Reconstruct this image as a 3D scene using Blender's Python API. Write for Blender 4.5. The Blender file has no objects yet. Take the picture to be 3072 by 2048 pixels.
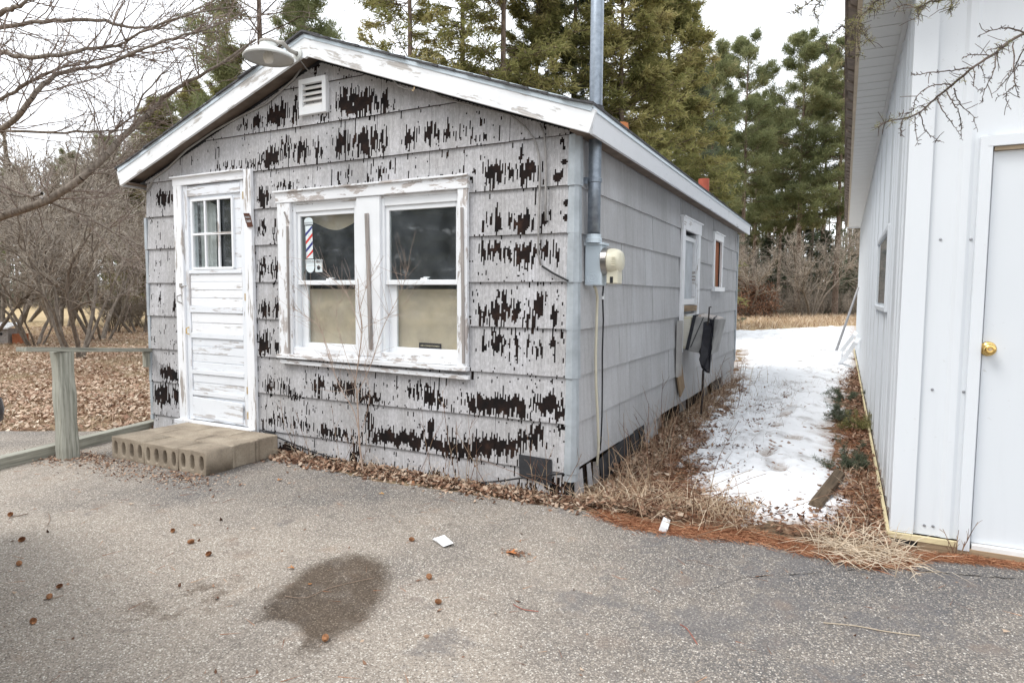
import bpy, bmesh, math, random
import numpy as np
from mathutils import Vector, Matrix

scene = bpy.context.scene
COL = scene.collection
rnd = random.Random(7)

# ------------------------------------------------------------------ camera
FPX, TILT, ROLL, YAW, CAMH = 1932.59, .0719606, .00683648, -.4747666, 1.30
_fw = np.array([math.sin(YAW)*math.cos(TILT), math.cos(YAW)*math.cos(TILT), -math.sin(TILT)])
_rt0 = np.array([math.cos(YAW), -math.sin(YAW), 0.0])
_up0 = np.cross(_rt0, _fw)
_rt = math.cos(ROLL)*_rt0 + math.sin(ROLL)*_up0
_up = -math.sin(ROLL)*_rt0 + math.cos(ROLL)*_up0
CAM = np.array([1.50631, -3.76694, CAMH])
cd = bpy.data.cameras.new('camera')
cam = bpy.data.objects.new('camera', cd)
COL.objects.link(cam)
cd.sensor_width = 36.0
cd.lens = FPX/3072*36.0
cd.clip_start, cd.clip_end = 0.05, 900.0
cam.matrix_world = Matrix(((_rt[0], _up[0], -_fw[0], CAM[0]), (_rt[1], _up[1], -_fw[1], CAM[1]),
                           (_rt[2], _up[2], -_fw[2], CAM[2]), (0, 0, 0, 1)))
scene.camera = cam
scene.render.resolution_x, scene.render.resolution_y = 1024, 682

# ------------------------------------------------------------------ sky, sun, exposure: a bright overcast day
world = bpy.data.worlds.new('World')
scene.world = world
world.use_nodes = True
_n, _l = world.node_tree.nodes, world.node_tree.links
_n.clear()
_sky = _n.new('ShaderNodeTexSky'); _sky.sky_type = 'NISHITA'; _sky.sun_disc = False
_sky.sun_elevation = math.radians(48); _sky.sun_rotation = math.radians(200); _sky.dust_density = 3.0
_mix = _n.new('ShaderNodeMix'); _mix.data_type = 'RGBA'
_mix.inputs[0].default_value = 0.92
_mix.inputs[7].default_value = (9.2, 9.5, 9.9, 1)          # the closed cloud layer
_bg = _n.new('ShaderNodeBackground'); _bg.inputs[1].default_value = 0.112
_wo = _n.new('ShaderNodeOutputWorld')
_l.new(_sky.outputs[0], _mix.inputs[6]); _l.new(_mix.outputs[2], _bg.inputs[0]); _l.new(_bg.outputs[0], _wo.inputs[0])
sd_ = bpy.data.lights.new('sun', 'SUN'); sd_.energy = 1.3; sd_.angle = math.radians(24); sd_.color = (1.0, 0.97, 0.93)
sun = bpy.data.objects.new('sun', sd_); COL.objects.link(sun)
sun.rotation_euler = Vector((0.42, 0.55, -0.95)).to_track_quat('-Z', 'Y').to_euler()
scene.view_settings.view_transform = 'Standard'
scene.view_settings.look = 'None'
scene.view_settings.gamma = 1.0
scene.view_settings.exposure = 0.76
scene.render.engine = 'CYCLES'
scene.cycles.max_bounces = 8
scene.cycles.transparent_max_bounces = 12

# ------------------------------------------------------------------ pixel -> place (a pixel is a direction; the plane it lies on gives the distance)
def on(px, py, ax, v):
    d = _fw + _rt*(px-1536)/FPX - _up*(py-1024)/FPX
    return CAM + d*((v-CAM[ax])/d[ax])
def fr(px, py, y=0.0): return on(px, py, 1, y)          # front wall plane
def sd(px, py, x=0.0): return on(px, py, 0, x)          # side wall plane
def gd(px, py, z=0.0): return on(px, py, 2, z)          # ground
def dep(px, py, k):                                     # a given depth along the view axis
    return CAM + (_fw + _rt*(px-1536)/FPX - _up*(py-1024)/FPX)*k

# ------------------------------------------------------------------ mesh helpers
class MB:
    def __init__(s): s.v, s.f, s.m = [], [], []
    def quad(s, a, b, c, d, m=0):
        i = len(s.v); s.v += [tuple(a), tuple(b), tuple(c), tuple(d)]; s.f.append((i, i+1, i+2, i+3)); s.m.append(m)
    def poly(s, pts, m=0):
        i = len(s.v); s.v += [tuple(p) for p in pts]; s.f.append(tuple(range(i, i+len(pts)))); s.m.append(m)
    def hexa(s, p, m=0):            # 8 corners: bottom 4 ccw, top 4 ccw
        i = len(s.v); s.v += [tuple(q) for q in p]
        for f in ((3, 2, 1, 0), (4, 5, 6, 7), (0, 1, 5, 4), (1, 2, 6, 5), (2, 3, 7, 6), (3, 0, 4, 7)):
            s.f.append(tuple(i+k for k in f)); s.m.append(m)
    def box(s, x0, x1, y0, y1, z0, z1, m=0):
        s.hexa([(x0, y0, z0), (x1, y0, z0), (x1, y1, z0), (x0, y1, z0), (x0, y0, z1), (x1, y0, z1), (x1, y1, z1), (x0, y1, z1)], m)
    def prism(s, pts, d, m=0):      # polygon pts (list of 3d), extruded by vector d
        n = len(pts); i = len(s.v); d = Vector(d)
        s.v += [tuple(p) for p in pts] + [tuple(Vector(p)+d) for p in pts]
        s.f.append(tuple(range(i+n-1, i-1, -1))); s.f.append(tuple(range(i+n, i+2*n))); s.m += [m, m]
        for k in range(n):
            j = (k+1) % n; s.f.append((i+k, i+j, i+n+j, i+n+k)); s.m.append(m)
    def tube(s, pts, rad, n=8, m=0, caps=True):
        pts = [Vector(p) for p in pts]
        if not hasattr(rad, '__len__'): rad = [rad]*len(pts)
        i0 = len(s.v); prev = None
        for k, p in enumerate(pts):
            t = (pts[min(k+1, len(pts)-1)]-pts[max(k-1, 0)]).normalized()
            if prev is None:
                a = Vector((0, 0, 1)) if abs(t.z) < .9 else Vector((1, 0, 0))
                u = t.cross(a).normalized()
            else:
                u = (prev - t*prev.dot(t)).normalized()
            prev = u; w = t.cross(u)
            for q in range(n):
                an = 2*math.pi*q/n
                s.v.append(tuple(p+(u*math.cos(an)+w*math.sin(an))*rad[k]))
        for k in range(len(pts)-1):
            for q in range(n):
                a = i0+k*n+q; b = i0+k*n+(q+1) % n
                s.f.append((a, b, b+n, a+n)); s.m.append(m)
        if caps:
            s.f.append(tuple(range(i0+n-1, i0-1, -1))); s.m.append(m)
            e = i0+(len(pts)-1)*n; s.f.append(tuple(range(e, e+n))); s.m.append(m)
    def lathe(s, prof, c, axis=(0, 0, 1), n=20, m=0):   # prof: list of (r, h)
        axis = Vector(axis).normalized(); c = Vector(c)
        a = Vector((0, 0, 1)) if abs(axis.z) < .9 else Vector((1, 0, 0))
        u = axis.cross(a).normalized(); w = axis.cross(u); i0 = len(s.v)
        for r, h in prof:
            for q in range(n):
                an = 2*math.pi*q/n
                s.v.append(tuple(c+axis*h+(u*math.cos(an)+w*math.sin(an))*max(r, 1e-4)))
        for k in range(len(prof)-1):
            for q in range(n):
                a_ = i0+k*n+q; b = i0+k*n+(q+1) % n
                s.f.append((a_, b, b+n, a_+n)); s.m.append(m)
    def build(s, name, mats, parent=None, smooth=False, bevel=0.0, kind=None, label=None):
        me = bpy.data.meshes.new(name)
        me.from_pydata(s.v, [], s.f)
        if not isinstance(mats, (list, tuple)): mats = [mats]
        for x in mats: me.materials.append(x)
        me.polygons.foreach_set('material_index', s.m)
        if smooth: me.polygons.foreach_set('use_smooth', [True]*len(s.f))
        bm = bmesh.new(); bm.from_mesh(me)
        if s.recalc: bmesh.ops.recalc_face_normals(bm, faces=bm.faces)
        if bevel > 0:
            bmesh.ops.bevel(bm, geom=[e for e in bm.edges if not e.is_boundary], offset=bevel, segments=1, affect='EDGES', clamp_overlap=True)
        bm.to_mesh(me); bm.free()
        return link(name, me, parent, kind, label)
    recalc = True

def link(name, me, parent=None, kind=None, label=None):
    o = bpy.data.objects.new(name, me); COL.objects.link(o)
    if parent is not None:
        o.parent = parent
        o.matrix_parent_inverse = abs_inv(parent)
    if kind: o['kind'] = kind
    if label: o['label'] = label
    return o
def abs_inv(p):
    m = Matrix.Identity(4)
    while p is not None:
        m = (p.matrix_parent_inverse @ p.matrix_basis) @ m if p.parent else p.matrix_basis @ m
        p = p.parent
    return m.inverted()
def empty(name, loc, label, cat, group=None):
    o = bpy.data.objects.new(name, None); COL.objects.link(o); o.location = Vector([float(c) for c in loc])
    o.empty_display_size = .1
    return tag(o, label, cat, group)
def tag(o, label, cat, group=None):
    o['label'] = label; o['category'] = cat
    if group: o['group'] = group
    return o
def struct(o): o['kind'] = 'structure'; return o
def copy_tree(o, parent=None):
    c = o.copy(); COL.objects.link(c)
    if parent is not None: c.parent = parent
    for ch in o.children: copy_tree(ch, c)
    return c

def board(name, p0, p1, w, t, face, mat, parent, bevel=.002, label=None, kind=None, skew=0.0):
    """a board from p0 to p1 (centre line), w wide across `face` normal, t thick; local X is its length (wood grain)"""
    p0, p1 = Vector([float(c) for c in p0]), Vector([float(c) for c in p1]); d = p1-p0; L = d.length; x = d/L
    nrm = Vector(face); nrm = (nrm-x*nrm.dot(x)).normalized(); y = nrm.cross(x)
    M = Matrix(((x[0], y[0], nrm[0], p0[0]), (x[1], y[1], nrm[1], p0[1]), (x[2], y[2], nrm[2], p0[2]), (0, 0, 0, 1)))
    b = MB(); b.box(0, L, -w/2, w/2, -t/2, t/2)
    if skew: b.v = [(v[0]+skew*v[1]/w, v[1], v[2]) for v in b.v]
    o = b.build(name, mat, None, bevel=bevel, kind=kind, label=label)
    if parent is not None:
        o.parent = parent; o.matrix_parent_inverse = abs_inv(parent)
    o.matrix_basis = M
    return o

def np_mesh(name, V, F, mat, parent=None, rn=None, kind=None, label=None, smooth=False):
    """V (n,3), F (m,k) arrays; rn: per-face random value stored as attribute rn"""
    me = bpy.data.meshes.new(name); V = np.asarray(V, np.float32); F = np.asarray(F, np.int32)
    me.vertices.add(len(V)); me.vertices.foreach_set('co', V.ravel())
    k = F.shape[1]
    me.loops.add(F.size); me.loops.foreach_set('vertex_index', F.ravel())
    me.polygons.add(len(F)); me.polygons.foreach_set('loop_start', np.arange(0, F.size, k, dtype=np.int32))
    if smooth: me.polygons.foreach_set('use_smooth', np.ones(len(F), bool))
    me.update(calc_edges=True)
    if rn is not None:
        a = me.attributes.new('rn', 'FLOAT', 'FACE'); a.data.foreach_set('value', np.asarray(rn, np.float32))
    me.materials.append(mat)
    return link(name, me, parent, kind, label)

# ------------------------------------------------------------------ node helper
class G:
    def __init__(s, name, rough=.7, metal=0.0, spec=.35):
        s.m = bpy.data.materials.new(name); s.m.use_nodes = True
        s.nt = s.m.node_tree; s.b = s.nt.nodes['Principled BSDF']
        s.b.inputs['Roughness'].default_value = rough; s.b.inputs['Metallic'].default_value = metal
        s.b.inputs['Specular IOR Level'].default_value = spec
    def put(s, inp, v):
        if isinstance(v, bpy.types.NodeSocket): s.nt.links.new(v, inp)
        elif hasattr(v, '__len__') and inp.type == 'RGBA': inp.default_value = tuple(v)+((1,) if len(v) == 3 else ())
        elif hasattr(v, '__len__'): inp.default_value = tuple(v)
        elif inp.type == 'RGBA': inp.default_value = (v, v, v, 1)
        elif inp.type == 'VECTOR': inp.default_value = (v, v, v)
        else: inp.default_value = v
    def node(s, t, ins=None, **at):
        n = s.nt.nodes.new('ShaderNode'+t)
        for k, v in at.items(): setattr(n, k, v)
        for k, v in (ins or {}).items(): s.put(n.inputs[k], v)
        return n
    def pos(s): return s.node('NewGeometry').outputs['Position']
    def obj(s): return s.node('TexCoord').outputs['Object']
    def scale(s, v, sc): return s.node('VectorMath', {0: v, 1: sc}, operation='MULTIPLY').outputs[0]
    def noise(s, v, sc, det=4.0, rough=.55, out=0, dist=0.0):
        return s.node('TexNoise', {'Vector': v, 'Scale': sc, 'Detail': det, 'Roughness': rough, 'Distortion': dist}).outputs[out]
    def vor(s, v, sc, out=0, feature='F1', rand=1.0): return s.node('TexVoronoi', {'Vector': v, 'Scale': sc, 'Randomness': rand}, feature=feature).outputs[out]
    def math(s, op, a, b=0.0, c=0.0, clamp=False):
        n = s.node('Math', {0: a, 1: b}, operation=op); n.use_clamp = clamp
        if op in ('MULTIPLY_ADD', 'SMOOTH_MIN', 'COMPARE'): s.put(n.inputs[2], c)
        return n.outputs[0]
    def rng(s, v, a, b, c=0.0, d=1.0, smooth=True):
        return s.node('MapRange', {'Value': v, 'From Min': a, 'From Max': b, 'To Min': c, 'To Max': d}, interpolation_type='SMOOTHSTEP' if smooth else 'LINEAR').outputs[0]
    def mix(s, f, a, b, mode='MIX'):
        n = s.node('Mix', data_type='RGBA', blend_type=mode)
        s.put(n.inputs[0], f); s.put(n.inputs[6], a); s.put(n.inputs[7], b)
        return n.outputs[2]
    def ramp(s, f, stops, interp='LINEAR'):
        n = s.node('ValToRGB', {0: f}); r = n.color_ramp; r.interpolation = interp
        while len(r.elements) < len(stops): r.elements.new(.5)
        for e, (p, c) in zip(r.elements, stops): e.position = p; e.color = tuple(c)+(1,)
        return n.outputs[0]
    def sep(s, v): return s.node('SeparateXYZ', {0: v}).outputs
    def comb(s, x, y, z): return s.node('CombineXYZ', {0: x, 1: y, 2: z}).outputs[0]
    def attr(s, n='rn'): return s.node('Attribute', attribute_name=n).outputs['Fac']
    def bump(s, h, strength=.4, dist=.01):
        n = s.node('Bump', {'Height': h, 'Strength': strength, 'Distance': dist}); s.nt.links.new(n.outputs[0], s.b.inputs['Normal'])
    def col(s, c): s.put(s.b.inputs['Base Color'], c); return s
    def rough(s, r): s.put(s.b.inputs['Roughness'], r); return s
    def done(s): return s.m

def plain(name, c, rough=.6, metal=0.0, var=.15, sc=6.0, spec=.35, bump=0.0):
    g = G(name, rough, metal, spec); p = g.obj()
    n = g.noise(p, sc, 5.0, .6)
    lo = [x*(1-var) for x in c]; hi = [min(1, x*(1+var)) for x in c]
    g.col(g.ramp(n, [(.3, lo), (.7, hi)]))
    if bump: g.bump(g.noise(p, sc*12, 3.0), bump, .004)
    return g.done()

# ------------------------------------------------------------------ materials
def mat_asphalt():
    g = G('asphalt', .92, 0, .25); p = g.pos()
    big = g.math('ADD', g.math('MULTIPLY', g.noise(p, .55, 6, .62), .9), .05)
    x, y, z = g.sep(p)
    lightness = g.math('ADD', big, g.rng(y, -2.6, -.4, .12, -.09))        # paler away from the walls
    lightness = g.math('ADD', lightness, g.rng(x, -1.2, 1.6, .07, -.07))
    binder = g.ramp(lightness, [(.36, (.100, .098, .100)), (.47, (.175, .157, .140)), (.60, (.325, .280, .232))])
    v1c, v1d = g.vor(p, 140, 1), g.vor(p, 140, 0)
    r1 = g.sep(v1c)[0]
    stone = g.ramp(r1, [(0, (.16, .132, .11)), (.3, (.30, .258, .217)), (.55, (.43, .38, .325)), (.82, (.57, .515, .45)), (1, (.84, .80, .73))])
    cover = g.math('ADD', g.math('MULTIPLY', g.sep(v1c)[1], .5), g.math('MULTIPLY', lightness, 1.15))
    m1 = g.math('MULTIPLY', g.rng(cover, .63, .82), g.rng(v1d, .62, .40))
    c = g.mix(m1, binder, stone)
    v2c = g.vor(p, 210, 1); r2 = g.sep(v2c)[0]
    c = g.mix(g.math('MULTIPLY', g.rng(r2, .55, .95), .42), c, (.44, .395, .345))
    c = g.mix(g.math('MULTIPLY', g.rng(r2, .36, .05), .46), c, (.07, .063, .057))
    # small tar-dark patches
    pt = g.math('ADD', g.noise(p, 2.1, 7, .68), g.rng(x, -.8, 1.4, -.05, .045)); c = g.mix(g.math('MULTIPLY', g.rng(pt, .545, .63), .48), c, (.105, .105, .114))
    pq = g.noise(p, 7.5, 6, .7); c = g.mix(g.math('MULTIPLY', g.rng(pq, .55, .70), .35), c, (.11, .098, .088))
    rd = g.noise(p, 4.2, 4, .6); c = g.mix(g.math('MULTIPLY', g.rng(rd, .58, .72), .22), c, (.36, .25, .17))
    # the oil-dark stain
    wob = g.math('MULTIPLY', g.math('SUBTRACT', g.noise(p, 4.2, 6, .62), .5), .30)
    def ell(cx, cy, ax, ay, rot):
        ca, sa = math.cos(rot), math.sin(rot)
        dx, dy = g.math('SUBTRACT', x, cx), g.math('SUBTRACT', y, cy)
        u = g.math('DIVIDE', g.math('ADD', g.math('MULTIPLY', dx, ca), g.math('MULTIPLY', dy, sa)), ax)
        w = g.math('DIVIDE', g.math('SUBTRACT', g.math('MULTIPLY', dy, ca), g.math('MULTIPLY', dx, sa)), ay)
        return g.math('ADD', g.math('SQRT', g.math('ADD', g.math('MULTIPLY', u, u), g.math('MULTIPLY', w, w))), wob)
    e1, e2, e3 = STAIN
    st = g.math('MAXIMUM', ell(*e1), g.math('SUBTRACT', 2.0, ell(*e2)))
    fea = g.math('ADD', st, g.math('MULTIPLY', g.math('SUBTRACT', g.noise(p, 22, 5, .7), .5), .30))
    c = g.mix(g.math('MULTIPLY', g.rng(fea, 1.10, .74), g.rng(g.noise(p, 9, 4), .25, .55, .72, 1.0)), c, g.mix(1.0, c, (.36, .315, .275), 'MULTIPLY'))
    c = g.mix(g.math('MULTIPLY', g.rng(ell(*e3), 1.4, .4), g.math('MULTIPLY', g.rng(g.noise(p, 8, 6, .65), .46, .60), .75)), c, g.mix(1.0, c, (.45, .40, .36), 'MULTIPLY'))
    g.col(c)
    h = g.math('ADD', g.math('MULTIPLY', m1, g.rng(v1d, .6, .1)), g.math('MULTIPLY', g.noise(p, 60, 3), .6))
    g.bump(h, .55, .006)
    return g.done()
def _el(a, b, w):    # ellipse from two pixels at the ends of its long axis and its half width
    a, b = gd(*a), gd(*b); c = (a+b)/2; d = b-a
    return (float(c[0]), float(c[1]), float(np.linalg.norm(d)/2), w, math.atan2(d[1], d[0]))
STAIN = [_el((812, 1782), (1165, 1790), .5*float(np.linalg.norm(gd(985, 1650)-gd(985, 1945)))), _el((690, 1955), (900, 1890), .15), _el((330, 1860), (790, 1740), .17)]

def mat_lawn():
    g = G('lawn_soil', .95, 0, .2); p = g.pos()
    n1, n2 = g.noise(p, .8, 6, .6), g.noise(p, 14, 5, .65)
    a = g.ramp(n2, [(.3, (.11, .075, .045)), (.5, (.26, .195, .12)), (.7, (.40, .31, .20))])
    b = g.ramp(n2, [(.3, (.07, .04, .025)), (.5, (.20, .115, .07)), (.7, (.36, .24, .16))])
    c = g.mix(g.rng(n1, .42, .58), a, b)
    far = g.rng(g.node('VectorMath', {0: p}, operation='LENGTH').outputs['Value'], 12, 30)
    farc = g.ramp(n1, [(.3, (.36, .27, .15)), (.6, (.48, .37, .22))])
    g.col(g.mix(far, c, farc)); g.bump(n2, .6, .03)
    return g.done()
def mat_needles():
    g = G('pine_needle_soil', .95, 0, .2); p = g.pos()
    n2 = g.noise(p, 28, 5, .7); n1 = g.noise(p, 3, 4)
    c = g.ramp(n2, [(.3, (.06, .034, .023)), (.5, (.21, .115, .068)), (.7, (.38, .25, .16))])
    g.col(g.mix(g.rng(n1, .45, .6), c, g.ramp(n2, [(.3, (.05, .04, .03)), (.55, (.19, .14, .09)), (.75, (.36, .29, .2))])))
    g.bump(n2, .8, .02)
    return g.done()
def mat_snow():
    g = G('snow_material', .8, 0, .3); p = g.pos()
    n = g.noise(p, 20, 5, .7); d = g.noise(p, 3.2, 5, .62)
    c = g.mix(g.rng(d, .50, .70), (.86, .875, .90), (.50, .49, .49))
    th = g.attr(); c = g.mix(g.rng(th, .03, .004), c, g.mix(g.rng(n, .4, .6), (.40, .345, .31), (.60, .57, .55)))
    sp = g.vor(p, 36, 1); k = g.math('MULTIPLY', g.rng(g.sep(sp)[0], .955, .97), g.rng(d, .40, .58))
    g.col(g.mix(k, c, (.22, .12, .07)))
    g.bump(n, .35, .012)
    g.b.inputs['Subsurface Weight'].default_value = 0.0
    return g.done()
def mat_coating(name, front=True):
    """painted mineral granules on a striated panel: fine upright ribs, soiled and bleached"""
    g = G(name, .9, 0, .25); p = g.pos(); x, y, z = g.sep(p)
    u = g.math('ADD', x, y)
    cell = g.math('FLOOR', g.math('DIVIDE', u, .0098))
    wn = g.node('TexWhiteNoise', {'W': cell}, noise_dimensions='1D').outputs[0]
    zc = g.math('FLOOR', g.math('ADD', g.math('DIVIDE', z, .02), g.math('MULTIPLY', wn, 9)))
    wn2 = g.node('TexWhiteNoise', {'Vector': g.comb(cell, zc, 0)}, noise_dimensions='2D').outputs[0]
    fr_ = g.math('FRACT', g.math('DIVIDE', u, .0098))
    groove = g.math('MULTIPLY', g.rng(fr_, 0, .22, 1, 0), g.rng(fr_, 1.0, .86, 1, 0))
    edge = g.math('MAXIMUM', g.rng(fr_, .26, .06), g.rng(fr_, .90, 1.0))
    gran = g.noise(p, 260, 2, .6)
    big = g.noise(g.scale(p, (1.6, 1.6, .9)), 1.6, 5, .6)
    streak = g.noise(g.scale(p, (26, 26, 1.1)), 1.0, 4, .6)
    if front: base = g.ramp(big, [(.3, (.47, .46, .46)), (.5, (.575, .57, .585)), (.68, (.66, .66, .69))])
    else: base = g.ramp(big, [(.3, (.49, .495, .505)), (.5, (.55, .555, .57)), (.68, (.60, .61, .63))])
    oi = g.node('ObjectInfo').outputs['Random']
    base = g.mix(g.math('MULTIPLY', oi, .22 if front else .38), base, (.36, .355, .355) if front else (.37, .37, .375))
    k = .34 if front else .14
    c = g.mix(g.math('MULTIPLY', g.rng(streak, .45, .72), .26 if front else .26), base, (.235, .225, .215))
    c = g.mix(g.math('MULTIPLY', g.math('SUBTRACT', 1.0, wn), k*.5), c, (.16, .155, .15))
    c = g.mix(g.math('MULTIPLY', g.math('MULTIPLY', edge, g.rng(wn2, .12, .60)), .90 if front else .30), c, (.055, .052, .05))
    c = g.mix(g.math('MULTIPLY', g.rng(gran, .56, .70), .45 if front else .38), c, (.14, .135, .13))
    c = g.mix(g.math('MULTIPLY', g.rng(gran, .44, .30), .4), c, (.66, .66, .66))
    g.col(c); g.bump(g.math('ADD', g.math('MULTIPLY', edge, -.5), g.math('MULTIPLY', gran, .5)), .5, .004)
    return g.done()
def mat_core():
    g = G('fibreboard_core', .95, 0, .15); p = g.pos()
    n = g.noise(p, 9, 5, .6); c = g.ramp(n, [(.38, (.010, .0085, .0085)), (.56, (.019, .0125, .011)), (.80, (.06, .032, .022))])
    g.col(c); g.bump(g.noise(p, 80, 3), .5, .004)
    return g.done()
def mat_paint(name, white, wood, amount, along=2.2, across=26.0, dirt=.25, bumpk=.35):
    """old white paint flaking off grey wood, flakes drawn out along the board (local X)"""
    g = G(name, .62, 0, .4); p = g.obj()
    ix = g.node('ObjectInfo').outputs['Random']
    q = g.node('VectorMath', {0: p, 1: g.comb(g.math('MULTIPLY', ix, 37), g.math('MULTIPLY', ix, 91), 0)}, operation='ADD').outputs[0]
    n = g.noise(g.scale(q, (along, across, across)), 1.0, 6, .68)
    n2 = g.noise(q, 2.3, 4, .6)
    f = g.rng(g.math('ADD', g.math('MULTIPLY', n, .75), g.math('MULTIPLY', n2, .35)), .66-amount*.22, .70-amount*.18)
    grain = g.noise(g.scale(q, (3, 90, 90)), 1.0, 4, .7)
    woodc = g.ramp(grain, [(.3, [c*.6 for c in wood]), (.6, wood), (.8, [min(1, c*1.35) for c in wood])])
    dn = g.noise(q, 7, 5, .65)
    wc = g.mix(g.math('MULTIPLY', g.rng(dn, .5, .75), dirt), white, [c*.72 for c in white])
    g.col(g.mix(f, wc, woodc)); g.rough(g.math('MULTIPLY_ADD', f, .3, .55))
    g.bump(g.math('ADD', g.math('MULTIPLY', f, -.6), g.math('MULTIPLY', grain, .3)), bumpk, .003)
    return g.done()
def mat_wood(name, c, rough=.85, along=2.5):
    g = G(name, rough, 0, .25); p = g.obj()
    ix = g.node('ObjectInfo').outputs['Random']
    q = g.node('VectorMath', {0: p, 1: g.comb(g.math('MULTIPLY', ix, 37), g.math('MULTIPLY', ix, 9), 0)}, operation='ADD').outputs[0]
    n = g.noise(g.scale(q, (along, 55, 55)), 1.0, 5, .68); n2 = g.noise(q, 3, 4)
    cc = g.ramp(n, [(.28, [k*.42 for k in c]), (.5, c), (.75, [min(1, k*1.4) for k in c])])
    g.col(g.mix(g.math('MULTIPLY', g.rng(n2, .5, .7), .35), cc, [k*.55 for k in c])); g.bump(n, .6, .004)
    return g.done()
def mat_concrete():
    g = G('block_concrete', .95, 0, .2); p = g.pos()
    n, n2 = g.noise(p, 5, 5, .6), g.noise(p, 90, 4, .7)
    c = g.ramp(n, [(.3, (.24, .20, .155)), (.5, (.34, .285, .22)), (.7, (.43, .37, .29))])
    c = g.mix(g.math('MULTIPLY', g.rng(n2, .5, .72), .55), c, (.13, .105, .08)); c = g.mix(g.math('MULTIPLY', g.rng(n2, .42, .25), .5), c, (.52, .47, .4))
    g.col(c); g.bump(n2, .9, .006)
    return g.done()
def mat_leaf(name, stops, rough=.8, trans=0.0):
    g = G(name, rough, 0, .2); c = g.ramp(g.attr(), stops); g.col(c)
    if trans:
        g.b.inputs['Subsurface Weight'].default_value = 0
        t = g.node('BsdfTranslucent', {'Color': c}); mx = g.node('MixShader', {0: trans})
        out = g.nt.nodes['Material Output']; g.nt.links.new(g.b.outputs[0], mx.inputs[1]); g.nt.links.new(t.outputs[0], mx.inputs[2]); g.nt.links.new(mx.outputs[0], out.inputs[0])
    return g.done()
def mat_bark(name, a, b):
    g = G(name, .95, 0, .15); p = g.pos()
    n = g.noise(g.scale(p, (1, 1, .25)), 22, 4, .65); g.col(g.ramp(n, [(.32, a), (.65, b)])); g.bump(n, .6, .01)
    return g.done()
def mat_glass():
    m = bpy.data.materials.new('window_glass'); m.use_nodes = True; nt = m.node_tree; nt.nodes.clear(); N = nt.nodes.new
    o = N('ShaderNodeOutputMaterial'); mx = N('ShaderNodeMixShader'); t = N('ShaderNodeBsdfTransparent'); gl = N('ShaderNodeBsdfGlossy')
    lw = N('ShaderNodeLayerWeight'); lw.inputs[0].default_value = .5
    pw = N('ShaderNodeMath'); pw.operation = 'POWER'; pw.inputs[1].default_value = 5.0
    ma = N('ShaderNodeMath'); ma.operation = 'MULTIPLY_ADD'; ma.inputs[1].default_value = .92; ma.inputs[2].default_value = .075
    gl.inputs['Roughness'].default_value = .03; t.inputs[0].default_value = (.93, .955, .95, 1)
    nt.links.new(lw.outputs['Facing'], pw.inputs[0]); nt.links.new(pw.outputs[0], ma.inputs[0]); nt.links.new(ma.outputs[0], mx.inputs[0])
    du = N('ShaderNodeBsdfDiffuse'); du.inputs[0].default_value = (.42, .46, .50, 1); m2 = N('ShaderNodeMixShader')   # diffuse grey-blue mixed in, standing for a paler bluish reflection
    tc = N('ShaderNodeTexCoord'); nz = N('ShaderNodeTexNoise'); nz.inputs['Scale'].default_value = 7.0; nz.inputs['Detail'].default_value = 6.0; mr = N('ShaderNodeMapRange')
    mr.inputs['From Min'].default_value = .3; mr.inputs['From Max'].default_value = .75; mr.inputs['To Min'].default_value = .025; mr.inputs['To Max'].default_value = .10
    nt.links.new(tc.outputs['Object'], nz.inputs['Vector']); nt.links.new(nz.outputs[0], mr.inputs['Value']); nt.links.new(mr.outputs[0], m2.inputs[0])
    nt.links.new(t.outputs[0], mx.inputs[1]); nt.links.new(gl.outputs[0], mx.inputs[2]); nt.links.new(mx.outputs[0], m2.inputs[1]); nt.links.new(du.outputs[0], m2.inputs[2]); nt.links.new(m2.outputs[0], o.inputs[0])
    return m

M = {}
M['asphalt'] = mat_asphalt(); M['lawn'] = mat_lawn(); M['needles'] = mat_needles(); M['snow'] = mat_snow()
M['coat'] = mat_coating('granule_coating_front'); M['coat_side'] = mat_coating('granule_coating_side', False); M['core'] = mat_core()
M['paint'] = mat_paint('peeling_white_paint', (.84, .855, .88), (.47, .43, .40), .26)
M['paint_rake'] = mat_paint('peeling_rake_paint', (.83, .85, .87), (.60, .575, .55), .36, 3.4, 17)
M['paint_side'] = mat_paint('eave_paint', (.70, .72, .75), (.42, .42, .42), .08, 2, 14, .2)
M['paint_worn'] = mat_paint('worn_white_paint', (.80, .815, .835), (.52, .475, .45), .40, 6.0, 22)
M['paint_door'] = mat_paint('door_paint', (.78, .81, .85), (.58, .56, .555), .34, 2.4, 20, .3)
M['vinyl'] = plain('white_vinyl', (.82, .84, .86), .35, 0, .04, 5)
M['vinyl_dirty'] = plain('soiled_vinyl', (.74, .73, .71), .45, 0, .12, 9)
M['zinc'] = plain('painted_corner_metal', (.41, .45, .48), .5, .2, .2, 7)
M['drip'] = plain('drip_edge_metal', (.62, .70, .76), .35, .35, .08, 8)
M['galv'] = plain('galvanised_pipe', (.27, .31, .36), .42, .7, .22, 30)
M['meterbox'] = plain('meter_box_paint', (.56, .64, .70), .4, .1, .05, 6)
M['cream'] = plain('cream_plastic', (.66, .63, .50), .35, 0, .07, 8)
M['steel'] = plain('steel_ring', (.42, .40, .38), .28, .9, .2, 10)
M['black'] = plain('black_rubber', (.018, .018, .02), .6, 0, .3, 10)
M['tarpaper'] = plain('tar_paper', (.035, .036, .04), .8, 0, .4, 9, bump=.4)
M['roofing'] = plain('asphalt_roof_shingle', (.085, .085, .09), .95, 0, .5, 40, bump=.6)
M['soffit_dark'] = plain('weathered_soffit', (.16, .125, .10), .9, 0, .3, 8)
M['glass'] = mat_glass()
M['tanpaper'] = plain('tan_paper', (.68, .545, .40), .85, 0, .16, 5)
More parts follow.
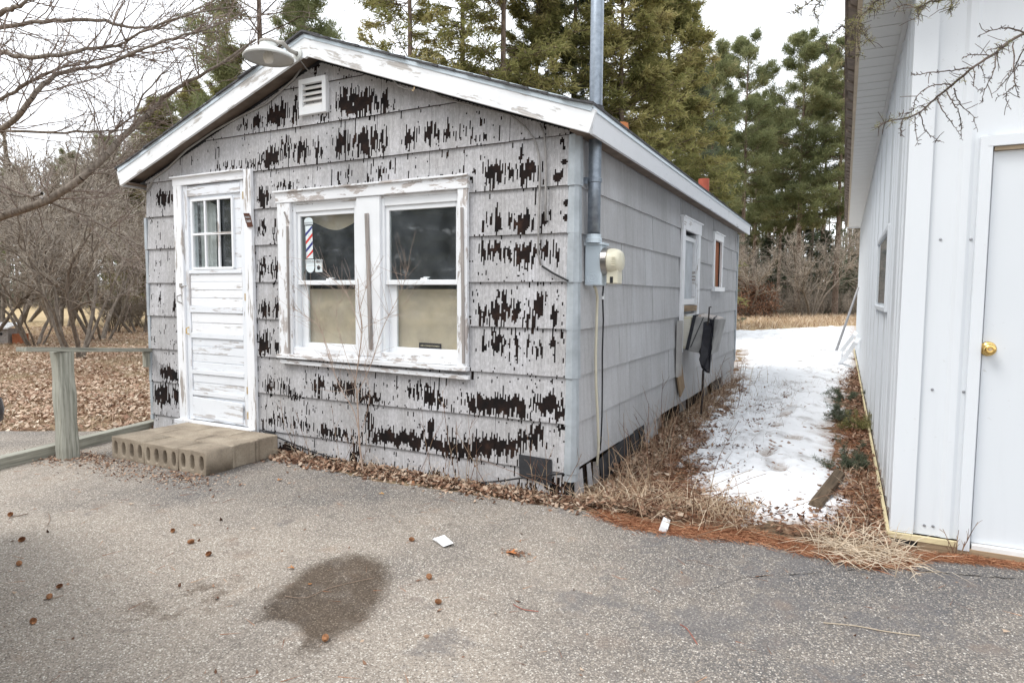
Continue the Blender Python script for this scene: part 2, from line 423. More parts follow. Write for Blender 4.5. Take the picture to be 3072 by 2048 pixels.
M['interior'] = plain('interior_plaster', (.42, .44, .45), .9, 0, .2, 2)
M['greywood'] = mat_wood('grey_weathered_wood', (.36, .33, .31))
M['postwood'] = mat_wood('green_grey_post_wood', (.33, .325, .275))
M['planwood'] = mat_wood('brown_plank_wood', (.33, .24, .155))
M['plywood'] = mat_wood('orange_plywood', (.34, .125, .06))
M['concrete'] = mat_concrete()
M['wire'] = plain('grey_cable', (.30, .29, .28), .6, 0, .2, 20)
def mat_shed(name, c):
    g = G(name, .42, 0, .4); p = g.pos()
    n = g.noise(g.scale(p, (9, 9, .5)), 1.0, 5, .65); n2 = g.noise(p, 2.2, 5, .6); n3 = g.noise(p, 26, 4, .7)
    k = g.mix(g.math('MULTIPLY', g.rng(n, .5, .8), .28), c, [q*.74 for q in c])
    k = g.mix(g.math('MULTIPLY', g.math('MULTIPLY', g.rng(n3, .62, .74), g.rng(n2, .5, .66)), .5), k, (.40, .385, .36))
    g.col(k); g.bump(g.noise(g.scale(p, (1, 1, .35)), 2.4, 2), .22, .03)
    return g.done()
M['whitesteel'] = mat_shed('white_ribbed_steel', (.70, .735, .77))
M['whitedoor'] = mat_shed('white_door_paint', (.68, .715, .75))
M['foam'] = plain('yellowed_base_trim', (.64, .55, .34), .7, 0, .12, 8)
M['brass'] = plain('brass', (.80, .55, .20), .18, 1.0, .08, 10)
M['soffit'] = plain('perforated_soffit', (.60, .60, .58), .5, 0, .03, 3)
M['groove'] = plain('soffit_groove', (.25, .25, .25), .7)
M['tantrim'] = plain('tan_trim', (.50, .40, .28), .6, 0, .15, 6)
M['brownshingle'] = plain('brown_shingle_edge', (.23, .185, .15), .9, 0, .3, 12, bump=.5)
M['rust'] = plain('rusty_iron', (.10, .04, .025), .8, .2, .4, 30)
M['redpipe'] = plain('red_clay_pipe', (.36, .085, .05), .7, 0, .2, 8)
M['orange'] = plain('orange_clay', (.55, .20, .07), .7, 0, .2, 8)
M['screw'] = plain('screw_head', (.33, .34, .36), .4, .6, .1, 10)
M['tarp'] = plain('black_tarp', (.022, .023, .03), .38, 0, .3, 14, bump=.5)
M['tarpgrey'] = plain('grey_tarp_face', (.30, .30, .295), .6, 0, .25, 7)
M['paper'] = plain('white_paper', (.85, .86, .88), .8, 0, .04, 20)
M['lampshade'] = plain('enamel_shade', (.62, .635, .61), .4, 0, .06, 6)
M['lampin'] = plain('enamel_inside', (.50, .50, .48), .5, 0, .05, 6)
M['bulb'] = plain('frosted_bulb', (.70, .68, .62), .25, 0, .03, 5)
M['white_print'] = plain('sticker_white', (.72, .80, .82), .4, 0, .02, 5)
M['blue_print'] = plain('sticker_blue', (.04, .045, .22), .4, 0, .02, 5)
M['red_print'] = plain('sticker_red', (.62, .045, .04), .4, 0, .02, 5)
M['dark_print'] = plain('sticker_dark', (.03, .03, .035), .5, 0, .05, 5)
M['hinge'] = plain('tarnished_hinge', (.55, .42, .25), .5, .5, .3, 20)
M['deadleaf'] = mat_leaf('dead_leaves', [(0, (.08, .043, .028)), (.25, (.18, .095, .06)), (.5, (.29, .175, .115)), (.75, (.40, .28, .20)), (1, (.56, .45, .35))], .85)
M['lawnleaf'] = mat_leaf('lawn_leaves', [(0, (.20, .11, .075)), (.25, (.35, .22, .155)), (.5, (.47, .335, .245)), (.75, (.57, .445, .34)), (1, (.70, .60, .48))], .85)
M['drygrass'] = mat_leaf('dry_grass', [(0, (.20, .115, .075)), (.4, (.36, .25, .165)), (.7, (.50, .385, .27)), (1, (.68, .58, .45))], .85)
M['needle'] = mat_leaf('fallen_needles', [(0, (.17, .065, .035)), (.5, (.34, .145, .075)), (1, (.50, .28, .16))], .8)
M['twig'] = mat_leaf('dry_stems', [(0, (.10, .045, .03)), (.5, (.22, .13, .085)), (1, (.44, .34, .23))], .85)
M['chip'] = mat_leaf('paint_chips', [(0, (.40, .38, .36)), (1, (.85, .85, .84))], .8)
# ================================================================== GROUND
def vnoise(x, y, seed=0):
    """smooth value noise on arrays, range 0..1"""
    x = np.asarray(x, float); y = np.asarray(y, float)
    xi, yi = np.floor(x).astype(int), np.floor(y).astype(int); xf, yf = x-xi, y-yi
    def h(a, b):
        n = (a*374761393 + b*668265263 + seed*1442695041) & 0x7fffffff
        n = ((n ^ (n >> 13))*1274126177) & 0x7fffffff
        return ((n ^ (n >> 16)) & 0xffff)/65535.0
    u, v = xf*xf*(3-2*xf), yf*yf*(3-2*yf)
    return (h(xi, yi)*(1-u)+h(xi+1, yi)*u)*(1-v) + (h(xi, yi+1)*(1-u)+h(xi+1, yi+1)*u)*v
def fbm(x, y, seed=0, o=4):
    t, a, s = 0, .5, 0
    for k in range(o): t = t+a*vnoise(np.asarray(x)*2**k, np.asarray(y)*2**k, seed+k); s += a; a *= .5
    return t/s
def in_poly(P, x, y):
    x, y = np.asarray(x), np.asarray(y); c = np.zeros(x.shape, bool); n = len(P); j = n-1
    for i in range(n):
        xi, yi, xj, yj = P[i][0], P[i][1], P[j][0], P[j][1]
        c ^= ((yi > y) != (yj > y)) & (x < (xj-xi)*(y-yi)/(yj-yi+1e-12)+xi); j = i
    return c
def sdist(P, x, y):
    """signed distance to a polygon, positive inside"""
    x, y = np.asarray(x, float), np.asarray(y, float); d = np.full(x.shape, 1e9); n = len(P)
    for i in range(n):
        ax, ay = P[i][:2]; bx, by = P[(i+1) % n][:2]; ex, ey = bx-ax, by-ay
        t = np.clip(((x-ax)*ex+(y-ay)*ey)/(ex*ex+ey*ey+1e-12), 0, 1)
        d = np.minimum(d, np.hypot(x-ax-t*ex, y-ay-t*ey))
    return np.where(in_poly(P, x, y), d, -d)

ASPH = [(-40, -18.5), (-16, -6.6), (-5.47, -.66), (-4.83, -.31), (-4.35, -.08), (-3.9, .02), (-2.8, .02), (-2.35, -.16), (-1.9, -.2), (-1.3, -.27), (-.8, -.22),
        (-.39, -.20), (.15, -.16), (.45, -.25), (.66, -.26), (.9, -.2), (1.12, -.14), (1.4, -.21), (1.65, -.27), (1.85, -.05), (2.1, .08), (2.5, .10), (30, .1), (30, -40), (-40, -40)]
def ground_h(x, y):
    d = sdist(ASPH, x, y)
    k = np.clip(-d/.35, 0, 1)
    far = np.clip((np.hypot(x, y)-14)/30, 0, 1)
    return -.012 + k*(.012+.035*(fbm(x*1.7, y*1.7, 3)-.4)) + far*.25*(fbm(x*.06, y*.06, 9)-.5)

def make_ground():
    a = np.concatenate([-np.geomspace(400, 9, 26), np.arange(-8.8, 4, .16), np.geomspace(4.2, 400, 26)])
    b = np.concatenate([-np.geomspace(200, 3, 14), np.arange(-2.8, 9, .16), np.geomspace(9.3, 500, 34)])
    X, Y = np.meshgrid(a, b); Z = ground_h(X, Y)
    V = np.stack([X.ravel(), Y.ravel(), Z.ravel()], 1); n, m = len(a), len(b)
    i = (np.arange(m-1)[:, None]*n+np.arange(n-1)[None, :]).ravel()
    F = np.stack([i, i+1, i+n+1, i+n], 1)
    struct(np_mesh('ground', V, F, M['lawn'], smooth=True))
    # soil under the pine-needle strip beside the houses
    a = np.arange(-.2, 1.82, .07); b = np.concatenate([np.arange(-.34, 3, .07), np.geomspace(3.05, 14, 40)])
    X, Y = np.meshgrid(a, b); Z = ground_h(X, Y)+.006+.015*fbm(X*5, Y*5, 5); Z = np.where(sdist(ASPH, X, Y) > 0.02, -.02, Z)
    V = np.stack([X.ravel(), Y.ravel(), Z.ravel()], 1); n, m = len(a), len(b)
    i = (np.arange(m-1)[:, None]*n+np.arange(n-1)[None, :]).ravel(); F = np.stack([i, i+1, i+n+1, i+n], 1)
    struct(np_mesh('needle_covered_soil', V, F, M['needles'], smooth=True))
    # asphalt sheet with an uneven edge
    r = random.Random(3); P = []
    for k in range(len(ASPH)):
        p, q = Vector(ASPH[k]), Vector(ASPH[(k+1) % len(ASPH)]); L = (q-p).length
        n = max(1, int(L/.07)) if L < 8 else 1
        for s in range(n):
            w = p.lerp(q, s/n); j = .022 if n > 1 else 0
            P.append((w.x+r.uniform(-j, j), w.y+r.uniform(-j, j), 0.0))
    bm = bmesh.new(); f = bm.faces.new([bm.verts.new(v) for v in P]); bmesh.ops.triangulate(bm, faces=[f]); bmesh.ops.recalc_face_normals(bm, faces=bm.faces)
    if bm.faces[:][0].normal.z < 0: bmesh.ops.reverse_faces(bm, faces=bm.faces)
    me = bpy.data.meshes.new('asphalt'); bm.to_mesh(me); bm.free(); me.materials.append(M['asphalt'])
    lot = struct(link('asphalt', me))
    return lot
LOT = make_ground()

SNOWP = [gd(*p)[:2] for p in ((2080, 1500), (2060, 1400), (2080, 1310), (2130, 1230), (2170, 1170), (2215, 1110), (2228, 1050))] + \
        [(-.9, 11.5), (-7.5, 17.5)] + [gd(*p)[:2] for p in ((2250, 992), (2400, 985), (2560, 978))] + [(1.86, 21), (1.86, 13.8), (1.75, 9)] + \
        [gd(*p)[:2] for p in ((2532, 1200), (2520, 1300), (2545, 1390), (2585, 1480), (2560, 1555), (2490, 1600), (2390, 1590), (2230, 1590), (2170, 1550))]
FOOT = [(2297, 1372), (2337, 1422), (2330, 1288), (2370, 1330), (2345, 1262), (2372, 1225), (2385, 1330), (2335, 1235), (2360, 1195), (2390, 1183), (2358, 1250), (2400, 1072), (2440, 1085)]
def make_snow():
    ys = np.concatenate([np.arange(-.15, 4, .035), np.geomspace(4.05, 34, 90)])
    V, ok = [], []
    n = 110
    for y in ys:
        xl = -.1 if y < 6.9 else -.1-(y-6.9)*.8; xr = 1.78 if y < 13.9 else 2.6
        x = np.linspace(xl, xr, n); V.append(np.stack([x, np.full(n, y)], 1))
    V = np.concatenate(V); X, Y = V[:, 0], V[:, 1]
    d = sdist(SNOWP, X, Y)+(fbm(X*2.2, Y*2.2, 21)-.5)*.34
    left = np.clip((X-.55-.1*Y*.2)/.8, 0, 1)
    Z = np.clip(d*.14, -.08, .055) + (fbm(X*9, Y*9, 31, 3)-.5)*(.125-.095*left)*np.clip(1.4-d*.9, .25, 1) + .028*(fbm(X*2.6, Y*2.6, 8)-.5)
    for p in FOOT:
        q = gd(*p); u = (X-q[0])/.075; v = (Y-q[1]-.03)/.17; e = u*u+v*v
        Z = Z-np.maximum(0, Z-.002)*.97*np.exp(-(e**2))
    # the drip line under the shed's eave
    Z = Z-.02*np.exp(-((X-1.49-.02*np.sin(Y*3))/.022)**2)*(fbm(X*12, Y*12, 77, 2) > .47)*(Y > .9)
    Z = Z+ground_h(X, Y)+.012
    m = len(ys); i = (np.arange(m-1)[:, None]*n+np.arange(n-1)[None, :]).ravel()
    F = np.stack([i, i+1, i+n+1, i+n], 1)
    zc = Z[F].max(1)-ground_h(V[F[:, 0], 0], V[F[:, 0], 1]); keep = (zc > -.02) & ~((X[F[:, 0]] < .02) & (Y[F[:, 0]] < 6.8))
    th = (Z-ground_h(X, Y)-.012)[F].mean(1)
    struct(np_mesh('snow', np.concatenate([V, Z[:, None]], 1), F[keep], M['snow'], smooth=True, rn=np.clip(th[keep], 0, .2)))
make_snow()

# ================================================================== THE OLD SHOP
HW, HL = 4.18, 6.75                       # width of the front wall, length of the side wall
APX, APZ, OV = -2.055, 3.03, .15          # gable apex (under the rake board), overhang
house = empty('barber_shop', (-HW/2, 0, 0), 'small grey weathered shop with flaking striated siding and gabled roof', 'building')
SL_R = (APZ-2.235)/(.175-APX); SL_L = (APZ-2.247)/(APX+4.315)
def rake_z(x):                             # underside of the roof at x
    return APZ-SL_R*(x-APX) if x > APX else APZ-SL_L*(APX-x)
CZ = [.17, .48, .78, 1.083, 1.382, 1.685, 1.975, 2.278, 2.575, 2.870]      # butt lines of the courses
DX0, DX1, DZ0, DZ1 = -3.645, -2.860, .175, 2.225     # door opening
WX0, WX1, WZ0, WZ1 = -2.365, -.800, .845, 2.005      # window opening
def opening(x, z): return (DX0-.06 < x < DX1+.05 and z < DZ1+.04) or (WX0-.06 < x < WX1+.03 and WZ0-.045 < z < WZ1+.04)

def walls():
    T = .10
    def seg(x0, x1, z0, z1=None):
        b = MB()
        if z1 is not None: b.box(x0, x1, 0, T, z0, z1)
        else:
            xs = sorted({x0, x1} | ({APX} if x0 < APX < x1 else set()))
            poly = [(x0, 0, z0), (x1, 0, z0)] + [(x, 0, rake_z(x)+.03) for x in reversed(xs)]
            b.prism(poly, (0, T, 0))
        return b
    b = MB()
    for s in (seg(-HW, DX0, 0.02, DZ1), seg(DX1, WX0, .02, DZ1), seg(WX0, WX1, .02, WZ0), seg(WX1, 0, .02, DZ1), seg(DX0, DX1, .02, DZ0), seg(WX0, WX1, WZ1, DZ1), seg(-HW, 0, DZ1)):
        i = len(b.v); b.v += s.v; b.f += [tuple(i+k for k in f) for f in s.f]; b.m += s.m
    b.build('front_wall', M['tarpaper'], house)
    b = MB(); w = SIDEWIN
    for (y0, y1, z0, z1) in ((T, w[0][0], .25, 2.28), (w[0][0], w[0][1], .25, w[0][2]), (w[0][0], w[0][1], w[0][3], 2.28), (w[0][1], w[1][0], .25, 2.28),
                             (w[1][0], w[1][1], .25, w[1][2]), (w[1][0], w[1][1], w[1][3], 2.28), (w[1][1], HL, .25, 2.28)):
        b.box(-T, 0, y0, y1, z0, z1)
    b.build('side_wall', M['tarpaper'], house)
    b = MB(); b.box(-HW, -HW+T, T, HL-T, .02, 2.28); b.build('side_wall', M['tarpaper'], house)
    b = MB(); xs = [-HW, 0, 0, APX, -HW]; b.prism([(-HW, HL-T, .02), (-T-.001, HL-T, .02), (-T-.001, HL-T, 2.28), (APX, HL-T, 3.0), (-HW, HL-T, 2.28)], (0, T, 0)); b.build('rear_wall', M['coat_side'], house)
    b = MB(); b.box(-HW+T, -T, T, HL-T, .10, .16); b.build('floor', M['interior'], house)
    b = MB(); b.box(-HW+T, -T, T, HL-T, 2.30, 2.34); b.build('ceiling', M['interior'], house)
    b = MB(); b.box(-HW+T, -T, 3.0, 3.06, .16, 2.30); b.build('partition', M['interior'], house)
def yz(px, py): q = sd(px, py); return float(q[1]), float(q[2])
_a, _b = yz(2044, 800), yz(2078, 800); _c, _d = yz(2137, 800), yz(2158, 800)
SIDEWIN = [(_a[0], _b[0]+.12, yz(2050, 1010)[1], yz(2050, 690)[1]), (_c[0], _d[0], yz(2140, 860)[1], yz(2140, 720)[1])]
walls()

# ---- front siding: each panel a fibreboard core with a striated coating that has flaked off in strips
FLAKE = [  # (x, y, rx, ry, strength) in the 2352-px view of the photograph; mapped on to the wall
 (645,265,30,26,1),(598,282,18,16,.8),(682,262,14,28,.8),(560,290,12,8,.5),(830,238,42,28,1.3),(795,232,20,24,.9),(880,236,24,22,.8),(745,268,20,8,.6),(905,245,14,8,.5),(728,150,8,20,1.2),
 (625,365,30,22,1),(590,378,40,10,.8),(525,385,30,7,.6),(700,345,26,22,.7),(660,345,12,25,.6),(790,332,18,32,.9),(845,325,30,32,1.1),(880,330,14,28,.8),(735,345,10,20,.6),(940,322,16,28,.8),(990,310,24,22,.7),(1030,305,12,18,.6),(1062,308,24,12,.35),(1105,315,30,8,.3),
 (610,455,14,22,1),(655,428,26,8,.7),(745,436,70,5,.7),(850,428,80,5,.6),(960,418,60,4,.55),(1060,408,40,4,.5),(790,400,20,20,.35),(880,395,30,15,.3),(1140,396,28,24,1.0),(1210,396,30,26,1.1),(1172,385,16,22,.7),(1282,408,9,8,1.3),
 (608,522,12,18,.7),(635,532,10,20,.7),(606,620,11,24,.9),(636,622,10,24,.8),(612,708,15,16,1.1),(640,706,11,20,.8),(610,790,17,26,1.3),(641,795,7,18,.7),
 (1146,512,18,24,1.1),(1206,512,24,24,1.2),(1174,512,9,18,.8),(1250,510,8,18,.5),(1120,515,10,18,.6),
 (1132,578,28,18,1.0),(1204,586,30,26,1.3),(1168,576,14,24,.9),(1252,580,18,20,.8),(1282,588,9,22,.8),(1110,575,12,18,.6),
 (1146,716,26,30,1.0),(1182,716,18,28,.9),(1112,722,13,20,.8),(1242,706,16,28,.9),(1220,736,18,20,.8),(1276,722,13,22,.7),(1160,680,14,14,.8),
 (1122,792,13,20,.8),(1146,786,14,24,.9),(1190,792,9,28,.8),(1168,800,8,20,.6),(1240,800,16,22,.8),(1215,795,10,20,.6),(1291,770,5,14,1.0),(1270,790,10,18,.5),
 (622,886,14,18,.8),(656,888,14,14,.8),(682,906,18,8,1),(736,882,13,20,.9),(800,890,38,14,.9),(850,912,28,12,1.1),(990,905,16,22,.9),(960,892,20,14,.5),(1020,920,20,12,.8),(1110,925,42,20,1.3),(1172,932,54,24,1.5),(1252,928,38,22,1.3),(1292,952,18,18,1),
 (745,985,12,12,.8),(780,998,50,10,1.1),(848,970,7,34,1.2),(900,1002,60,16,1.2),(960,1012,50,18,1.2),(1050,1030,90,18,1.5),(1130,1024,60,22,1.3),(1205,1015,30,24,1.1),(1240,1000,20,24,.6),(1290,985,12,10,1.3),(990,985,12,18,.7),(700,975,24,10,.4),(640,962,20,14,.4),
 (680,1042,48,20,1.5),(760,1062,36,12,1.1),(830,1068,60,14,1.0),(930,1090,70,14,1.1),(1000,1098,30,14,1.2),(820,1040,10,20,.8),(1100,1125,60,12,.9),(1180,1140,60,12,1.0),(1280,1125,24,26,.9),(1220,1122,30,12,.6),(1300,1105,10,30,1.2),
 (378,462,18,22,1.1),(398,450,12,18,.5),(409,548,3,16,1.0),(350,506,4,4,1.2),(405,700,4,26,1.3),(372,690,5,14,.7),(390,856,20,16,1.5),(412,868,5,10,1.3),(378,906,20,24,1.3),(404,906,10,20,1.1),(407,790,4,10,.8),
]
FL = []
for (x, y, rx, ry, s) in FLAKE:
    k = 3072/2352.; c = fr(x*k, y*k); e = fr((x+rx)*k, y*k); h = fr(x*k, (y-ry)*k)
    FL.append((c[0], c[2], max(.012, e[0]-c[0]), max(.012, h[2]-c[2]), s))
HOLES = [(1694, 443), (1696, 487), (1675, 533), (1703, 609), (1701, 654), (1638, 666), (1725-12, 565), (1417, 537)]
HOLES = [(float(fr(a, b)[0]), float(fr(a, b)[2]), .021 if k in (1, 3, 4, 5) else (.03 if k == 2 else .013)) for k, (a, b) in enumerate(HOLES)]
def flake_field(x, z):
    f = np.full(x.shape, -.40)
    for (cx, cz, rx, rz, s) in FL:
        m = (np.abs(x-cx) < rx*1.8) & (np.abs(z-cz) < rz*2.0)
        if m.any():
            e = ((x[m]-cx)/rx)**2+((z[m]-cz)/rz)**2
            f[m] = np.maximum(f[m], s*(1.0-.72*e))
    return f
SW = .0098; ZC = .011
def front_panel(x0, x1, z0, z1, lap=.012, seed=0, drop=0.0):
    """core + coating; lower edge proud by lap"""
    r = np.random.default_rng(seed)
    def yy(z): return -.005-lap*(1-(z-z0)/max(.05, z1-z0))
    n = max(3, int((x1-x0)/.05)); xs = np.linspace(x0, x1, n+1); b = MB(); b.recalc = False
    top = lambda x: min(z1, rake_z(x)+.0)
    def runs_core(x):      # z-ranges not in an opening
        out, z, zt = [], z0, top(x)
        if zt <= z0+.01: return out
        cur = None
        for q in np.arange(z0, zt+1e-6, .01):
            if not opening(x, q+.005):
                if cur is None: cur = q
            elif cur is not None: out.append((cur, q)); cur = None
        if cur is not None: out.append((cur, zt))
        return out
    for k in range(n):
        xa, xb = xs[k], xs[k+1]; xm = (xa+xb)/2
        for (a, c) in runs_core(xm):
            ca, cb = c, c
            if abs(c-top(xm)) < 1e-6: ca, cb = top(xa), top(xb)
            if min(ca, cb) <= a: continue
            b.quad((xa, yy(a), a), (xb, yy(a), a), (xb, yy(cb), cb), (xa, yy(ca), ca))
            b.quad((xa, 0, a), (xb, 0, a), (xb, yy(a), a), (xa, yy(a), a))
    if not b.f: return None
    for xe in (x0, x1):
        if top(xe) <= z0+.012: continue
        b.quad((xe, yy(z0), z0), (xe, yy(top(xe)), top(xe)), (xe, 0.0, top(xe)), (xe, 0.0, z0))
    o = b.build('siding_shingle', M['core'], house)
    # coating strips
    ns = int(round((x1-x0)/SW)); sw = (x1-x0)/ns
    xc = x0+(np.arange(ns)+.5)*sw; nz = max(2, int((z1-z0)/ZC)); zc = z0+(np.arange(nz)+.5)*(z1-z0)/nz; dz = (z1-z0)/nz
    Xg, Zg = np.meshgrid(xc, zc, indexing='ij')
    jit = (r.random(ns)[:, None]-.5)*.06
    f = flake_field(Xg, Zg+jit)
    ig = np.arange(ns)[:, None]*np.ones((1, nz))
    one = vnoise(ig*17.0+.5, Zg*16, seed % 91+5)-.5           # each rib lets go on its own
    two = vnoise(np.floor(ig/2)*13.0+.5, Zg*9, seed % 67+3)-.5
    f = f*.88+one*1.75+two*.75+(r.random(ns)[:, None]-.5)*.35+(fbm(Xg*9, Zg*9, 7, 2)-.5)*.35+(vnoise(ig*5.0+.5, Zg*60, 9)-.5)*.25
    gone = f > .36
    spk = fbm(Xg*100, Zg*40, seed % 57+11, 2)+(r.random((ns, nz)))*.12
    gone |= spk > .965-.07*(Zg < 1.6)
    gone |= ((Zg-z0 < .016) & (r.random((ns, nz)) > .93))
    for (hx, hz, hr) in HOLES: gone |= ((Xg-hx)**2+(Zg-hz)**2) < hr*hr
    c = MB(); c.recalc = False; off = .0022
    for i in range(ns):
        xa, xb = x0+i*sw, x0+(i+1)*sw; zt = top(xc[i]); cur = None
        col = gone[i]
        for j in range(nz+1):
            solid = j < nz and not col[j] and zc[j] < zt and not opening(xc[i], zc[j])
            if solid and cur is None: cur = j
            elif not solid and cur is not None:
                za, zb = z0+cur*dz, min(zt, z0+j*dz)
                c.quad((xa, yy(za)-off, za), (xb, yy(za)-off, za), (xb, yy(zb)-off, zb), (xa, yy(zb)-off, zb)); cur = None
    if c.f: c.build('granule_coating', M['coat'], o, kind='stuff')
    return o

def px_x(px, z):     # x on the front wall of a pixel column near height z
    return float(fr(px, 900)[0]) if z is None else float(min((abs(fr(px, py)[2]-z), fr(px, py)[0]) for py in range(80, 1500, 20))[1])
JOINTS = {0: [952, 1291], 1: [805, 1113, 1488], 2: [952, 1294], 3: [], 4: [], 5: [], 6: [], 7: [942, 1105, 1291, 640], 8: [551, 815, 1135, 1534], 9: [806, 1147], 10: []}
def siding_front():
    zb = [.015]+CZ
    for k in range(len(zb)):
        z0 = zb[k]; z1 = (zb[k+1]+.004) if k+1 < len(zb) else 3.03
        if k == 0: z1 = zb[1]+.004
        js = [px_x(p, (z0+z1)/2) for p in JOINTS.get(k, [])]
        for e in (DX0-.03, DX1+.02) if z0 < DZ1 else (): js.append(e)
        for e in (WX0-.03, WX1+.01) if (z0 < WZ1 and z1 > WZ0+.05) else (): js.append(e)
        xs = sorted([-HW+.012]+js+[-.03])
        for i in range(len(xs)-1):
            x0, x1 = xs[i]+.0015, xs[i+1]-.0015
            if x1-x0 < .03: continue
            xm = (x0+x1)/2
            if all(opening(xm, z) for z in np.linspace(z0+.02, z1-.02, 6)): continue
            if rake_z(x0) < z0+.02 and rake_z(x1) < z0+.02 and not (x0 < APX < x1): continue
            front_panel(x0, x1, z0+.006+rnd.uniform(-.003, .003), z1+.006, .016, seed=k*31+i*7+1)
siding_front()

def side_siding():
    r = random.Random(11)
    zb = [.17]+CZ[1:7]+[2.278]
    cuts = SIDEWIN
    for k in range(len(zb)-1):
        z0, z1 = zb[k], zb[k+1]+.004
        ys = [.038]; y = .075+(.55 if k % 2 else .95)*r.uniform(.8, 1.1)
        while y < HL-.15: ys.append(y); y += r.choice([.62, .62, .64, .6])*r.uniform(.95, 1.05)
        ys.append(HL-.02)
        bottom_gap = lambda yy: 0.0
        for i in range(len(ys)-1):
            pieces = [(ys[i]+.002, ys[i+1]-.002, z0+.005, z1+.003)]
            for (a, b2, za, zb2) in [(SIDEWIN[0][0]-.10, SIDEWIN[0][1]+.10, SIDEWIN[0][2]-.02, SIDEWIN[0][3]+.08), (SIDEWIN[1][0]-.05, SIDEWIN[1][1]+.05, SIDEWIN[1][2]-.04, SIDEWIN[1][3]+.05)]:
                nx = []
                for (p0, p1, q0, q1) in pieces:
                    if p1 <= a or p0 >= b2 or q1 <= za or q0 >= zb2: nx.append((p0, p1, q0, q1)); continue
                    if p0 < a: nx.append((p0, a, q0, q1))
                    if p1 > b2: nx.append((b2, p1, q0, q1))
                    m0, m1 = max(p0, a), min(p1, b2)
                    if q1 > zb2+.02: nx.append((m0, m1, zb2, q1))
                    if q0 < za-.02: nx.append((m0, m1, q0, za))
                pieces = nx
            for (p0, p1, q0, q1) in pieces:
                if p1-p0 < .02 or q1-q0 < .02: continue
                if k == 0:      # lowest course is broken away along the ground
                    q0 = q0+r.choice([0, .006, .014])
                s = r.uniform(-.002, .003); j = r.uniform(-.004, .004)
                lap = .013
                b = MB(); b.hexa([(0, p0, q0+j), (lap+.006+s, p0, q0+j), (lap+.006+s, p1, q0), (0, p1, q0), (0, p0, q1), (.004+s, p0, q1), (.004+s, p1, q1), (0, p1, q1)])
                b.build('siding_shingle', M['coat_side'], house)
side_siding()

# skirting of loose tar-paper sheets, and dark sheets for the gap's shade, where the side siding has broken off
def skirts():
    def sheet(y0, y1, z1a, z1b, x, mat, z0=-.02, dx=.02):
        b = MB(); b.hexa([(x+dx, y0, z0), (x+dx+.006, y0, z0), (x+dx+.012, y1, z0), (x+dx+.006, y1, z0), (x-.006, y0, z1a), (x, y0, z1a), (x, y1, z1b), (x-.006, y1, z1b)])
        b.build('skirt_or_gap_sheet', mat, house)
    sheet(.03, .17, .162, .165, .012, M['coat'], dx=.006); sheet(.18, .26, .16, .162, -.004, M['core'], dx=0); sheet(.265, .33, .164, .166, .010, M['coat'], dx=.012); sheet(.34, .44, .168, .15, .03, M['greywood'], dx=.0)
    sheet(.46, .72, .152, .176, .022, M['tarpaper'], dx=.028); sheet(.722, 1.04, .172, .19, .026, M['tarpaper'], dx=.02)
    for k in range(4): sheet(1.045+k*.13, 1.168+k*.13, .186+.006*k, .19+.006*k, .024+.012*(k % 2), M['tarpaper'], dx=.012)
    sheet(1.58, 1.80, .166, .168, .010, M['coat_side'], dx=.008); sheet(1.81, 2.08, .168, .165, .008, M['coat_side'], z0=.02, dx=.006)
    for k in range(7): sheet(2.10+k*.40, 2.46+k*.40, .20, .20, -.05-.02*(k % 2), M['core'] if k % 3 else M['greywood'], dx=0)  # set-back dark sheets stand for the shade in the gap under the siding
    sheet(4.9, 5.6, .17, .17, .0, M['tarpaper'], dx=.015); sheet(5.65, 6.1, .168, .168, .006, M['coat_side'], dx=.01); sheet(6.11, 6.72, .168, .168, .006, M['coat_side'], dx=.012)
    # black patch nailed low on the front near the corner
    p = [fr(1556, 1362, -.03), fr(1655, 1378, -.03), fr(1655, 1455, -.03), fr(1558, 1428, -.03)]
    b = MB(); b.prism([tuple(q) for q in p], (0, .004, 0)); b.build('tar_paper_patch', M['tarpaper'], house)
    p = [fr(796, 1290, -.03), fr(822, 1295, -.035), fr(815, 1356, -.04), fr(794, 1350, -.035)]
    b = MB(); b.prism([tuple(q) for q in p], (0, .01, 0)); b.build('tar_paper_patch', M['tarpaper'], house)
skirts()

# metal corner caps, one per course, lapped downwards
def corners():
    zb = [.12]+CZ[:8]
    for k in range(len(zb)-1):
        z0, z1 = zb[k], zb[k+1]
        if k == 7: z1 = 2.27
        t = .010 if k % 2 else .006
        b = MB()
        pts = [(-.034, -.021-t*.4), (-.014, -.026-t), (.012, -.028-t), (.026+t, -.008), (.027+t, .034), (.018, .034), (.018, 0.0), (-.034, 0.0)]
        lo = [(x*1.12, y*1.12, z0) for x, y in pts]; hi = [(x*.96, y*.96, z1+.012) for x, y in pts]
        n = len(pts); b.v = lo+hi
        b.f = [tuple(range(n-1, -1, -1)), tuple(range(n, 2*n))]+[(i, (i+1) % n, n+(i+1) % n, n+i) for i in range(n)]; b.m = [0]*len(b.f)
        b.build('corner_cap', M['zinc'], house)
    for k in range(7):   # far-left corner strips
        z0, z1 = zb[k], zb[k+1]
        b = MB(); b.box(-HW-.022, -HW+.012, -.024+.004*(k % 2), .06, z0+.004, z1); b.build('corner_cap', M['zinc'], house)
    b = MB(); b.box(-.01, .028, HL-.05, HL+.012, .3, 2.25); b.build('corner_cap', M['zinc'], house)
corners()

